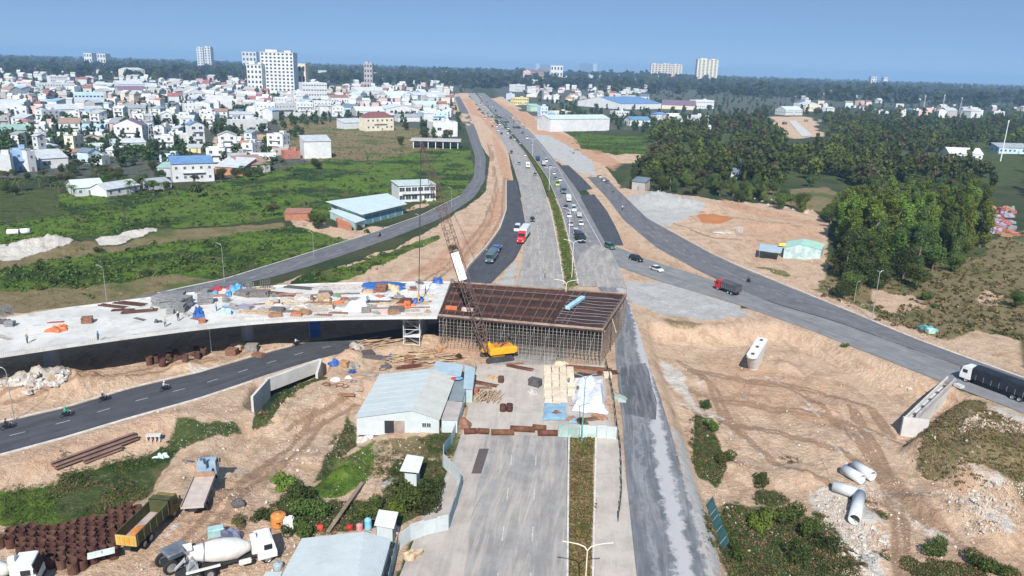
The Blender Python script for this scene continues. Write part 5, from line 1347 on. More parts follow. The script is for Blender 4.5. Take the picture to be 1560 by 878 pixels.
lean('dusty pink grey roofed lean-to at the front right of the site shed', [(672,640),(697,641),(705,614),(682,611)], 2.2, PINKR, WALLW)
lean('small white hut on a slope among bushes', [(609,718),(638,721),(646,697),(620,693)], 2.7, M('white_hut_roof',(.66,.67,.60),.6,var=.1,dirt=(.4,.4,.3),sc=.8), WALLW, 'hut', 'hut', inset=.62)
lean('white roofed outhouse behind the blue water tank', [(570,801),(600,806),(607,781),(577,777)], 2.6, M('white_hut_roof',(.66,.67,.60),.6), WALLW, 'outhouse', 'outhouse', inset=.8)
lean('small pale roof behind the mixer truck at the bottom edge', [(395,890),(425,885),(430,872),(405,872)], 2.0, ROOFW, WALLW, 'shelter', 'shelter')
for i, (q, c, lb) in enumerate((((693,577),REDT,'red cloth lying on the edge of the site shed roof'),((699,577),SKYT,'blue cloth lying on the edge of the lean-to roof'))):
    p = P(*q, 2.75); o = MB().blob((0,0,0),(.8,.6,.22),i).build('cloth', c); o.location = p; tag(o, lb, 'cloth')
def tank(q, r, h, c, label, lid=True, z=0):
    p = G(*q); p.z += z; t = thing('water_tank', label, 'water tank', p); m = M('tank_'+str(c[:3]), c, .35, var=.15, sc=2)
    b = MB(); pr = [(0,0),(r,0),(r,h*.12)]
    for k in range(5): z0 = h*(.15+k*.15); pr += [(r*1.0,z0),(r*.96,z0+h*.05),(r*1.0,z0+h*.1)]
    pr += [(r*.9,h*.93),(r*.5,h),(r*.3,h),(r*.3,h*1.06),(0,h*1.06)]; b.lathe(pr, 20); b.build('body', m, t, True); return t
tank((583,809), .78, 2.0, (.03,.24,.50), 'stout blue plastic water tank beside the outhouse')
tank((561,806), .45, 1.5, (.20,.45,.62), 'slim light blue tank left of the stout blue one')
tank((548,808), .42, .9, (.55,.22,.22), 'faded pink drum left of the slim light blue tank')
tank((533,806), .4, .5, (.50,.03,.03), 'low red tub by the washing line')
tank((488,807), .42, .6, (.55,.07,.04), 'red tub among the bushes by the bottom shed')
tank((424,866), .55, .7, (.30,.38,.42), 'round grey steel basin beside the mixer truck')
tank((425,800), .95, 1.6, (.55,.22,.06), 'round rusty orange tank behind the mixer cab')
tank((281,878), .6, 1.0, (.20,.26,.24), 'grey green drum behind the mixer truck')
p = G(441,806); o = MB().box((0,0,.75),(1.2,.9,1.5),bev=.08).box((.2,0,1.6),(.5,.5,.3)).build('ibc_tank', M('white_plastic',(.72,.72,.70),.5)); o.location=p; tag(o,'white square tank beside the rusty orange tank','tank')
p = G(603,813); o = MB().box((0,0,.5),(.8,.8,1.0),bev=.2).build('sack', M('pinkish_sack',(.6,.5,.48),.8)); o.location=p; tag(o,'pinkish upright sack right of the outhouse','sack')
def tinwall(label, pts, h, mats, name='tin_wall', cat='tin wall', post=True, leanx=0):
    w = [G(*q) for q in pts]; o0 = w[0].copy(); t = thing(name, label, cat, o0)
    for i in range(len(w)-1):
        a, b = w[i]-o0, w[i+1]-o0; d = (b-a); L = d.length; n = max(1, int(L/1.15)); s = MB(); rr = random.Random(i)
        nn = Vector((-d.y, d.x, 0)).normalized()
        for k in range(n):
            p, q = a.lerp(b, k/n), a.lerp(b, (k+1)/n-(0 if leanx else .01)); hh = h+(0 if leanx else rr.uniform(-.12,.1)); zz = (.0,)
            ofs = nn*rr.uniform(-.03,.03); l = Vector((leanx, 0, 0))
            s.add([p+ofs+Vector((0,0,-.3)), q+ofs+Vector((0,0,-.3)), q+ofs+l+Vector((0,0,hh)), p+ofs+l+Vector((0,0,hh)), p+ofs+nn*.05+Vector((0,0,-.3)), q+ofs+nn*.05+Vector((0,0,-.3)), q+ofs+l+nn*.05+Vector((0,0,hh)), p+ofs+l+nn*.05+Vector((0,0,hh))],
                  [(0,1,2,3),(7,6,5,4),(2,6,7,3),(0,3,7,4),(1,5,6,2)])
        s.build('panel', mats[i % len(mats)], t)
        if post:
            ps = MB()
            for k in range(0, n+1, 2): p = a.lerp(b, k/n)-nn*.06; ps.tube(p+Vector((0,0,-.3)), p+Vector((leanx,0,h-.1)), .05, n=5)
            ps.build('post', STEEL, t)
    return t
tinwall('long pale blue tin wall along the site edge with a bend near the hut', [(724,566),(717,592),(708,618),(698,646),(688,678),(676,694),(675,712)], 1.9, [TIN, TINB, TIN])
tinwall('bulging white tin sheets at the bend of the wall', [(675,712),(688,724),(702,742)], 2.1, [TINW])
tinwall('blue tin wall between the bend and the corner by the large bush', [(703,745),(696,770),(684,806)], 2.0, [TINB])
tinwall('white tin wall with jagged top in front of the large bushes', [(683,808),(665,812),(645,817),(625,824),(609,836)], 2.2, [TINW])
tinwall('blue tin wall beside the bottom shed', [(606,838),(598,870),(588,920)], 2.0, [TINB])
tinwall('leftmost dull green gate panel across the closed lane', [(850,666),(882,667)], 2.1, [M('dull_green_panel',(.36,.47,.43),.6,corr=2)], 'gate_panel', 'gate panel')
tinwall('middle pale green gate panel across the closed lane', [(882.5,667),(908,668)], 2.1, [M('pale_green_panel',(.46,.60,.55),.6,corr=2)], 'gate_panel', 'gate panel')
tinwall('rightmost white gate panel across the closed lane', [(908.5,668),(939,670)], 2.2, [TINW], 'gate_panel', 'gate panel')
NET = M('dark_green_netting', (.035,.07,.065), .8, var=.4, sc=2)
tinwall('dark netted fence along the edge of the site road', [(922,556),(928,580),(934,612),(938,648),(945,694),(946,757),(941,797)], 1.3, [NET], 'net_fence', 'fence')
tinwall('fallen dark green panel leaning beside the thicket', [(1074,768),(1083,795),(1098,838)], 1.3, [M('teal_green_panel',(.05,.14,.15),.6,var=.2)], 'leaning_panel', 'panel', leanx=.9)
tinwall('dark blue panel under the viaduct deck', [(472,515),(489,513)], 3.6, [M('deep_blue_panel',(.03,.12,.40),.5)], 'blue_panel', 'panel')
p = G(945,608); o = MB().blob((0,0,0),(1.2,1.5,.5),4,12).build('tarpaulin', M('greenish_grey_cloth',(.33,.38,.34),.8,var=.15,bmp=.1)); o.location=p; tag(o,'greyish green sheet heaped over the road edge by the netted fence','tarpaulin')
def culvert():
    a, b = P(410,598,-1.6), P(490,567,-1.6); o0 = Vector((a.x, a.y, 0)); t = thing('culvert', 'concrete box culvert headwall with splayed wing walls beside the road', 'culvert', o0)
    d = b-a; L = d.length; rz = heading(a, b); nn = Vector((-d.y, d.x, 0)).normalized(); m = d/2
    MB().box((m.x+nn.x*.3, m.y+nn.y*.3, -.25), (L+.4, .7, 2.4), rz).build('headwall', CONCR, t)
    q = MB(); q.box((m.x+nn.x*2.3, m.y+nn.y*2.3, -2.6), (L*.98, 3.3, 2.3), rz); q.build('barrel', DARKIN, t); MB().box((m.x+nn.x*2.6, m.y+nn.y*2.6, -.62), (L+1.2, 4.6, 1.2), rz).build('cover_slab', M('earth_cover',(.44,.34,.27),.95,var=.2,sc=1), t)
    for (e, out) in ((Vector((0,0,0)), P(385,624,-1.6)-o0), (Vector((d.x,d.y,0)), P(483,583,-1)-o0)):
        w = MB(); o_ = Vector((out.x, out.y, 0)); dd = (o_-e).normalized(); n2 = Vector((-dd.y, dd.x, 0))*.22
        z0, z1 = 1.1, .75
        w.add([e-n2+Vector((0,0,-4)), e+n2+Vector((0,0,-4)), o_+n2+Vector((0,0,-4)), o_-n2+Vector((0,0,-4)), e-n2+Vector((0,0,z0)), e+n2+Vector((0,0,z0)), o_+n2+Vector((0,0,z1)), o_-n2+Vector((0,0,z1))], [(3,2,1,0),(4,5,6,7),(0,1,5,4),(1,2,6,5),(2,3,7,6),(3,0,4,7)])
        w.build('wing_wall', CONCR, t)
    COVER_OFF.append([(o0.x+x, o0.y+y) for x, y in ((0,0),(d.x,d.y),(d.x+nn.x*4,d.y+nn.y*4),(nn.x*4,nn.y*4))])
culvert()
wt = MB(); pl = wpoly([(404,604),(484,572),(490,584),(440,606),(395,640)], -2.6); wt.add([(x,y,-2.6) for x,y in pl], [tuple(range(5))]); wo = wt.build('pond_water', M('green_dark_water',(.02,.035,.02),.15,spec=.6)); wo['kind']='structure'
def abutment():
    T0 = .35; A1, A2, B1, B2 = P(1377,636,T0), P(1443,573,T0), P(1400,633,T0), P(1457,579,T0); o0 = Vector((A1.x, A1.y, 0)); t = thing('bridge_abutment', 'concrete bridge abutment wall standing at the edge of the dug ground', 'abutment', o0)
    A1, A2, B1, B2 = [q-o0 for q in (A1, A2, B1, B2)]
    b = MB(); b.prism([(A1.x,A1.y),(B1.x,B1.y),(B2.x,B2.y),(A2.x,A2.y)][::1], -4.5, -.35); b.build('seat_wall', CONCR, t)
    C1, C2 = A1.lerp(B1,.18), A2.lerp(B2,.18); b = MB(); b.prism([(A1.x,A1.y),(C1.x,C1.y),(C2.x,C2.y),(A2.x,A2.y)], -.35, .35); b.build('front_kerb', CONCR, t)
    C1, C2 = A1.lerp(B1,.8), A2.lerp(B2,.8); b = MB(); b.prism([(C1.x,C1.y),(B1.x,B1.y),(B2.x,B2.y),(C2.x,C2.y)], -.35, .6); b.build('back_wall', M('stained_concrete',(.40,.37,.36),.9,var=.2,sc=.8,dirt=(.2,.17,.18),dirtamt=.7), t)
    E = P(1416,641,.3)-o0; d = (E-B1).normalized(); n2 = Vector((-d.y,d.x,0))*.2; b = MB(); s = A1.copy(); s.z = 0
    def V(p, z): return Vector((p.x, p.y, z))
    n2 = Vector((0,.35,0)); b.add([V(s-n2*.1,-4.5), V(E-n2*.1,-1.8), V(E+n2,-1.8), V(s+n2,-4.5), V(s-n2*.1,.37), V(E-n2*.1,.37), V(E+n2,.37), V(s+n2,.37)], [(3,2,1,0),(4,5,6,7),(0,1,5,4),(1,2,6,5),(2,3,7,6),(3,0,4,7)]); b.build('wing_wall', CONCR, t)
    for k in range(5):
        q = A1.lerp(A2, .12+k*.18).lerp(B1.lerp(B2, .12+k*.18), .5); MB().box((q.x,q.y,-.24),(.8,.8,.2),heading(A1,A2)).build('bearing_pad', M('dark_pad',(.10,.09,.09),.8), t)
    q = P(1455,585,.4); o = MB().box((0,0,0),(1.2,1.4,.5),.4).build('concrete_block', CONCR); o.location = P(1461,588,.3); tag(o,'pale concrete block at the road end of the abutment','block')
abutment()
E1, E2 = P(1161,517,.9), P(1146,541,.9); o0 = Vector(((E1.x+E2.x)/2, (E1.y+E2.y)/2, 0)); t = thing('bridge_pier', 'lone white oval bridge pier standing in the dug ground', 'pier', o0, heading(E2, E1))
L = (E1-E2).length/2
def stad(r, l, n=10):
    return [(l+math.cos(-math.pi/2+math.pi*i/n)*r, math.sin(-math.pi/2+math.pi*i/n)*r) for i in range(n+1)] + [(-l+math.cos(math.pi/2+math.pi*i/n)*r, math.sin(math.pi/2+math.pi*i/n)*r) for i in range(n+1)]
b = MB(); pr = [(stad(.95, L*.35), -4), (stad(.98, L*.45), -2.8), (stad(1.05, L*.92), .3), (stad(1.12, L), .5), (stad(1.12, L), .9)]; vs = []; n = len(pr[0][0])
for s_, z in pr: vs += [(x, y, z) for x, y in s_]
b.add(vs, [(k*n+i, k*n+(i+1)%n, (k+1)*n+(i+1)%n, (k+1)*n+i) for k in range(4) for i in range(n)] + [tuple(range(4*n, 5*n))]); b.build('shaft', M('white_concrete',(.66,.65,.62),.85,var=.06,dirt=(.45,.4,.35)), t)
for x in (-L*.9, -.1, L*.85): MB().box((x,0,.98),(.9,.6,.16)).build('bearing_pad', M('dark_pad',(.10,.09,.09),.8), t)
def casing_mesh(r, h, n=14):
    b = MB(); b.lathe([(r*.9,.02),(r*.9,h),(r,h),(r,0),(r*.9,.02)], n); k = n
    b.lathe([(0,.03),(r*.9,.03)], n); return b.mesh('casing', RUSTD)
CAS = casing_mesh(.54, 1.35)
def casing(p, label, group=None, s=1, rx=0, rz=0, name='steel_casing', me=None):
    o = bpy.data.objects.new(name, me or CAS); col.objects.link(o); o.location = p; o.scale = (s,s,s*random.uniform(.85,1.15)); o.rotation_euler = (rx, random.uniform(-.03,.03), rz); tag(o, label, 'steel casing', group); return o
pts = []
o_ = G(95,845); poly = wpoly([(-15,838),(0,826),(40,806),(62,806),(105,808),(122,790),(185,776),(218,780),(212,800),(180,812),(178,850),(150,862),(118,878),(60,868),(15,846)])
for i in range(-25, 26):
    for j in range(-16, 17):
        x = o_.x+i*1.17+(j%2)*.58; y = o_.y+j*1.02
        if sdist(np.array([x]),np.array([y]),poly)[0] > .3: pts.append((x+random.uniform(-.05,.05), y+random.uniform(-.05,.05)))
print('casings', len(pts))
for x, y in pts: casing(onG(x,y,.0), 'short rusty steel casing standing in the packed yard at the lower left', 'rusty casings standing in the yard', rz=random.random()*6)
for i, q in enumerate([(228,556),(238,553),(247,558),(256,549),(265,553),(274,546),(283,550),(292,543),(301,547),(309,541),(248,549),(268,544),(287,541),(300,538)]):
    casing(G(*q), 'rusty casing in the row on the bank below the viaduct', 'rusty casings on the bank', 1.05, rx=random.choice([0,.2,1.4]), rz=random.random()*3)
for q, lb in (((766,627),'left one of two rusty casings standing in the closed lane'),((776,627),'right one of two rusty casings standing in the closed lane'),((763,583),'single rusty casing beside the pole heap')): casing(G(*q), lb, s=1.0)
p = P(154,843,1.5); o = MB().box((0,0,0),(2.7,1.1,.08)).box((-.3,0,.12),(.7,.5,.16)).build('sheet', M('mint_sheet',(.55,.66,.60),.6)); o.location = p; o.rotation_euler=(.05,0,.5); tag(o,'pale mint coloured sheet lying on the rusty casings','sheet')
def pipe(q0, q1, r, label, m=RUST, group=None, name='steel_pipe', cat='steel pipe', dz=0, hollow=True):
    a, b = G(*q0), G(*q1); c = (a+b)/2; L = (b-a).length; mb = MB(); mb.lathe([(r*.86,-L/2),(r,-L/2),(r,L/2),(r*.86,L/2),(r*.86,-L/2)], 16, axis='X'); o = mb.build(name, m, None, True); o.location = (c.x, c.y, max(a.z,b.z)+r+dz); o.rotation_euler = (0,0,heading(a,b)); tag(o, label, cat, group); return o
for i, (q0, q1, dz, lb) in enumerate([((707,662),(726,661),0,'leftmost'),((727,661),(745,662),0,'second from the left'),((748,663),(783,663),0,'third from the left'),((777,657),(815,659),0,'long upper one in the middle'),((811,655),(832,657),.1,'short raised one'),((819,664),(849,664),0,'rightmost')]):
    pipe(q0, q1, .48, f'rusty pipe lying across the closed lane, {lb} of the row', RUST)
CPIPE = M('concrete_pipe_grey', (.50,.53,.55), .8, var=.08, dirt=(.4,.36,.32))
for q0, q1, lb, dz in (((1284,722),(1312,739),'topmost of the heap of concrete pipes',.0),((1300,716),(1328,733),'upper right one of the heap of concrete pipes',0),((1268,748),(1304,762),'lower left one of the heap of concrete pipes',0),((1308,764),(1300,800),'front one of the concrete pipes pointing down the slope',0)):
    pipe(q0, q1, .8, 'grey concrete pipe, ' + lb, CPIPE, name='concrete_pipe', cat='concrete pipe', dz=dz)
for q0, q1, lb in (((12,358),(30,358),'left one of two white pipes lying in the far left field'),((31,357),(47,357),'right one of two white pipes lying in the far left field')): pipe(q0, q1, .9, lb, M('white_pipe',(.7,.7,.7),.6), name='concrete_pipe', cat='concrete pipe')
IB = M('brown_steel_beam', (.24,.15,.12), .7, .2, var=.25, dirt=(.4,.3,.25))
for q0, q1, lb in (((79,714),(207,667),'longest outer steel beam on the slope above the thicket'),((84,719),(211,672),'long inner steel beam on the slope above the thicket'),((128,709),(186,687),'short steel beam lying below the two long ones')):
    a, b = G(*q0), G(*q1); c = (a+b)/2; L = (b-a).length; m = MB(); m.box((0,0,.05),(L,.5,.06)); m.box((0,0,.55),(L,.5,.06)); m.box((0,0,.3),(L,.07,.44)); o = m.build('steel_beam', IB); o.location = (c.x,c.y,max(a.z,b.z,c.z)+.12); o.rotation_euler=(0,math.atan2(a.z-b.z,L),heading(a,b)); tag(o, lb, 'steel beam')
p = G(235,672); t = thing('bench_form', 'white concrete trestle on the slope right of the steel beams', 'trestle', p, .1); MB().box((0,0,1.0),(2.2,.8,.25)).build('top', CONCR, t)
for x in (-.9,-.3,.3,.9): MB().box((x,-.3,.4),(.15,.15,.9)).build('leg', CONCR, t)
rr = random.Random(4)
k = 0
for j in range(5):
    for i in range(4):
        if (i, j) in ((3,0),): continue
        x0 = 831 + i*11.5 + j*-.3; y0 = 612 - j*11
        p = G(x0+4, y0); h = rr.uniform(.7, 1.25); L = 1.25; b = MB()
        for s in range(5): b.box((rr.uniform(-.04,.04), rr.uniform(-.04,.04), h*(s+.5)/5), (L, 1.7, h/5-.02), rr.uniform(-.03,.03))
        o = b.build('board_stack', PALET); o.location = p; o.rotation_euler=(0,0,rr.uniform(-.05,.05))
        row = ['front','second','third','fourth','rear'][j]; cl = ['first','second','third','fourth'][i]
        tag(o, f'cream stack of boards, {cl} from the left in the {row} row', 'board stack', 'cream stacks of boards in the closed lane'); k += 1
def sheet(label, pts, z, mat, seed=0, lump=.35, name='tarpaulin', cat='tarpaulin', n=14, base=0):
    """draped sheet over four pixel corners (near left, near right, far right, far left)"""
    c4 = [P(a, b, z) for a, b in pts]; o0 = sum(c4, Vector())/4; o0.z = z; vs = []; fs = []; rg = random.Random(seed); px_ = rg.uniform(0, 50)
    for j in range(n+1):
        for i in range(n+1):
            u, v = i/n, j/n; p = c4[0].lerp(c4[1], u).lerp(c4[3].lerp(c4[2], u), v) - o0
            e = min(u, 1-u, v, 1-v); h = lump*(.35+1.1*float(vnoise(np.array([u*4+px_]), np.array([v*4+px_]))[0]))*min(1, e*7)
            p += Vector((float(vnoise(np.array([v*6+px_]),np.array([u*2.]))[0])-.5, float(vnoise(np.array([u*6+px_]),np.array([v*2.]))[0])-.5, 0))*.5*(1 if e < .01 else .2)
            vs.append((p.x, p.y, h)); 
    m = n+1; base_i = len(vs)
    for j in range(n):
        for i in range(n): a = j*m+i; fs.append((a, a+1, a+m+1, a+m))
    o = MB().add(vs, fs).build(name, mat); o.location = o0 + Vector((0,0,.05)); tag(o, label, cat); return o
sheet('large white tarpaulin covering goods right of the cream stacks', [(871,627),(925,632),(918,578),(876,577)], .1, WHITET, 1, 1.1)
BC = M('blue_roofing_sheet',(.26,.42,.55),.5,var=.12,sc=1,dirt=(.4,.38,.35),corr=2.2)
sheet('blue corrugated sheets lying in front of the cream stacks', [(826,641),(864,641),(862,614),(828,615)], .1, BC, 2, .25, 'roofing_sheets', 'roofing sheets')
sheet('small blue corrugated sheet right of the larger blue sheets', [(866,645),(880,645),(880,634),(866,634)], .1, BC, 3, .2, 'roofing_sheets', 'roofing sheets')
sheet('small dark blue patch of sheet on the ground behind the site shed', [(590,549),(608,545),(606,536),(592,538)], .1, BLUET, 4, .3)
LOG = MB().tube((-2,0,0),(2,0,0),.09,.07,6).mesh('pole', TIMBER)
rr = random.Random(9)
def poles(c, n, w, ang, label, group, zr=.8, s=1, sp=.9):
    p0 = G(*c)
    for i in range(n):
        o = bpy.data.objects.new('timber_pole', LOG); col.objects.link(o); x = rr.uniform(-w, w)*s; o.location = p0 + Vector((x, rr.uniform(-sp,sp)*s, .12+rr.uniform(0,zr)*(1-abs(x)/w/s)))
        o.rotation_euler = (0, rr.uniform(-.1,.1), ang+rr.uniform(-.25,.25)); o.scale=(s,s,s); tag(o, label, 'timber pole', group)
poles((742,606), 42, 2.6, R(78), 'timber pole in the heap left of the two rusty casings', 'poles of the lane heap')
poles((640,545), 40, 5.5, R(20), 'timber pole in the heap between site shed and scaffold', 'poles of the scaffold heap', .9, 1, 2.4)
poles((590,525), 26, 4.5, R(35), 'timber pole in the heap on the roadside under the viaduct end', 'poles of the roadside heap', .9, 1.2, 2)
BOXC = [M('clutter_%d'%i, c, .75, var=.3, sc=2, rnd=.3) for i, c in enumerate([(.30,.17,.10),(.22,.20,.18),(.45,.33,.22),(.12,.11,.11),(.40,.36,.33),(.34,.12,.08)])]
def clutter(q, z, s, kind, label, cat, mat, rz=None, name=None):
    p = P(*q, z) if z else G(*q); b = MB(); rg = random.Random(int(q[0]*7+q[1])); rz = rg.uniform(-.5,.5) if rz is None else rz
    if kind == 'bundle':
        for i in range(6): b.box((rg.uniform(-.05,.05), -.5*s+i*.2*s, .12*s+rg.uniform(0,.06)), (s*2.0*rg.uniform(.85,1.05), .17*s, .24*s), rg.uniform(-.03,.03)); b.box((rg.uniform(-.1,.1), -.5*s+i*.2*s, .38*s), (s*1.9*rg.uniform(.7,1.0), .17*s, .24*s), rg.uniform(-.05,.05))
    elif kind == 'stack':
        for i in range(6): b.box((rg.uniform(-.06,.06)*s, rg.uniform(-.06,.06)*s, (i+.5)*.16*s), (1.5*s, 1.1*s, .14*s), rg.uniform(-.08,.08))
    elif kind == 'bars':
        for i in range(10): y = (i-5)*.12*s; b.tube((-2.4*s*rg.uniform(.85,1), y, .06+rg.uniform(0,.15)), (2.4*s*rg.uniform(.85,1), y+rg.uniform(-.2,.2), .06+rg.uniform(0,.15)), .045*s, n=4)
    elif kind == 'heap': b.blob((0,0,-.05), (1.1*s,.8*s,.7*s), rg.randrange(99), 12, .45)
    elif kind == 'frames':
        for i in range(5):
            x = (i-2)*.35*s
            for y in (-.6*s,.6*s): b.tube((x,y,0),(x+.1,y,1.5*s),.06,n=4)
            for zz in (.3,.9,1.45): b.tube((x,-.6*s,zz*s),(x,.6*s,zz*s),.05,n=4)
    elif kind == 'plank': b.box((0,0,.08*s),(3.4*s,.35*s,.12*s)).box((.2,.4*s,.1*s),(3.0*s,.3*s,.12*s),.05)
    elif kind == 'ring':
        b.lathe([(.55*s,.05),(.62*s,.15),(.75*s,.05),(.62*s,-.0),(.55*s,.05)], 14)
    o = b.build(name or cat.replace(' ','_'), mat); o.location = p + Vector((0,0,.02)); o.rotation_euler = (0,0,rz); tag(o, label, cat); return o
Z = DZ + .0
CL = [((10,482),'frames','grey form panels at the far left edge of the viaduct deck',1.3,GREYM),((8,492),'heap','dark heap beside the grey form panels at the deck end',1.1,BOXC[3]),((16,497),'stack','grey pile near the left end of the deck',1.0,GREYM),((6,515),'bars','bars lying near the left edge of the deck',.8,BOXC[4]),
      ((90,504),'heap','orange netting heap on the left part of the deck',1.3,ORANGET),((84,492),'plank','dark and red plank on the left part of the deck',.8,BOXC[5]),((97,498),'heap','small orange scrap on the left part of the deck',.6,ORANGET),((133,492),'stack','square rusty crate alone on the left part of the deck',1.2,BOXC[0]),
      ((198,463),'bars','long rust brown rebar bundle at the far edge of the deck',1.5,RUSTD),((172,467),'bars','thin rebar bundle left of the long one',1.3,RUSTD),((188,473),'bars','short dark bars below the long bundle',.9,RUSTD),((213,475),'bars','slanting dark bars in the middle of the deck',1.4,RUSTD),((232,472),'heap','small dark heap right of the slanting bars',.7,GREYM),
      ((246,465),'stack','tall grey stack, leftmost of the grey block group',2.0,GREYM),((256,458),'stack','grey stack at the back of the grey block group',1.8,GREYM),((257,467),'stack','big grey stack in the middle of the grey block group',2.2,GREYM),((270,459),'stack','grey stack at the right back of the grey block group',2.0,GREYM),((276,468),'stack','large grey stack at the right of the grey block group',2.3,GREYM),((283,461),'stack','slim grey stack at the far right of the grey block group',1.5,GREYM),((273,475),'stack','lower grey stack in front of the grey block group',1.7,GREYM),((287,481),'heap','pale grey heap in front of the blue tarpaulin',1.0,GREYM),((260,478),'stack','single flat grey block in front of the group',.9,GREYM),
      ((313,462),'stack','lone grey rounded stack between group and coloured goods',1.9,GREYM),((213,487),'bars','small loose bars at the deck middle',.6,BOXC[3]),((240,491),'heap','small dark scrap near the deck front',.7,BOXC[3]),((302,488),'plank','rust brown planks beneath the blue tarpaulin',1.1,BOXC[0]),((308,492),'stack','orange brown crate at the deck edge below the blue tarpaulin',.8,BOXC[5]),
      ((303,446),'frames','grey frames at the far deck edge',1.0,GREYM),((315,447),'stack','grey white stack beside the frames',1.0,GREYM),((372,450),'bundle','left one of two grey brown timber bundles',1.9,BOXC[1]),((396,451),'bundle','right one of two grey brown timber bundles',2.1,BOXC[1]),((378,443),'frames','grey frames behind the timber bundles',1.2,GREYM),((404,439),'frames','black frames at the far edge behind the timber bundles',1.3,BOXC[3]),
      ((352,471),'heap','grey heap in the middle of the deck',1.2,GREYM),((345,478),'heap','bluish grey heap near the deck front',1.4,M('bluish_grey_goods',(.38,.48,.56),.7,var=.2)),((375,470),'bundle','purple grey bundle in the middle of the deck',1.4,M('purple_grey_goods',(.30,.28,.34),.7,var=.2)),((392,478),'plank','long rust orange planks along the deck front',2.2,BOXC[2]),((425,470),'heap','whitish grey heap in the middle of the deck',1.3,BOXC[4]),((412,464),'heap','pale brown scrap right of the timber bundles',.8,BOXC[2]),
      ((420,482),'bundle','rust brown bundle at the deck front',1.3,BOXC[0]),((452,481),'bundle','dark red bundle at the deck front',1.1,BOXC[5]),((465,478),'bundle','brown bundle right of the dark red one',1.3,BOXC[0]),((455,473),'bundle','tan bundle behind the dark red one',1.2,BOXC[2]),((492,481),'plank','brown planks at the deck front',1.0,BOXC[0]),((515,478),'plank','loose planks at the deck front',1.1,BOXC[0]),
      ((493,459),'stack','tan wooden stack in the middle of the deck',1.6,BOXC[2]),((485,463),'plank','long brown plank pile in the middle of the deck',1.7,BOXC[0]),((515,452),'heap','green and brown heap right of the tan stack',.8,M('dull_green_goods',(.12,.22,.12),.8)),((520,449),'plank','slanting brown planks right of the tan stack',1.1,BOXC[2]),((517,464),'heap','bright orange bag heap in the middle of the deck',1.0,ORANGET),((455,439),'bars','dark bars at the far deck edge',1.4,BOXC[3]),((520,437),'bars','long pale bars at the far deck edge',1.8,BOXC[4]),
      ((582,443),'stack','dark brown stack at the foot of the long blue tarpaulin',1.5,BOXC[0]),((569,446),'heap','brown scrap left of the dark brown stack',.7,BOXC[0]),((630,440),'heap','dark scrap right of the long blue tarpaulin',.8,BOXC[3]),((618,445),'heap','pale scrap right of the long blue tarpaulin',.8,BOXC[4]),((650,450),'plank','thin boards on the deck near the crane boom',.8,BOXC[2]),((660,455),'heap','small scrap on the deck near the dark formwork',.7,BOXC[4]),((648,461),'plank','boards beside the small blue tarpaulin',.8,BOXC[0]),
      ((600,478),'bundle','rusty bundle left of the orange netting at the deck end',1.2,BOXC[0]),((613,470),'heap','orange netting at the deck end',1.3,ORANGET),((622,466),'heap','red orange netting heap next to the small blue tarpaulin',1.1,ORANGET),((588,478),'heap','pinkish heap at the deck front',.9,M('pinkish_goods',(.55,.34,.30),.7)),((573,478),'heap','green brown heap at the deck front',.8,BOXC[1]),((632,480),'plank','boards near the end of the deck front',.9,BOXC[2]),((557,476),'stack','dark stack under the white tarpaulin edge',1.1,BOXC[1]),((434,449),'bars','long dark bars lying across the deck',1.8,BOXC[3]),((445,461),'bars','pale bars lying along the deck',2.1,BOXC[4]),((540,466),'bars','grey bars along the deck behind the white tarpaulin',2.0,BOXC[1]),((470,470),'bars','thin bars along the deck front',2.0,BOXC[4]),((560,455),'bars','pale bars below the long blue tarpaulin',1.8,BOXC[4]),((640,432),'heap','dark heap at the far deck edge near the boom',.9,BOXC[3]),((345,460),'frames','thin frames behind the bluish heap',.8,GREYM),((330,452),'plank','maroon planks left of the light blue sheet',1.5,BOXC[5])]
for q, kd, lb, s, m in CL: clutter(q, Z, s, kd, lb, {'bars':'bar bundle','bundle':'bundle','stack':'stack','heap':'heap','frames':'frame stack','plank':'plank pile'}[kd], m)
for lb, pts, m, l in [('pointed blue tarpaulin near the deck front left of the bundles',[(295,485),(312,484),(306,470),(297,472)],BLUET,.8),('light blue sheet at the far deck edge',[(348,445),(369,444),(370,437),(350,437)],SKYT,.7),('maroon sheet left of the light blue sheet',[(320,447),(340,443),(338,438),(320,441)],REDT,.6),('pale blue sheet in front of the maroon sheet',[(321,452),(333,451),(332,446),(322,447)],SKYT,.5),('small teal sheet right of the maroon goods',[(343,453),(353,452),(353,446),(344,447)],SKYT,.5),
      ('long bright blue tarpaulin near the end of the deck',[(552,442),(617,443),(618,432),(553,431)],BLUET,.5),('small blue tarpaulin at the far edge beside the boom',[(658,434),(676,433),(673,425),(660,426)],BLUET,.6),('blue tarpaulin next to the orange netting',[(628,464),(646,463),(645,455),(630,456)],BLUET,.7),('white tarpaulin ridge at the deck front',[(522,476),(566,476),(560,463),(528,465)],WHITET,1.0),('pale lilac sheet lying flat near the deck middle',[(540,461),(600,460),(598,450),(545,451)],WHITET,.3),('white sheet beside the small blue tarpaulin',[(640,441),(668,440),(668,433),(643,434)],WHITET,.3),('pale cloth at the middle of the deck',[(440,474),(470,471),(468,466),(442,468)],WHITET,.3),('light blue cloth over goods at the deck front',[(338,481),(350,480),(349,470),(338,471)],SKYT,.8)]:
    sheet(lb, pts, Z, m, int(pts[0][0]), l)
o = clutter((350,441), Z, .8, 'heap', 'pink and red bag heap between maroon and light blue sheets', 'heap', M('pink_red_goods',(.62,.10,.14),.6))
rb_ = random.Random(12)
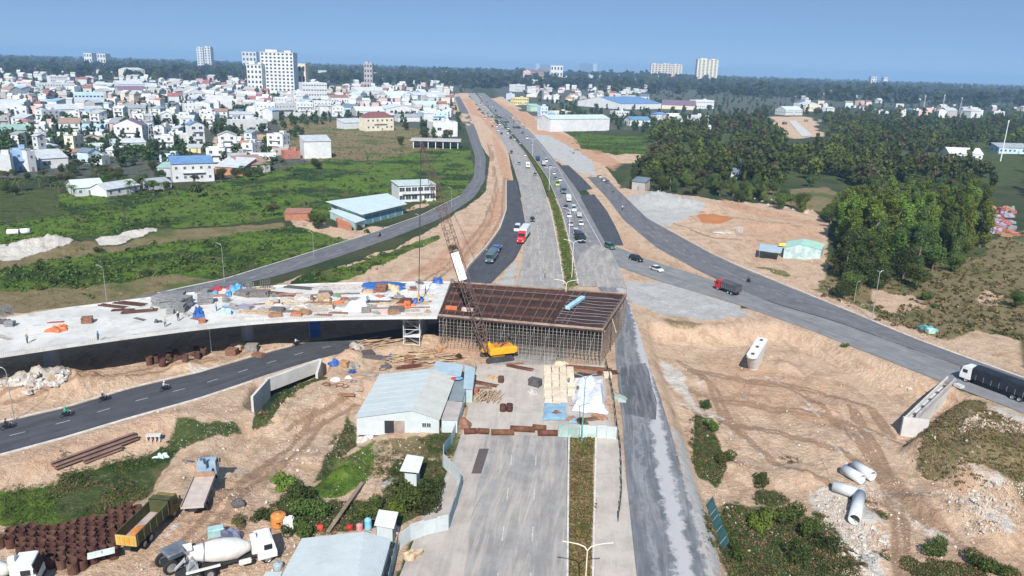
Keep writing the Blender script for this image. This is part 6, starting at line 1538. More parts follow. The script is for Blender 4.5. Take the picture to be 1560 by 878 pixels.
for i in range(46):
    x = rb_.uniform(400, 655); y = rb_.uniform(439, 478)
    clutter((x, y), Z, rb_.uniform(.6, 1.7), rb_.choice(['bars','bars','plank','heap','bundle']), 'loose piece of site material strewn over the right half of the viaduct deck', 'site material', rb_.choice(BOXC + [RUSTD, GREYM, TIMBER]), rb_.uniform(-.1, .2))['group'] = 'loose pieces on the viaduct deck'
def rail(q0, q1, r, label, m):
    a, b = P(*q0, Z+.12), P(*q1, Z+.12); o = MB().box((0,0,0), ((b-a).length, r, .2)).build('steel_rail', m); o.location = (a+b)/2; o.rotation_euler = (0,0,heading(a,b)); tag(o, label, 'rail', 'long rails along the deck')
for q0, q1, r in [((415,452),(548,447),.25),((430,462),(640,457),.3),((400,474),(560,466),.25),((470,441),(655,437),.25),((340,486),(520,474),.3),((560,470),(655,468),.25),((360,466),(425,461),.3),((600,447),(665,446),.2)]: rail(q0, q1, r, 'long straight rail lying along the right half of the viaduct deck', random.choice([BOXC[0], BOXC[3], BOXC[4]]))
GL = [((590,560),'heap','blue and dark scrap heap behind the site shed',.9,BOXC[3]),((540,560),'heap','scrap heap with cloth beside the culvert',1.2,BOXC[1]),((525,558),'stack','rusty crate beside the culvert',1.1,BOXC[0]),((512,556),'heap','blue cloth heap at the culvert end',1.1,BLUET),((536,568),'heap','dark blue drum heap below the culvert end',.7,M('dark_blue_goods',(.03,.07,.2),.6)),((512,580),'heap','white bags near the rusty rings',.8,WHITET),((531,576),'heap','small white bag right of the rusty rings',.5,WHITET),
      ((497,586),'ring','leftmost rusty ring on the ground below the culvert',1.0,RUST),((508,589),'ring','second rusty ring on the ground below the culvert',1.0,RUST),((518,587),'ring','third rusty ring on the ground below the culvert',1.0,RUST),((526,589),'ring','rightmost of the row of rusty rings',.9,RUST),((539,582),'ring','black ring alone right of the row of rusty rings',.9,BOXC[3]),
      ((583,563),'ring','black hose ring behind the site shed',1.0,BOXC[3]),((520,603),'plank','brown plank on the dirt below the rings',1.3,BOXC[0]),((540,596),'plank','grey board near the site shed corner',.8,BOXC[4]),((560,572),'plank','pale board near the site shed back',.9,BOXC[4]),
      ((614,560),'bars','red brown bars behind the annex',1.6,RUST),((655,540),'heap','brown bundle heap between poles and crane',1.2,BOXC[0]),((672,535),'heap','rusty netting heap left of the crane',1.3,BOXC[0]),((690,548),'bars','rusty bars behind the annex roof',1.3,RUST),((625,552),'stack','brown stack among the timber poles',1.3,BOXC[0]),((560,540),'bundle','dark bundle on the roadside under the viaduct',1.3,BOXC[3]),((575,545),'bars','dark bars on the roadside under the viaduct',1.6,BOXC[3]),((545,530),'heap','grey sheet heap on the roadside under the viaduct',1.3,BOXC[4]),
      ((735,585),'bars','rusty bars at the left of the closed lane',1.3,RUST),((732,593),'plank','brown planks above the pole heap',1.2,BOXC[0]),((722,600),'stack','dark red crate beside the tin wall',1.1,BOXC[5]),((750,577),'heap','brown scrap in the closed lane',.8,BOXC[0]),((815,588),'stack','dark pallet left of the cream stacks',1.4,BOXC[3]),((812,600),'heap','grey scrap left of the cream stacks',1.0,BOXC[4]),((784,556),'plank','brown planks right of the crane',1.1,BOXC[0]),((792,561),'bars','rusty bars right of the crane',1.2,RUST),
      ((895,563),'bars','rusty bars behind the white tarpaulin',2.0,RUST),((905,570),'bars','second bundle of bars behind the white tarpaulin',2.0,RUSTD),((885,568),'plank','brown timbers behind the white tarpaulin',1.8,BOXC[0]),((870,640),'heap','brown heap between blue sheets and white tarpaulin',.9,BOXC[0]),((895,640),'bars','tangle of bars in front of the white tarpaulin',1.1,RUST),((915,638),'heap','brown scrap near the netted fence',.9,BOXC[0]),((928,618),'stack','tan crate by the netted fence',.9,BOXC[2]),((925,575),'stack','cream crate at the fence corner',1.0,PALET),((849,632),'heap','rust coloured heap on the blue sheets',.9,RUST),
      ((855,558),'heap','earth coloured heap behind the cream stacks',1.4,BOXC[2]),((735,660),'heap','dark scrap at the left end of the pipe row',.9,BOXC[1]),((705,650),'heap','brown brushwood at the tin wall corner',1.6,BOXC[0]),((690,845),'heap','rubble heap at the edge of the paving near the white tin wall',.1,BOXC[2]),((629,848),'heap','brown soil heap on the paving near the white tin wall',1.2,BOXC[2]),
      ((354,541),'stack','left rusty crate on the bank below the viaduct',1.4,BOXC[0]),((363,533),'stack','brown crate below the pier on the bank',1.4,BOXC[2]),((384,535),'stack','dark crate right of the pier on the bank',1.5,BOXC[1]),((394,543),'bundle','brown bundle at the right of the crates on the bank',1.2,BOXC[0]),((232,672),'heap','dummy',.01,BOXC[1]),
      ((246,671),'plank','boards beside the white trestle',.6,BOXC[4]),((247,697),'heap','white blue rags in the thicket',.8,M('pale_blue_rags',(.5,.6,.66),.7)),((363,768),'heap','dark twisted scrap at the yard edge',1.0,BOXC[3]),((350,815),'heap','teal box behind the mixer drum',.1,TINB),((285,703),'plank','dark stick on the dirt slope',.5,BOXC[3]),((1125,355),'frames','white crate row on the right hand dirt field',1.4,WHITET),((1100,357),'plank','flat pale blue sheet on the right hand dirt field',1.8,M('pale_blue_sheet',(.45,.55,.56),.6)),((1412,504),'heap','teal and dark hut scrap in the scrub',1.6,M('teal_goods',(.10,.28,.30),.6)),((1417,508),'stack','pale green box in the scrub',1.1,M('pale_green_box',(.42,.60,.50),.6)),((1200,372),'plank','white boards beside the green shed',1.3,WHITET),((590,740),'heap','grey rubble beside the garden path',.9,BOXC[4]),((600,737),'stack','dark crate beside the garden path',.7,BOXC[3]),((553,672),'heap','pale rubble in front of the site shed',1.0,BOXC[4]),((563,668),'heap','white rubble in front of the site shed',.8,WHITET)]
for q, kd, lb, s, m in GL:
    if s < .2: continue
    clutter(q, 0, s, kd, lb, {'bars':'bar bundle','bundle':'bundle','stack':'stack','heap':'heap','frames':'frame stack','plank':'plank pile','ring':'ring'}[kd], m)
a, b = G(500,817), G(552,740); m = MB(); m.box((0,0,0),((b-a).length,.5,.12)); o = m.build('plank_path', M('brown_rail_timber',(.25,.18,.13),.8)); o.location=(a+b)/2+Vector((0,0,.55)); o.rotation_euler=(0,0,heading(a,b)); tag(o,'long brown plank path running down to the bottom shed','plank path')
ROCK = M('pale_rock', (.46,.42,.38), .9, var=.2, sc=1.5, rnd=.2)
RK = [MB().blob((0,0,0),(1,.8,.6),s,8,.5).mesh('boulder', ROCK) for s in range(4)]
rk = 0
for poly, n, lb, s in [([(0,590),(0,575),(100,562),(100,590)],60,'grey rock of the heap below the viaduct at the left edge',.9),([(1255,840),(1340,790),(1355,820),(1340,860)],40,'pale boulder on the slope left of the dirt track',.5),([(1440,745),(1520,738),(1555,785),(1500,780)],22,'pale boulder on the bank right of the dirt track',.5),([(405,690),(460,660),(480,700),(420,745)],14,'pale stone on the dirt slope above the mixer truck',.3),([(1370,565),(1430,585),(1400,600),(1300,560)],16,'stone on the bank below the slip road',.35),([(1240,330),(1100,295),(1110,290),(1250,320)],24,'stone along the edge of the wood',.8)]:
    for q in px_in(poly, n, n):
        o = bpy.data.objects.new('boulder', RK[rk%4]); col.objects.link(o); o.location = G(*q); k_ = s*random.uniform(.4,1.2); o.scale=(k_,k_,k_); o.rotation_euler=(random.uniform(-.3,.3),0,random.random()*6); tag(o, lb, 'rock', lb.split(' ')[0]+' rocks '+' '.join(lb.split(' ')[2:6])); rk += 1
t = house((608,309),(664,306), 26, 11, 'white', 'shed', 'palegreen', 'two storey white house with verandah beside the service road', 2, wk='l', nw=6, ridge=.6, h=6.6)
t = thing('verandah', 'dummy', 'x') if False else None
shed6('long pale green roofed workshop with teal shutters', (541,327), (529,331), (604,316), (503,322), (573,303), (612,306), (3.2,3.4), 3.9, M('mint_roof_sheet',(.50,.64,.61),.45,var=.06,corr=1.5), TINB) if False else None
def quadshed(label, base, h, roofm, wallm, over=.3, name='workshop', cat='workshop', zslope=0):
    """pixel base corners near left, near right, far right, far left; walls h metres"""
    w = [G(*q) for q in base]; o0 = sum(w, Vector())/4; o0.z = 0; t = thing(name, label, cat, o0); w = [q-o0 for q in w]
    b = MB(); hs = [h, h, h+zslope, h+zslope]
    b.add([Vector((q.x,q.y,-.4)) for q in w]+[Vector((q.x,q.y,hs[i])) for i, q in enumerate(w)], [(0,1,5,4),(1,2,6,5),(2,3,7,6),(3,0,4,7),(4,5,6,7)]); b.build('wall', wallm, t)
    k = 1+over/6; b = MB(); v = [Vector((q.x*k, q.y*k, hs[i]+.04)) for i, q in enumerate(w)]; up = Vector((0,0,.15)); b.add(v+[q+up for q in v], [(3,2,1,0),(4,5,6,7),(0,1,5,4),(1,2,6,5),(2,3,7,6),(3,0,4,7)]); b.build('roof', roofm, t)
    BUILD_AT.append((o0.x,o0.y,6)); COVER_OFF.append([(q.x+o0.x,q.y+o0.y) for q in w]); return t, w, o0
MINT = M('mint_roof_sheet',(.56,.66,.65),.45,var=.06,sc=.3,dirt=(.4,.45,.42),corr=1.2)
t, w, o0 = quadshed('long pale green roofed workshop with teal roller doors', [(554,343),(614,327),(588,314),(505,327)], 4.0, MINT, M('mint_wall',(.40,.52,.52),.6), .8, zslope=.6)
for i in range(5):
    a, b = w[0].lerp(w[1], .04+i*.19), w[0].lerp(w[1], .04+i*.19+.16); d = (b-a).normalized(); n_ = Vector((d.y,-d.x,0)); q = (a+b)/2+n_*.06; MB().box((q.x,q.y,1.5),((b-a).length,.08,2.9),heading(a,b)).build('roller_door', TINB, t)
quadshed('low pale green annex of the workshop beside the brick ruin', [(541,352),(556,346),(520,330),(503,333)], 2.6, MINT, M('mint_wall',(.40,.52,.52),.6), .4, 'annex', 'annex')
quadshed('roofless red brick ruin in front of the workshop', [(515,347),(536,352),(530,342),(512,339)], 1.6, M('brick_rubble',(.42,.17,.09),.9,var=.3), M('red_brick',(.36,.16,.10),.9,var=.25,sc=2), .0, 'brick_ruin', 'ruin')
quadshed('low red brick hut at the edge of the left field', [(434,336),(472,336),(476,328),(438,327)], 2.4, M('old_tile_roof',(.34,.16,.11),.9,var=.25,sc=1), M('red_brick',(.36,.16,.10),.9,var=.25,sc=2), .3, 'hut', 'hut')
GRS = M('green_roof_sheet',(.36,.58,.48),.5,var=.07,sc=.5,dirt=(.3,.4,.35),corr=1.5)
t, o2_, _ = shed6('green roofed shed at the foot of the big grove', (1194,378), (1219,373), (1252,381), (1199,368), (1226,364), (1257,372), 3.2, 4.4, GRS, M('mint_wall',(.40,.52,.52),.6))
lean('low grey roofed open stall left of the green shed', [(1156,382),(1190,386),(1193,376),(1158,371)], 3.0, BLUER, WALLW, 'stall', 'stall', walls=False)
p = P(1191,374,3.6); o = MB().blob((0,0,0),(1.3,.9,.6),3).build('tarpaulin', tarp((.75,.55,.03),'yellow_sheet')); o.location=p; tag(o,'yellow sheet on the roof edge between stall and green shed','tarpaulin')
p = G(664,226); t = thing('canopy', 'flat grey canopy on columns beside the highway', 'canopy', p, .05); MB().box((0,4,5.2),(34,16,.7)).build('roof', RM('concrete'), t)
for x in (-15,-10,-5,0,5,10,15): MB().box((x,-3,2.5),(.5,.5,5.2)).build('column', WM('white'), t)
MB().box((0,11,2.4),(33,.4,4.8)).build('back_wall', WM('palegrey'), t)
p = G(678,200); o = MB().box((0,0,0),(11,.3,1.4)).build('shop_fascia', tarp((.62,.05,.06),'red_fascia')); o.location = G(679,208)+Vector((0,-.3,4.4)); tag(o,'red fascia board over the dark shop openings','sign board')
rr = random.Random(3)
for q in px_in([(1505,320),(1545,318),(1548,362),(1515,362)], 46, 8):
    m = rr.choice([BOXC[5], BOXC[5], M('muted_red_goods',(.30,.10,.11),.8,var=.4,sc=2), GREYM, M('purple_grey_goods',(.30,.28,.34),.7), BOXC[0]]); kd = rr.choice(['stack','heap','bundle'])
    o = clutter(q, 0, rr.uniform(1.2,2.2), kd, 'pile of reddish scrap goods in the yard at the right edge', 'goods pile', m); o['group'] = 'scrap goods in the right hand yard'; o.name = 'goods_pile'
for q, s in (((1540,280),5),((1550,300),4.5),((1530,295),4),((1545,315),3)): pass
for q in ((1195,190),(1228,186),(1248,186)):
    clutter(q, 0, 3.0, 'stack', 'dark machine parts on the far red building site, near x%d' % 0 if False else {1195:'dark container left on the far red building site',1228:'grey container in the middle of the far red building site',1248:'brown container right on the far red building site'}[q[0]], 'container', BOXC[3] if q[0]==1195 else GREYM)
a = [P(1201,184),P(1212,184),P(1238,207),P(1222,209)]; o = MB().add([(q.x,q.y,.3) for q in a],[(0,1,2,3)]).build('concrete_road', CONCR); o['kind']='structure'
TYRE = M('tyre_rubber', (.025,.025,.025), .85); RIM = M('wheel_rim', (.38,.38,.38), .4, .6)
GLASS = M('car_glass', (.02,.025,.03), .08, spec=.7); LAMPW = M('headlamp_glass', (.75,.76,.76), .15); LAMPR = M('tail_lamp', (.35,.01,.01), .3)
UNDER = M('chassis_dark', (.03,.03,.032), .7)
def paint(n, c, **k): return M('paint_' + n, c, .3, .05, var=.06, sc=1.5, dirt=tuple(v*.6+.05 for v in c), dirtamt=.35, coat=.4, **k)
PT = {'white': paint('white', (.74,.75,.75)), 'black': paint('black', (.02,.021,.023)), 'red': paint('red', (.50,.02,.025)), 'silver': paint('silver', (.42,.43,.44)), 'blue': paint('blue', (.04,.10,.28)),
      'teal': paint('teal', (.03,.35,.28)), 'grey': paint('grey', (.16,.18,.20)), 'navy': paint('navy', (.04,.07,.13)), 'yellow': paint('yellow', (.65,.50,.05)), 'lime': paint('lime', (.45,.62,.08)), 'sky': paint('sky', (.08,.38,.55)), 'slate': paint('slate', (.10,.145,.17)), 'cream': paint('cream', (.66,.62,.48)), 'green': paint('green', (.05,.16,.10))}
def wheel(parent, x, y, r, w=.24):
    k = (round(r,2), round(w,2))
    if k not in _wh:
        _wh[k] = (MB().lathe([(r*.62,-w/2),(r*.92,-w/2),(r,-w*.35),(r,w*.35),(r*.92,w/2),(r*.62,w/2)],16,axis='Y').mesh('wheel',TYRE), MB().lathe([(0,w*.42),(r*.25,w*.46),(r*.55,w*.36),(r*.63,w*.5),(r*.63,-w*.5),(r*.55,-w*.36),(0,-w*.42)],16,axis='Y').mesh('rim',RIM))
    o = bpy.data.objects.new('wheel', _wh[k][0]); col.objects.link(o); o.parent = parent; o.location = (x, y, r)
    q = bpy.data.objects.new('rim', _wh[k][1]); col.objects.link(q); q.parent = o
_wh = {}
def boxpart(parent, name, c, d, mat, bev=0, **k): return MB().box(c, d, bev=bev, **k).build(name, mat, parent)
def car(label, colr, kind='sedan', group=None):
    t = thing({'suv':'parked_suv' if 0 else 'suv','sedan':'car','van':'van','pickup':'pickup_truck','mini':'minibus'}[kind], label, {'suv':'car','sedan':'car','van':'van','pickup':'pickup truck','mini':'minibus'}[kind], group=group)
    L, W, H, hb = {'sedan':(4.6,1.8,1.42,.82),'suv':(4.8,1.9,1.75,1.0),'van':(5.2,1.95,2.2,1.1),'pickup':(5.2,1.9,1.8,1.0),'mini':(6.4,2.1,2.5,1.2)}[kind]
    p = PT[colr]; h = L/2
    if kind == 'sedan': body = [(-h,.35),(-h,.75),(-h+.15,.86),(-1.35,.9),(1.0,.88),(h-.5,.76),(h-.05,.62),(h,.35)]; cab = [(-1.75,.88),(-1.15,H-.02),(.2,H),(1.15,.86)]
    elif kind == 'suv': body = [(-h,.4),(-h,1.0),(-h+.1,1.08),(1.15,1.06),(h-.35,.98),(h-.02,.8),(h,.4)]; cab = [(-h+.12,1.06),(-h+.5,H-.02),(.5,H),(1.25,1.05)]
    elif kind in ('van','mini'): body = [(-h,.35),(-h,1.2),(h-.9,1.2),(h-.05,.95),(h,.35)]; cab = [(-h+.02,1.18),(-h+.12,H),(h-1.5,H),(h-.75,1.18)]
    else: body = [(-h,.45),(-h,1.02),(-.6,1.02),(1.2,1.05),(h-.3,.98),(h,.75),(h,.45)]; cab = [(-.75,1.03),(-.55,H),(.5,H),(1.3,1.04)]
    b = MB(); b.side(body, -W/2, W/2); n = len(b.v)//2
    b.v = [(x, y*(1.0 if z > .5 else .96) * (.93 if abs(x) > h-.2 else 1), z) for x, y, z in b.v]
    b.build('body', p, t)
    g = MB(); g.side(cab, -W/2+.06, W/2-.06); g.v = [(x, y*(.84 if z > H-.1 else 1), z) for x, y, z in g.v]; g.build('windows', GLASS, t)
    x0 = min(q[0] for q in cab if q[1] > H-.1); x1 = max(q[0] for q in cab if q[1] > H-.1); boxpart(t, 'roof', ((x0+x1)/2,0,H+.01), (x1-x0+.05,(W-.12)*.85,.06), p, .03)
    if kind in ('van','mini'): boxpart(t, 'side_panel', (-.6,0,(1.2+H)/2), (L*.5,W*.95,(H-1.2)*.98), p, taper=(1,.88))
    if kind == 'pickup': boxpart(t, 'cargo_bed', (-h/2-.35,0,1.025), (h-.8,W-.3,.02), UNDER)
    r = .33 if kind == 'sedan' else .38
    for x in (-L*.30, L*.31):
        for y in (-W/2+.08, W/2-.08): wheel(t, x, y, r)
    for y in (-W/2+.3, W/2-.3): boxpart(t, 'headlight', (h-.03,y,.68), (.08,.36,.16), LAMPW); boxpart(t, 'tail_light', (-h+.02,y,.8), (.06,.3,.2), LAMPR)
    return t
def wheels(t, xs, r, W, dual=True):
    for i, x in enumerate(xs):
        for s in (-1, 1): wheel(t, x, s*(W/2-.2), r, .34 if i else .3)
def cabover(t, x, W, H, p, L=2.0, name='cab', z0=.7):
    c = MB(); c.side([(x-L,z0),(x,z0),(x+.03,z0+.6),(x-.06,z0+1.1),(x-.32,H-.08),(x-.55,H),(x-L,H)], -W/2, W/2); c.v = [(a, b*(.94 if z > H-.3 else 1), z) for a, b, z in c.v]; c = c.build(name, p, t)
    MB().side([(x+.0,z0+1.0),(x-.27,H-.22),(x-.30,H-.22),(x-.04,z0+1.0)], -W/2+.15, W/2-.15, T=Matrix.Translation((.035,0,0))).build('windscreen', GLASS, c)
    for s in (-1, 1):
        MB().box((x-L*.45, s*(W/2+.005), (z0+H)/2+.28), (L*.42,.03,.62)).build('side_window', GLASS, c); MB().box((x-.1, s*(W/2+.18), H-.7), (.08,.2,.5)).build('mirror', UNDER, c)
        boxpart(t, 'headlight', (x+.04, s*(W/2-.3), z0+.25), (.06,.4,.2), LAMPW)
    boxpart(t, 'bumper', (x+.02,0,z0-.12), (.22,W*.98,.34), UNDER, .05)
    return c
def truck(label, cabc, bodyc, L=8.5, W=2.4, H=3.4, cabH=2.9, kind='box', cat='lorry', group=None, bodym=None, name='lorry'):
    t = thing(name, label, cat, group=group); h = L/2
    boxpart(t, 'chassis', (0,0,.75), (L*.98,.9,.3), UNDER); cabover(t, h, W*.97, cabH, PT[cabc])
    m = bodym or PT[bodyc]; bl = L-2.3; bx = -h+bl/2
    if kind == 'box': b = boxpart(t, 'cargo_box', (bx,0,(H+1.1)/2), (bl,W,H-1.1), m, .08); 
    elif kind == 'canvas':
        b = boxpart(t, 'cargo_box', (bx,0,1.55), (bl,W,.9), m, .03); q = MB(); pr = []
        for i in range(9): a = math.pi*i/8; pr.append((-math.cos(a)*W/2, H-.55+math.sin(a)*.5))
        q.side([(-W/2,1.95)]+pr+[(W/2,1.95)], -bl/2, bl/2, T=Matrix.Translation((bx,0,0)) @ Matrix.Rotation(R(90),4,'Z')); q.build('canvas_cover', m, t)
        rb = MB()
        for i in range(7): rb.box((bx-bl/2+bl*(i+.5)/7,0,1.6), (.08,W+.06,1.0))
        rb.build('side_stake', M('dull_grey_rail',(.2,.22,.24),.6), t)
    elif kind == 'flat': boxpart(t, 'flatbed', (bx,0,1.15), (bl,W,.2), m, .02); boxpart(t, 'headboard', (bx+bl/2,0,1.6), (.1,W,.9), m)
    wheels(t, [h-1.3, -h+2.4, -h+1.2] if L > 7 else [h-1.2, -h+1.3], .5 if L > 7 else .42, W)
    for s in (-1, 1): boxpart(t, 'tail_light', (-h-.01, s*(W/2-.3), 1.0), (.05,.3,.16), LAMPR)
    return t
def put(t, q, f, dz=0.03, z=None):
    """stand a vehicle with its centre over pixel q, nose towards pixel f"""
    a, b = G(*q), G(*f); t.location = (a.x, a.y, max(float(hgt(a.x,a.y)[0]), 0)+dz if z is None else z+dz); t.rotation_euler = (0,0,heading(a,b)); return t
put(car('white van just left of the red container lorry', 'white', 'van'), (788,352), (780,366))
t = thing('container_lorry', 'red bonneted lorry hauling a white box trailer on the dark ramp', 'lorry'); L = 14.0
c = MB(); c.side([(2.6,.7),(4.4,.7),(4.4,2.1),(4.1,3.2),(2.6,3.2)], -1.2, 1.2); c = c.build('cab', PT['red'], t); MB().side([(4.43,2.15),(4.16,3.05),(4.12,3.05),(4.39,2.15)], -1.05,1.05).build('windscreen', GLASS, c)
MB().side([(4.4,.7),(6.3,.7),(6.35,1.5),(6.1,1.95),(4.4,2.15)], -.95,.95).build('bonnet', PT['red'], t); boxpart(t,'bumper',(6.35,0,.65),(.3,2.3,.45),PT['red'],.06); boxpart(t,'sleeper',(2.1,0,2.2),(1.1,2.3,2.6),PT['red'],.1)
for s in (-1,1): boxpart(t,'wing',(5.6,s*1.05,1.05),(1.1,.4,.5),PT['red'],.1); boxpart(t,'headlight',(6.4,s*.85,1.0),(.08,.35,.25),LAMPW); MB().box((3.4,s*1.22,2.5),(.9,.03,.6)).build('side_window',GLASS,c)
boxpart(t,'chassis',(-1.2,0,.9),(12,.9,.3),UNDER); boxpart(t,'box_trailer',(-3.1,0,2.65),(9.6,2.5,2.7),PT['white'],.06); wheels(t,[5.6,1.4,.2,-6.2,-7.4],.5,2.45)
put(t, (797,366), (779,391))
put(truck('slate blue lorry with canvas cover on the dark ramp','slate','slate',8,2.4,3.3,kind='canvas'), (749,398), (739,411))
put(truck('small blue lorry right behind the slate one','blue','grey',6,2.1,2.6,2.4,kind='flat'), (758,383), (748,396))
put(car('small black car alone on the left carriageway','black','sedan'), (811,337), (812,350))
put(truck('dark grey box lorry in the right carriageway queue','slate','grey',8.5,2.4,3.5,bodym=PT['grey']), (858,294), (862,304))
put(truck('small white box lorry behind the dark grey lorry','white','white',5.6,2,2.7,2.3), (866,307), (870,318))
put(car('yellow green van ahead of the dark grey lorry','lime','van'), (849,283), (851,292))
put(car('white car beside the yellow green van','white','sedan'), (853,276), (858,286))
put(car('white car at the head of three in the right carriageway','white','sedan'), (867,331), (869,340))
put(car('silver car with dark roof behind the first white car','silver','sedan'), (869,344), (871,352))
put(car('white car nearest the lane line of the right carriageway','white','sedan'), (885,343), (887,352))
put(truck('low grey pickup lorry beside the three white cars','silver','silver',5.2,1.9,2.0,1.9,kind='flat'), (882,331), (885,340))
put(truck('black lorry at the mouth of the crossing','black','black',7,2.3,2.9,2.6), (883,368), (890,374))
put(car('dark green car crossing towards the slip road','green','suv'), (929,379), (940,384))
put(car('black car on the slip road behind the white saloon','black','suv'), (969,398), (985,403))
put(car('white saloon car leading on the slip road','white','sedan'), (1000,413), (1016,419))
put(truck('grey canvas lorry with red cab heading back along the slip road','red','grey',7.5,2.4,3.2,2.8,kind='canvas',bodym=M('dark_grey_canvas',(.07,.075,.085),.6)), (1108,446), (1092,440))
put(truck('long black covered lorry with white cab at the right edge','white','black',12.2,2.5,3.7,3.1,kind='canvas',bodym=M('black_canvas',(.018,.022,.03),.45,var=.3)), (1515,596), (1480,583))
put(car('teal taxi on the left carriageway','teal','sedan'), (791,251), (794,262))
put(truck('white box lorry beside the teal taxi','white','white',6,2.2,3,2.6), (804,256), (808,268))
put(car('dark blue car beyond the white box lorry','navy','suv'), (779,234), (782,244))
put(truck('dark lorry in the right carriageway beyond the lamp','slate','navy',6.5,2.3,2.9,2.6,bodym=PT['navy']), (819,245), (813,235))
put(truck('silver lorry in the right carriageway beyond the lamp','silver','silver',6.0,2.3,3,2.6), (828,253), (822,244))
put(car('white car at the top of the right hand ramp','white','sedan'), (913,271), (905,266))
put(car('second white car on the right hand ramp','white','sedan'), (919,276), (910,270))
put(car('dark car parked behind the two white ones on the ramp','grey','sedan'), (925,279), (916,273))
put(car('small white car on the verge of the left carriageway','cream','van'), (717,186), (714,180))
JAM = [(728,150,'white'),(733,156,'red'),(738,163,'white'),(742,157,'blue'),(746,163,'white'),(738,170,'yellow'),(748,171,'sky'),(752,178,'white'),(745,180,'silver'),(757,186,'navy'),(739,182,'white'),(748,186,'white'),(754,190,'silver'),(757,194,'white'),(761,191,'white'),(750,194,'grey'),(764,198,'silver'),(731,152,'silver'),(726,145,'navy'),(733,148,'white'),(741,149,'grey'),(768,190,'sky'),(774,197,'white'),(765,183,'silver'),(760,177,'white'),(755,170,'navy'),(750,164,'white'),(780,205,'silver'),(736,150,'silver'),(744,163,'grey'),(732,160,'white'),(743,174,'blue'),(760,184,'white'),(769,197,'grey'),(773,204,'white'),(764,205,'black'),(784,214,'white'),(778,212,'navy'),(752,162,'silver'),(741,152,'cream'),(792,220,'silver'),(758,200,'white')]
jp = {}
for i, (x, y, c) in enumerate(JAM):
    k = (c, ['sedan','van','mini','suv'][i % 4])
    if k not in jp: jp[k] = t = car(f'{c} vehicle in the distant jam', k[0], k[1], 'vehicles in the distant jam')
    else: t = dup(jp[k])
    nmv = {'sedan':'saloon','van':'van','mini':'minibus','suv':'car'}[k[1]]
    t['label'] = f'tiny {c} {nmv} in the distant jam near the highway bend'; t['group'] = 'vehicles in the distant jam'
    put(t, (x, y), (x-3, y-6))
for i, (x, y, c, k) in enumerate([(844,266,'white','sedan'),(838,256,'silver','suv'),(846,274,'grey','sedan'),(862,318,'navy','sedan'),(874,322,'white','van'),(877,357,'white','suv'),(832,247,'white','van'),(810,222,'silver','sedan'),(803,212,'white','van'),(796,204,'navy','suv'),(815,268,'grey','sedan'),(800,238,'white','sedan')]):
    put(car(f'{c} {dict(sedan="saloon",suv="tall car",van="van")[k]} in the mid distance traffic of the highway', c, k, 'cars in the mid distance traffic'), (x, y), (x+3, y+9))
def mixer(label):
    t = thing('mixer_truck', label, 'mixer truck'); W = 2.5; DU = M('dusty_white_paint', (.62,.61,.57), .5, var=.08, sc=1, dirt=(.42,.36,.30), dirtamt=.5)
    boxpart(t,'chassis',(-.6,0,.95),(9.4,.9,.35),UNDER); cabover(t, 4.9, 2.45, 2.95, PT['white'], 2.0)
    d = MB(); T = Matrix.Translation((-.9,0,2.35)) @ Matrix.Rotation(R(-9),4,'Y')
    T = Matrix.Translation((-.9,0,2.45)) @ Matrix.Rotation(R(9),4,'Y')
    d.lathe([(0,3.3),(.5,3.25),(.62,2.9),(1.12,1.9),(1.22,.6),(1.15,-.6),(.85,-2.1),(.62,-2.9),(.5,-2.9),(.45,-2.2)],26,T,'X'); dr = d.build('drum', DU, t, True)
    MB().lathe([(1.0,-1.5),(1.05,-1.5),(1.05,-1.62),(.98,-1.62)],26,T,'X').build('drum_ring', RIM, dr)
    b = MB(); b.box((2.75,0,1.9),(.7,1.2,1.6),bev=.1); b.tube((2.4,0,2.9),(3.0,0,3.0),.45,n=12); b.build('water_vessel', DU, t)
    b = MB(); 
    for s in (-.8,.8): b.tube((-4.2,s,1.1),(-3.6,s,3.0),.09,n=5); b.tube((-3.0,s,1.1),(-3.6,s,3.0),.09,n=5)
    b.box((-3.6,0,1.25),(1.2,1.9,.12)); b.build('rear_frame', STEEL, t)
    h = MB(); h.add([(-4.3,-.7,3.7),(-3.4,-.7,3.7),(-3.4,.7,3.7),(-4.3,.7,3.7),(-4.0,-.25,2.9),(-3.6,-.25,2.9),(-3.6,.25,2.9),(-4.0,.25,2.9)],[(0,4,5,1),(1,5,6,2),(2,6,7,3),(3,7,4,0),(4,7,6,5)]); h.build('hopper', STEEL, t)
    c = MB(); c.add([(-4.2,-.25,2.3),(-4.2,.25,2.3),(-5.3,.2,1.3),(-5.3,-.2,1.3),(-4.2,-.25,2.45),(-4.2,.25,2.45),(-5.3,.2,1.45),(-5.3,-.2,1.45)],[(0,1,2,3),(0,4,7,3),(1,5,6,2)]); c.build('chute', STEEL, t)
    for s in (-1,1): boxpart(t,'mudguard',(-2.6,s*1.05,1.3),(3.4,.42,.12),DU,.04); boxpart(t,'fuel_tank',(1.6,s*.95,.85),(1.3,.5,.55),DU,.12)
    wheels(t,[3.9,-2.0,-3.3],.55,2.5); return t
t = mixer('dusty white concrete mixer truck beside the bottom shed'); put(t, (349,866), (411,849)); t.scale = (1.04,)*3
t = mixer('white concrete mixer truck cut off at the lower left corner'); put(t, (-22,900), (40,893)); t.scale = (1.1,)*3
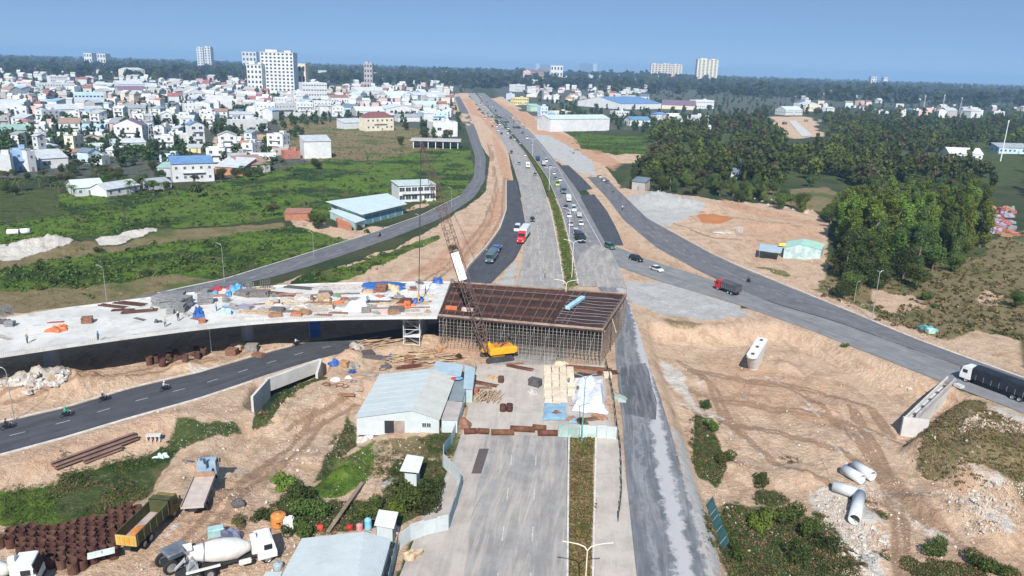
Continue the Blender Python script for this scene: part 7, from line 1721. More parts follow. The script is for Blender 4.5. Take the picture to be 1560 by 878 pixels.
def dumper():
    t = thing('dump_truck', 'dump truck with dark body and yellow tailgate parked by the rusty casings', 'dump truck'); Y = M('faded_yellow_paint',(.46,.34,.11),.5,var=.15,dirt=(.4,.35,.3)); G_ = M('dark_olive_paint',(.07,.075,.03),.6,var=.25,dirt=(.2,.17,.12))
    boxpart(t,'chassis',(0,0,.9),(9,.9,.35),UNDER); cabover(t,4.6,2.4,2.9,M('dark_yellow_cab',(.20,.15,.04),.6,var=.3,dirt=(.1,.08,.06)),1.9)
    b = MB(); W = 1.22
    for s in (-1,1): b.box((-1.1,s*W,2.05),(6.6,.12,1.5))
    b.box((2.2,0,2.2),(.12,2.5,1.8)); b.box((2.7,0,3.05),(1.1,2.5,.1)); b.build('tipper_body', G_, t)
    boxpart(t,'body_floor',(-1.1,0,1.32),(6.6,2.4,.12),M('worn_pale_steel',(.40,.32,.30),.6,var=.2))
    for s in (-1,1):
        r = MB()
        for i in range(6): r.box((-4.2+i*1.25,s*(W+.1),2.0),(.12,.1,1.4))
        r.build('body_rib', G_, t)
    tg = boxpart(t,'tailgate',(-4.42,0,1.95),(.12,2.5,1.3),Y); q = MB()
    for y in (-.85,-.28,.28,.85): q.box((-4.5,y,1.95),(.06,.34,1.0))
    q.build('tailgate_panel', M('orange_yellow_stripe',(.62,.28,.04),.5), tg)
    o = MB().blob((-1.8,0,1.3),(1.5,1.0,.35),3,12,.2).build('orange_soil', M('orange_soil',(.55,.20,.05),.95)); o.parent = None
    wheels(t,[3.5,-1.6,-2.9],.55,2.45); return t, o
t, so_ = dumper(); put(t, (229,812), (268,774)); t.scale=(1.0,)*3; bpy.context.view_layer.update(); so_.matrix_world = t.matrix_world.copy(); tag(so_, 'orange soil lying in the dump truck body', 'soil')
def cranetruck():
    t = thing('flatbed_truck', 'long pale flatbed truck with blue loader crane behind its cab', 'flatbed truck'); B_ = M('faded_blue_paint',(.27,.36,.44),.5,var=.15,dirt=(.4,.4,.38)); PL = M('dusty_bed',(.48,.40,.35),.85,var=.12,sc=1.2,dirt=(.35,.27,.22))
    boxpart(t,'chassis',(0,0,.85),(9.6,.9,.35),UNDER); cabover(t,5.0,2.35,2.7,B_,1.7); boxpart(t,'flatbed',(-1.5,0,1.25),(6.9,2.5,.22),PL,.03)
    for s in (-1,1): boxpart(t,'drop_side',(-1.5,s*1.27,1.38),(6.9,.05,.45),PL)
    boxpart(t,'headboard',(1.98,0,1.65),(.1,2.5,.7),M('rust_brown_board',(.32,.20,.13),.8))
    c = MB(); c.box((2.7,0,1.6),(.6,1.6,.8)); c.tube((2.7,0,1.8),(2.7,0,3.6),.18,n=8); c.tube((2.7,0,3.5),(1.2,.3,4.1),.13,n=6); c.tube((1.2,.3,4.1),(3.6,.5,3.3),.1,n=6); c.build('loader_crane', B_, t)
    wheels(t,[3.9,-2.2,-3.4],.5,2.4)
    return t
t = cranetruck(); put(t, (308,754), (330,714)); t.scale=(1.05,)*3
t = thing('site_dumper', 'small dark wheeled dumper at the bottom edge behind the mixer truck', 'dumper'); boxpart(t,'hopper',(0,0,1.9),(2.2,1.8,.9),M('dark_grey_blue_paint',(.13,.15,.18),.5,var=.3),.15,taper=(1.2,1.2)); boxpart(t,'chassis',(0,0,1.1),(3.2,.9,.6),UNDER)
wheels(t,[1.1,-1.1],.85,2.4); put(t,(270,862),(300,850))
o = MB().blob((0,0,0),(1.5,.9,1.0),2,12,.3).build('tarpaulin', M('dark_slate_tarp',(.12,.13,.19),.6,bmp=.1)); o.location=G(352,818); tag(o,'dark slate tarpaulin heap behind the mixer drum','tarpaulin')
p = G(330,817); o = MB().box((0,0,.6),(1.9,1.0,1.1),.4,bev=.08).box((0,0,1.2),(1.7,.8,.1),.4).build('metal_box', M('pale_teal_box',(.30,.46,.46),.6)); o.location=p; tag(o,'pale teal metal box behind the mixer drum','box')
def bike_mesh():
    t = thing('motorbike', '', 'motorbike'); p = PT['navy']
    for x in (-.62,.62): MB().lathe([(.22,-.05),(.29,-.05),(.31,0),(.29,.05),(.22,.05)],14,Matrix.Translation((x,0,.31)),'Y').build('wheel',TYRE,t)
    b = MB(); b.side([(-.75,.62),(-.55,.8),(.05,.78),(.2,.5),(.42,.95),(.55,.92),(.5,.5),(.2,.28),(-.3,.32)],-.11,.11); b.build('body',PT['black'],t)
    boxpart(t,'seat',(-.3,0,.82),(.75,.26,.09),UNDER,.03); h = MB(); h.tube((.62,0,.31),(.42,0,1.0),.035,n=5); h.tube((.42,-.33,1.03),(.42,.33,1.03),.025,n=5); h.build('handlebar',STEEL,t)
    boxpart(t,'headlight',(.56,0,.88),(.1,.16,.14),LAMPW); return t
def skin_person(name, joints, edges, radii, mats_for=None, skin_mat=None):
    me = bpy.data.meshes.new(name); me.from_pydata(joints, edges, []); o = bpy.data.objects.new(name, me); col.objects.link(o)
    s = o.modifiers.new('skin', 'SKIN'); me.skin_vertices.new() if not me.skin_vertices else None
    for i, r in enumerate(radii): me.skin_vertices[0].data[i].radius = (r, r)
    me.skin_vertices[0].data[0].use_root = True
    sb = o.modifiers.new('sub', 'SUBSURF'); sb.levels = 1; sb.render_levels = 1
    dg = bpy.context.evaluated_depsgraph_get(); m2 = bpy.data.meshes.new_from_object(o.evaluated_get(dg)); bpy.data.objects.remove(o); return m2
SKINM = M('skin', (.36,.20,.13), .6); HAIRM = M('black_hair', (.015,.012,.01), .6)
def person_mesh(pose, shirt, trous):
    if pose == 'stand': J = [(0,0,.95),(0,0,1.2),(0,0,1.42),(0,0,1.55),(.02,0,1.68), (0,.1,.9),(.04,.12,.5),(0,.12,.06),(.1,.12,.03), (0,-.1,.9),(-.04,-.12,.5),(-.08,-.12,.06),(.02,-.12,.03), (0,.2,1.38),(.05,.27,1.1),(.18,.25,.88), (0,-.2,1.38),(.02,-.28,1.1),(.15,-.27,.9)]
    else: J = [(-.3,0,.95),(-.24,0,1.2),(-.16,0,1.42),(-.12,0,1.53),(-.08,0,1.66), (-.2,.12,.92),(.18,.18,.82),(.1,.17,.42),(.22,.17,.36), (-.2,-.12,.92),(.18,-.18,.82),(.1,-.17,.42),(.22,-.17,.36), (-.14,.2,1.36),(.08,.28,1.15),(.36,.28,1.06), (-.14,-.2,1.36),(.08,-.28,1.15),(.36,-.28,1.06)]
    E = [(0,1),(1,2),(2,3),(3,4),(0,5),(5,6),(6,7),(7,8),(0,9),(9,10),(10,11),(11,12),(2,13),(13,14),(14,15),(2,16),(16,17),(17,18)]
    Rr = [.14,.15,.13,.06,.11, .10,.07,.05,.045,.10,.07,.05,.045,.075,.05,.04,.075,.05,.04]
    m = skin_person('person', J, E, Rr); m.materials.clear(); m.materials.append(shirt); m.materials.append(trous); m.materials.append(SKINM)
    hip = J[0][2]
    for p in m.polygons:
        c = p.center; p.material_index = 2 if c.z > 1.52 else (1 if (c.z < hip - .0 if pose == 'stand' else (c.z < 1.0 and abs(c.y) < .27)) else 0)
        if c.x > J[15][0]-.08 and abs(c.y) > .2 and c.z > .8: p.material_index = 2
    return m
PM = {}
def person(label, pose, shirtc, loc, rz, helmet=(.7,.7,.7), cat='person', group=None):
    k = (pose, shirtc)
    if k not in PM: PM[k] = person_mesh(pose, M('shirt_%s'%(shirtc,), shirtc, .8), M('dark_trousers',(.035,.04,.06),.8))
    t = thing('person', label, cat, loc, rz, group); o = bpy.data.objects.new('body', PM[k]); col.objects.link(o); o.parent = t
    z = 1.70 if pose == 'stand' else 1.68; x = .02 if pose == 'stand' else -.08
    MB().lathe([(.15,z-.04),(.155,z),(.13,z+.09),(.07,z+.14),(0,z+.155)],12,Matrix.Translation((x,0,0))).build('helmet', M('helmet_%s'%(helmet,), helmet, .4), t, True)
    return t
bm = bike_mesh(); first = True
for (q, f, c, hc, lb) in [((12,655),(40,648),(.03,.03,.03),(.03,.03,.03),'at the left edge of the lower road'),((102,636),(140,628),(.05,.45,.25),(.05,.4,.25),'in a green jacket on the lower road'),((159,612),(190,604),(.05,.06,.09),(.6,.6,.6),'in the middle of the lower road'),((252,596),(290,585),(.5,.5,.5),(.7,.7,.7),'with pale clothes on the lower road'),((452,528),(480,520),(.5,.52,.55),(.05,.05,.05),'coming out from under the viaduct'),
      ((1140,431),(1120,422),(.04,.04,.05),(.1,.1,.1),'beside the red cab lorry on the ramp road'),((948,320),(938,310),(.6,.6,.6),(.7,.7,.7),'alone on the right hand ramp'),((934,294),(926,285),(.1,.1,.15),(.1,.1,.1),'far up on the right hand ramp'),((857,285),(862,296),(.5,.5,.1),(.7,.1,.1),'beside the yellow green van'),((742,385),(736,393),(.1,.1,.1),(.2,.2,.2),'on the dark ramp near the blue lorry'),((578,361),(560,367),(.06,.06,.07),(.3,.3,.3),'on the service road below the workshop')]:
    t = bm if first else dup(bm); first = False
    t['label'] = 'dark motorbike ridden ' + ('by a rider ' if lb.startswith(('in a','with')) else '') + lb; put(t, q, f)
    person('rider ' + lb, 'ride', c, t.location.copy(), t.rotation_euler.z, hc)
WK = [((150,520),'worker standing alone near the front edge of the deck',(.15,.2,.3)),((42,523),'worker near the left front edge of the deck',(.2,.2,.25)),((272,489),'dark clothed worker near the deck edge left of the blue tarpaulin',(.05,.05,.06)),((426,467),'dark clothed worker in the middle of the deck',(.04,.04,.05)),((252,498),'worker with pale shirt near the deck edge',(.4,.4,.4)),((648,448),'worker near the dark formwork',(.3,.1,.08)),((560,462),'worker beside the white tarpaulin',(.1,.25,.4)),((508,471),'worker right of the brown bundles',(.5,.25,.1)),((330,474),'worker beside the bluish heap',(.2,.3,.5)),((606,452),'worker in front of the long blue tarpaulin',(.6,.6,.2))]
for i, (q, lb, c) in enumerate(WK): person(lb, 'stand', c, P(*q, DZ+.02), i*1.3, random.choice([(.7,.6,.05),(.7,.7,.7),(.1,.2,.6)]))
for i, (q, lb, c) in enumerate([((750,520),'worker standing on the ground behind the crane',(.6,.25,.05)),((772,530),'worker in red right of the crane cab',(.55,.06,.05)),((866,588),'worker by the white tarpaulin edge',(.2,.2,.3)),((830,424),'person walking on the closed carriageway behind the deck',(.1,.1,.12)),((880,600),'worker standing on the ground near the lamp post',(.1,.12,.15))]): person(lb, 'stand', c, G(*q), i, (.7,.6,.05))
def lamp(p, h, label, arms=2, L=2.0, m=STEELW, rz=0, base=None, lower=None):
    t = thing('street_lamp', label, 'street lamp', p, rz); b = MB(); b.tube((0,0,-.2),(0,0,h),.10 if arms == 2 else .075,.06 if arms == 2 else .045,8); b.build('pole', m, t)
    if lower is not None: MB().tube((0,0,-.2),(0,0,h*.45),.17,.14,8).build('lower_shaft', lower, t)
    for s in ([-1,1] if arms == 2 else [1]):
        a = MB(); pts = [Vector((0,0,h-.1)), Vector((s*L*.15,0,h+.35)), Vector((s*L*.45,0,h+.62)), Vector((s*L,0,h+.85))]
        for i in range(3): a.tube(pts[i], pts[i+1], .06 if arms == 2 else .04, n=6)
        a.build('arm', m, t); MB().box((s*(L+.2),0,h+.86),(.6,.2,.1),bev=.04,ry=-s*.12).build('lamp_head', m, t)
    return t
CREAML = M('cream_painted_steel',(.70,.62,.50),.5)
p = P(895,838,10.0); p.z = 0; lamp(p, 10.0, 'double armed street lamp in the foreground on the dry median', 2, 2.0, CREAML, lower=STEELB)
lamp(G(886,673), 10.3, 'blue green double armed lamp post behind the gate panels', 2, 1.2, M('blue_green_steel',(.10,.33,.40),.5))
for q, h, lb in (((863,428),10,'median lamp just behind the dark reinforced deck'),((874,367),10,'median lamp beside the crossing'),((869,318),10,'median lamp beside the queue of white cars'),((838,256),10,'median lamp beside the silver lorry'),((812,212),10,'far median lamp near the jam')):
    p = P(*q, h+.6); p.z = 0; lamp(p, h, lb, 2, 2.2, STEELW)
lamp(G(163,461), 8, 'lamp post behind the left part of the viaduct deck', 1, 1.0, STEEL, 3.1)
lamp(G(342,431), 9.5, 'lamp post on the verge behind the coloured goods', 1, 1.0, STEEL, 3.1)
lamp(G(478,393), 7, 'lamp post by the service road in the left field', 1, 1.0, STEEL, 3.1)
lamp(G(22,641), 8, 'lamp post on the dirt bank at the left edge', 1, .5, STEEL, 3.1)
lamp(G(322,536), 5.5, 'slim lamp post in front of the viaduct', 2, .8, STEELW)
lamp(G(1328,488), 11.2, 'tall lamp post beside the ramp road in front of the grove', 2, .5, STEEL, .3)
lamp(G(1301,460), 4.6, 'short pole in front of the grove', 1, .3, STEEL)
lamp(G(688,320), 8, 'lamp post by the service road behind the crane boom', 1, 1.0, STEEL, 3.1)
lamp(G(640,368), 8, 'lamp post on the verge left of the crane boom', 1, 1.0, STEEL, 3.1)
CLEAR = [wpoly(q) for q in [
    [(1165,287),(1200,278),(1275,274),(1300,290),(1285,312),(1265,330),(1200,312)],
    [(865,195),(990,208),(995,250),(900,255)],
    [(1165,176),(1250,176),(1268,236),(1195,236)],
    [(1500,290),(1560,280),(1560,372),(1515,372)],
    [(1470,225),(1560,232),(1560,275),(1500,275)]]]
def blocked(x, y, m=1.5):
    if on_road(x, y, m + 1): return True
    for c in CLEAR:
        if sdist(np.array([x]), np.array([y]), c)[0] > 0: return True
    return not free(x, y, m, BUILD_AT)
ntree = lambda: sum(1 for o in col.objects if o.get('category') == 'tree')
SCREEN_CLEAR = True
GR = 'trees of the grove behind the green roofed shed'
k = 0
for (x, y) in scatter_px([(1275,350),(1330,335),(1500,330),(1508,395),(1460,408),(1400,415),(1330,425),(1295,440),(1272,405)], 5.2, 60, 3):
    if blocked(x, y): continue
    px, py = proj((x, y, 0)); front = py > 395
    v = random.choice([0, 2, 0]) if front else random.choice([1, 3, 1, 3, 4])
    plant('tall', onG(x, y), random.uniform(11.5, 15) if front else random.uniform(14, 18.5),
          'tall dark green tree at the front edge of the big grove' if front else 'tall bright green tree inside the big grove on the right', 'tree', GR, v)
for q, H in [((1312,432),9),((1340,440),7),((1375,425),10),((1420,412),9),((1395,440),7.5),((1295,452),7),((1285,455),5),((1452,415),6)]:
    plant('round', G(*q), H, 'low rounded tree at the foot of the big grove on the right', 'tree', 'low trees at the foot of the grove')
ind = []; rest = []; frest = []
FOREST = [(955,286),(985,262),(1000,240),(992,205),(1060,190),(1200,170),(1330,172),(1560,185),(1640,190),(1640,330),(1560,300),(1515,330),(1400,325),(1270,345),(1250,330),(1180,318),(1100,306),(1030,296)]
pts = scatter_px(FOREST, 5.0, 1500, 5, 14)
pts.sort(key=lambda q: q[1])
for i, (x, y) in enumerate(pts):
    if blocked(x, y) or fbm(np.array([x/38.]), np.array([y/38.]), 3)[0] > .60: continue
    (ind if len(ind) < 165 else frest).append((x, y))
for (x, y) in ind:
    px, py = proj((x, y, 0))
    if px < 1110: lb = 'dense green tree in the wood behind the grey sand heaps'
    elif px < 1265: lb = 'dense green tree in the wood above the cleared red ground'
    else: lb = 'dense green tree in the wood beyond the big grove'
    plant(random.choice(['round', 'tall', 'round', 'wide']), onG(x, y), random.uniform(7, 15) if py < 262 else random.uniform(5, 9.5), lb, 'tree', 'trees of the wood right of the highway')
TT = []
for poly, sp, n, sd_ in [([(0,225),(120,225),(330,240),(440,215),(500,190),(690,205),(690,220),(560,185),(420,190),(420,262),(330,290),(200,300),(0,300)], 5.0, 150, 21),
                     ([(0,140),(700,150),(700,205),(560,185),(430,190),(330,240),(120,225),(0,225)], 5.5, 700, 22),
                     ([(830,165),(990,175),(990,205),(880,190),(840,180)], 7, 60, 23)]:
    TT += [(x, y, sd_) for x, y in scatter_px(poly, sp, n, sd_)]
TT.sort(key=lambda q: q[1]); tree_cap = 280 - ntree()
for (x, y, s_) in TT:
    if blocked(x, y, .4): continue
    if s_ == 23 and tree_cap > 0: tree_cap -= 1; plant('farround', onG(x, y), random.uniform(7, 11), 'dark tree in the belt behind the long white warehouse', 'tree', 'trees behind the white warehouse'); continue
    if tree_cap <= 0: rest.append((x, y)); continue
    tree_cap -= 1
    if y < 420: plant(random.choice(['round', 'round', 'wide']), onG(x, y), random.uniform(3.4, 6), 'leafy garden tree between the nearest houses on the left', 'tree', 'garden trees of the near houses')
    elif y < 520: plant('farround', onG(x, y), random.uniform(4.2, 7.2), 'dark garden tree among the houses of the middle rows on the left', 'tree', 'garden trees of the middle rows')
    else: rest.append((x, y))
TREE_SPECIALS = [((405,132),17,'large dark tree in front of the tall white hotel'),((385,134),14,'smaller dark tree left of the large one by the hotel'),((335,204),11,'broad dark tree beside the red earth yard'),
    ((480,258),6.5,'bushy tree beside the grey square house'),((610,222),7,'dark tree left of the filling station forecourt'),((645,210),8,'conical dark tree by the red fronted shop'),((690,388),3.2,'small tree on the road verge behind the crane boom'),
    ((485,350),6.5,'dense dark tree at the left end of the green roofed workshop'),((452,205),8,'green tree on the brown slope left of the villa'),((435,212),7,'second tree on the brown slope left of the villa'),((618,198),7,'green tree in the villa garden'),
    ((415,330),4.5,'lone bushy tree in the left field near the brick hut'),((378,275),6,'dark round tree at the right edge of the near houses'),((300,300),4,'banana clump by the white blue roofed house'),
    ((1232,285),7,'lone tree standing in the brown clearing'),((1010,250),9,'tree at the corner of the wood nearest the highway'),((1040,186),12,'big dark tree by the white roofed depot'),((1548,470),5,'round bush tree at the right edge of the scrub')]
for q, H, lb in TREE_SPECIALS: plant('round' if H > 4.6 else 'wide', G(*q), H, lb, 'tree')
for i, q in enumerate([(165,285),(182,290),(200,296),(215,292),(250,296),(300,302),(320,300),(338,300),(355,298),(430,262),(445,268),(405,266),(60,285),(30,292),(90,296),(110,300),(410,262),(560,250)]):
    plant('palm', G(*q), random.uniform(4.5, 6.5), 'banana palm at the edge of the left field below the houses', 'palm', 'banana palms along the field edge')
BU = [((632,766),4.4,'large spreading bush between the hut and the tin wall'),((655,752),4.6,'large bush beside the bend of the tin wall'),((600,776),3.4,'bush in front of the outhouse'),((655,776),3.6,'bush right of the outhouse'),((570,788),3.4,'bush left of the outhouse roof'),
      ((480,782),4.4,'dark bush beside the rail plank near the bottom shed'),((455,760),4.2,'bright bush on the slope above the mixer truck'),((435,745),3.4,'thin bush on the slope edge above the mixer truck'),((470,815),3.2,'low bush beside the bottom shed roof'),((440,805),3.0,'low bush behind the mixer truck cab'),
      ((700,620),2.4,'green bush at the corner of the lean-to by the tin wall'),((885,648),2.2,'small bush under the blue lamp post'),((600,722),1.8,'bush left of the small white hut'),((655,722),2.0,'bush right of the small white hut'),
      ((1075,620),2.4,'bush on the verge at the top of the right thicket'),((1090,655),3,'dense bush on the verge below the first'),((1100,700),3.2,'bush between the road and the dirt slope'),((1160,735),2.8,'low bush at the middle of the right thicket'),
      ((1150,800),4.2,'large bush behind the fallen green panel'),((1190,800),4.4,'large bush in the centre of the right thicket'),((1230,810),4,'large bush right of the thicket centre'),((1260,835),3.6,'bush by the chalky slope foot'),((1215,850),3.8,'bush near the bottom edge of the picture'),((1130,850),3,'bush by the broken post'),
      ((1430,850),3.4,'bush at the bottom right corner'),((1480,862),3.4,'second bush at the bottom right corner'),((1520,872),3.2,'third bush at the bottom right corner'),
      ((1408,455),4,'bush in the scrub below the grove'),((1425,470),2.4,'small bush in the scrub below the grove'),((1287,530),1.6,'single round bush on the bank of the slip road'),((1535,590),2,'tuft bush behind the black lorry'),
      ((222,420),3,'round bush on the left field edge above the bridge'),((420,300),2.8,'bush in the middle of the left field'),((440,312),2.8,'second bush in the middle of the left field'),((85,432),2.6,'bush on the dry margin above the bridge'),((60,442),2.4,'second bush on the dry margin above the bridge'),
      ((285,412),2.4,'dark bush near the left lamp post'),((150,384),3,'dark bush on the field track'),((395,790),2.6,'bush beside the heap at the yard'),((370,795),2.2,'twiggy bush at the yard edge'),((545,350),3,'low bush by the brick ruin'),((560,355),2.6,'low bush right of the brick ruin'),((650,300),3.4,'bushy shrub at the boom foot by the shops'),((645,310),3,'second shrub by the shops'),
      ((485,575),1.8,'green weed clump at the culvert'),((265,552),1.6,'small bush by the rusty casings under the bridge'),((700,545),1.6,'green bush under the scaffold front')]
for q, H, lb in BU: plant('bush', G(*q), H, lb, 'bush', None, random.choice([0, 0, 1, 3]) if H > 2.5 else None)
FARB = []
def far_wood(name, pts, hr, nleaf, leaf, mats, label):
    V = []; MI = []; rg = np.random.default_rng(77)
    prot = []
    for s in range(6):
        bl = tree_blobs('round' if s % 2 else 'tall', 10 if s % 2 else 12, 300 + s); p, n_ = crown_pts(bl, nleaf, rg); prot.append(leaf_quads(p, n_, leaf, rg))
    z = hgt(np.array([p[0] for p in pts]), np.array([p[1] for p in pts]))
    for i, (x, y) in enumerate(pts):
        s = rg.uniform(*hr) / 10; a = rg.uniform(0, 6.28); v = prot[i % 6]
        c, q = math.cos(a) * s, math.sin(a) * s
        V.append(np.stack([v[:, 0] * c - v[:, 1] * q + x, v[:, 0] * q + v[:, 1] * c + y, v[:, 2] * s + z[i] - .3], 1)); MI.append(np.full(len(v) // 4, rg.integers(0, len(mats))))
    V = np.concatenate(V); q = np.arange(len(V)).reshape(-1, 4)
    o = np_mesh(name, V, q, mats, mi=np.concatenate(MI)); tag(o, label, 'woodland', kind='stuff')
wp = []
for (x, y) in rest: wp.append((x, y))
for poly, sp, n, sd_ in [([(0,94),(330,100),(700,118),(712,138),(690,160),(0,150),(-60,150),(-60,92)], 15, 900, 31),
                     ([(740,122),(830,122),(1000,130),(1170,135),(1560,150),(1640,150),(1640,200),(1200,185),(1000,200),(900,185),(830,160)], 11, 900, 32)]:
    wp += [(x, y) for x, y in scatter_px(poly, sp, n, sd_, 4) if not blocked(x, y, 2)]
far_wood('woodland', wp, (5, 8.5), 150, 2.1, [L_TOWNT, L_DARK, L_TOWNT], 'distant trees scattered beyond the nearer rows of houses')
far_wood('wood', frest, (6.5, 15), 330, 1.4, [L_DARK, L_MID, L_OLV, L_MID, L_BUSH, L_BRI, L_MID], 'closed canopy of the wood stretching back on the right')
hp = []
rg9 = np.random.default_rng(5)
for i in range(5200):
    a = rg9.uniform(-.68, .68); r = rg9.uniform(1900, 6500)
    x, y = r * math.sin(a), r * math.cos(a)
    if r < 2600 and rg9.random() < .3: continue
    hp.append((x, y))
far_wood('far_wood', hp, (16, 27), 36, 9.0, [L_TOWNT, L_DARK], 'far dark tree belt along the horizon')
def ground_cover(name, zk, n, seed, mats, hr, label, box, thr=.45, nq=7, wide=1.0, cat='grass', lf=.75):
    rg = np.random.default_rng(seed); X = []; Y = []
    for poly in box:
        pts = px_in(poly, n // len(box), seed); 
        X += [P(a, b)[:2] for a, b in pts]
    X = np.array(X); x, y = X[:, 0], X[:, 1]
    w = zmask(zk, x, y) + (fbm(x * .16, y * .16, 3) - .5) * 2.0
    for o_ in ([] if zk == 'dark' else ['dark']): w = w - zmask(o_, x, y) * .8
    dm = np.full(len(x), -99.)
    for pl in ROADPOLYS.values(): dm = np.maximum(dm, sdist(x, y, pl))
    for b in BUILD_AT:
        if b[2] < 30: dm = np.where((x - b[0]) ** 2 + (y - b[1]) ** 2 < (b[2] * .8) ** 2, 1, dm)
    for pl in COVER_OFF: dm = np.maximum(dm, sdist(x, y, pl))
    ok = (w > thr) & (dm < -.5); x, y = x[ok], y[ok]; z = hgt(x, y); m = len(x)
    h = rg.uniform(hr[0], hr[1], m)
    c = np.repeat(np.stack([x, y, z], 1), nq, 0); hh = np.repeat(h, nq); k = len(c)
    d = rg.normal(size=(k, 3)); d[:, 2] = abs(d[:, 2]) + .3; d /= np.linalg.norm(d, axis=1)[:, None]
    p = c + d * np.stack([hh * wide, hh * wide, hh * .8], 1) * rg.uniform(.4, 1, k)[:, None]
    v = leaf_quads(p, d, 1.0, rg, .6)
    v = (v.reshape(-1, 4, 3) - p[:, None]) * (hh * lf)[:, None, None] + p[:, None]
    v = v.reshape(-1, 3)
    o = np_mesh(name, v, np.arange(len(v)).reshape(-1, 4), mats, mi=rg.integers(0, len(mats), k)); tag(o, label, cat, kind='stuff')
    print(name, m)
LEFT = [(0,285),(720,215),(712,300),(560,425),(300,435),(0,480)]
LOWL = [(0,660),(280,640),(270,800),(0,800)]; MIDB = [(390,560),(705,560),(705,820),(390,878)]
RGT = [(1040,590),(1360,700),(1360,878),(1090,878)]; RLOW = [(1380,820),(1560,840),(1560,878),(1380,878)]
SCR = [(1150,390),(1560,340),(1560,570),(1150,430)]; MND = [(1395,600),(1560,600),(1560,760),(1395,700)]
ground_cover('scrub', 'grass', 1000, 11, [L_BUSH, L_MID, L_DARK], (.7, 1.6), 'dark scrubby clumps scattered over the green field', [LEFT], .62, 14, cat='scrub')
ground_cover('scrub', 'dry', 4200, 12, [L_OLV, L_DRY, L_BUSH], (.35, .95), 'olive and brown scrub on the dry slopes', [[(420,180),(700,190),(700,250),(430,250)], SCR, SCR], .5, 12, cat='scrub')
MDN = [(860,660),(910,660),(906,878),(862,878)]
ground_cover('grass', 'grass', 16000, 1, [L_GRASS, L_BUSH, L_GRASS], (.3, .85), 'rank green grass and weeds on the open ground', [LEFT, LEFT, [(860,195),(995,200),(995,240),(870,235)]])
ground_cover('dry_grass', 'dry', 12000, 2, [L_DRY, L_OLV, L_DRY, L_GRASS], (.12, .42), 'dry brown grass on banks and verges', [SCR, MND, MND, MDN, MDN, LEFT, [(420,180),(700,190),(700,250),(430,250)]])
ground_cover('undergrowth', 'dark', 15000, 3, [L_BUSH, L_MID, L_BUSH, L_OLV], (.18, .7), 'tangled dark green undergrowth', [LOWL, MIDB, RGT, RLOW, RGT, MIDB], .5, 15, cat='undergrowth', lf=.36)
ground_cover('dry_weeds', 'dark', 11000, 13, [L_DRY, L_OLV, L_DRY], (.2, .65), 'dry brown weeds among the undergrowth', [LOWL, MIDB, RGT, RLOW, RGT, MIDB], .5, 10, cat='weeds', lf=.4)
ground_cover('grass', 'grass', 9000, 14, [L_GRASS, L_MID, L_BUSH], (.12, .45), 'fine green grass of the hollows near the yard', [LOWL, MIDB], .4, 10, lf=.4)
ground_cover('scrub', 'grass', 900, 15, [L_BUSH, L_MID, L_OLV], (.3, .9), 'low dark weeds in the hollow beside the yard', [LOWL], .7, 30, cat='scrub', lf=.25)
def median(px_l, px_r, n, seed, mats, hr, label):
    rg = np.random.default_rng(seed); lx, ly, _ = resample(px_l, 200); rx, ry, _ = resample(px_r, 200)
    t = rg.random(n) ** .6; i = ((1 - t) * 199).astype(int); s = rg.uniform(.1, .9, n)
    x = lx[i] + (rx[i] - lx[i]) * s + rg.normal(0, .3, n); y = ly[i] + (ry[i] - ly[i]) * s + rg.uniform(-4, 4, n)
    c = np.repeat(np.stack([x, y, np.full(n, .1)], 1), 6, 0); h = np.repeat(rg.uniform(*hr, n), 6)
    d = rg.normal(size=(len(c), 3)); d[:, 2] = abs(d[:, 2]) + .3; d /= np.linalg.norm(d, axis=1)[:, None]
    p = c + d * h[:, None] * .8; v = leaf_quads(p, d, 1.0, rg, .6); v = ((v.reshape(-1, 4, 3) - p[:, None]) * (h * .9)[:, None, None] + p[:, None]).reshape(-1, 3)
    o = np_mesh('grass', v, np.arange(len(v)).reshape(-1, 4), mats, mi=rg.integers(0, len(mats), len(c))); tag(o, label, 'grass', kind='stuff')
median([(861,434),(853,380),(841,320),(825,272),(801,232)], [(879,434),(869,380),(853,320),(832,270),(805,232)], 5200, 8, [L_GRASS, L_GRASS, L_OLV], (.2, .5), 'green hedge grass on the central reservation of the highway')
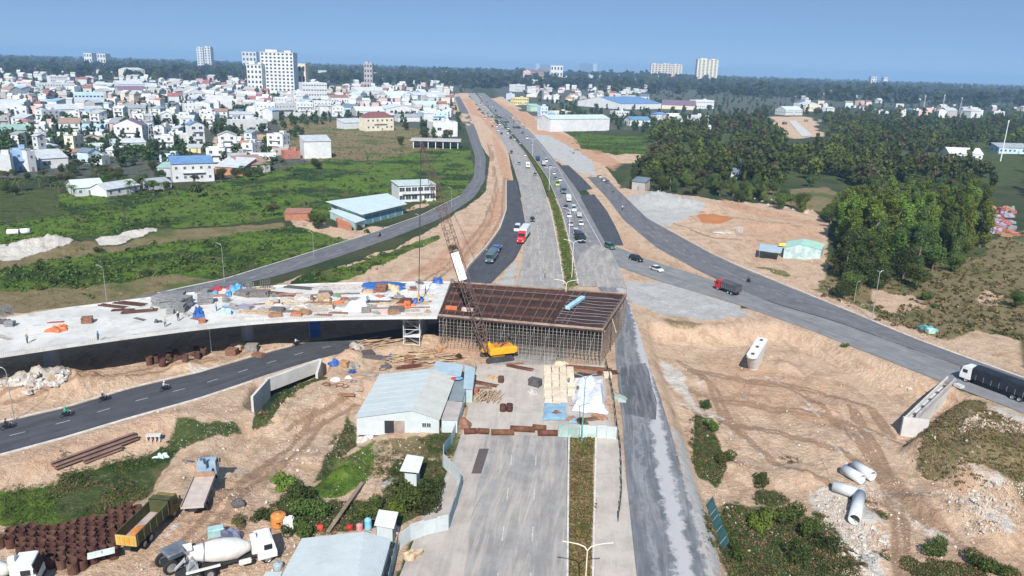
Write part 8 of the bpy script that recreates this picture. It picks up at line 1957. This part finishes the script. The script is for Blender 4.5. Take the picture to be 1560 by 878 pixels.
def rubble(n, seed):
    rg = np.random.default_rng(seed); X = []
    for poly in [[(1000,490),(1420,590),(1560,760),(1560,878),(1100,878),(1040,620)],[(0,560),(700,500),(700,660),(420,878),(200,878),(270,680),(0,700)],[(960,300),(1260,330),(1300,450),(1560,570),(1200,450)],[(690,440),(775,330),(760,250),(720,260),(640,380)],[(1240,720),(1350,720),(1360,878),(1300,878)],[(1440,720),(1560,740),(1560,800),(1480,790)],[(1490,600),(1560,625),(1560,680),(1460,670)]]:
        X += [P(a, b)[:2] for a, b in px_in(poly, n // 7, seed)]
    X = np.array(X); x, y = X[:, 0], X[:, 1]; w = np.maximum(zmask('dirt', x, y), zmask('chalk', x, y) * .8); dm = np.full(len(x), -99.)
    for pl in list(ROADPOLYS.values()) + COVER_OFF: dm = np.maximum(dm, sdist(x, y, pl))
    ok = (w + (fbm(x * .2, y * .2, 3) - .5) * 2.2 > .75) & (dm < -.3); x, y = x[ok], y[ok]; m = len(x); z = hgt(x, y)
    b = np.array([[1,0,0],[0,1,0],[-1,0,0],[0,-1,0],[0,0,.9],[0,0,-.6]], float)[None] + rg.normal(0, .28, (m, 6, 3)); s = (rg.uniform(.04, .13, m) + .16 * (rg.random(m) < .04))[:, None, None]
    v = b * s + np.stack([x, y, z], 1)[:, None]
    f = np.array([[0,1,4],[1,2,4],[2,3,4],[3,0,4],[1,0,5],[2,1,5],[3,2,5],[0,3,5]])[None] + (np.arange(m) * 6)[:, None, None]
    o = np_mesh('rubble', v.reshape(-1, 3), f.reshape(-1, 3), [M('pale_clod', (.55,.47,.39), .95, var=.3, sc=1), M('tan_clod', (.42,.31,.23), .95, var=.3, sc=1)], mi=rg.integers(0, 2, m * 8)); tag(o, 'loose stones and clods on the bare earth', 'rubble', kind='stuff'); print('rubble', m)
rubble(36000, 5)
SUN_EL = 41.0
w = bpy.data.worlds.new('World'); scene.world = w; w.use_nodes = True
wn = w.node_tree; bg = wn.nodes['Background']
sky = wn.nodes.new('ShaderNodeTexSky'); sky.sky_type = 'NISHITA'; sky.sun_disc = False
sky.sun_elevation = R(SUN_EL); sky.sun_rotation = R(180 + 3)
sky.altitude = 0; sky.air_density = .32; sky.dust_density = .05; sky.ozone_density = 4.5
smx = wn.nodes.new('ShaderNodeMix'); smx.data_type = 'RGBA'; smx.inputs[0].default_value = .62; smx.inputs[7].default_value = (3.0, 5.0, 7.9, 1)
wn.links.new(sky.outputs[0], smx.inputs[6]); wn.links.new(smx.outputs[2], bg.inputs[0]); bg.inputs[1].default_value = .068
sl = bpy.data.lights.new('sun', 'SUN'); sl.energy = 5.0; sl.angle = R(.5); sl.color = (1.0, .965, .92)
so = bpy.data.objects.new('sun', sl); col.objects.link(so)
sd = Vector((0.05, 1, -math.tan(R(SUN_EL)))).normalized()
so.rotation_euler = sd.to_track_quat('-Z', 'Y').to_euler()
hm = bpy.data.materials.new('haze_air'); hm.use_nodes = True; hn = hm.node_tree
for n in list(hn.nodes):
    if n.type != 'OUTPUT_MATERIAL': hn.nodes.remove(n)
pv = hn.nodes.new('ShaderNodeVolumePrincipled'); pv.inputs['Color'].default_value = (.42, .68, 1, 1); pv.inputs['Density'].default_value = HAZE
pv.inputs['Anisotropy'].default_value = 0.0
hn.links.new(pv.outputs[0], [n for n in hn.nodes if n.type == 'OUTPUT_MATERIAL'][0].inputs['Volume'])
if HAZE > 0:
    hb = MB().box((0, 0, 56), (33000, 33000, 124)).build('haze', hm); hb['kind'] = 'stuff'
cd = bpy.data.cameras.new('camera'); cd.sensor_width = 36; cd.lens = 36 * F / 1560; cd.clip_end = 60000; cd.clip_start = .5
co = bpy.data.objects.new('camera', cd); col.objects.link(co); scene.camera = co
Mx = Matrix((( RT.x, UP.x, -_f0.x, 0), (RT.y, UP.y, -_f0.y, 0), (RT.z, UP.z, -_f0.z, CAMH), (0, 0, 0, 1)))
co.matrix_world = Mx
scene.view_settings.view_transform = 'Standard'; scene.view_settings.look = 'None'; scene.view_settings.exposure = EXPO; scene.view_settings.gamma = 1
scene.cycles.max_bounces = 4; scene.cycles.diffuse_bounces = 2; scene.cycles.glossy_bounces = 2; scene.cycles.transmission_bounces = 2
scene.cycles.transparent_max_bounces = 4; scene.cycles.volume_bounces = 0
scene.cycles.use_denoising = True
scene.cycles.caustics_reflective = False; scene.cycles.caustics_refractive = False
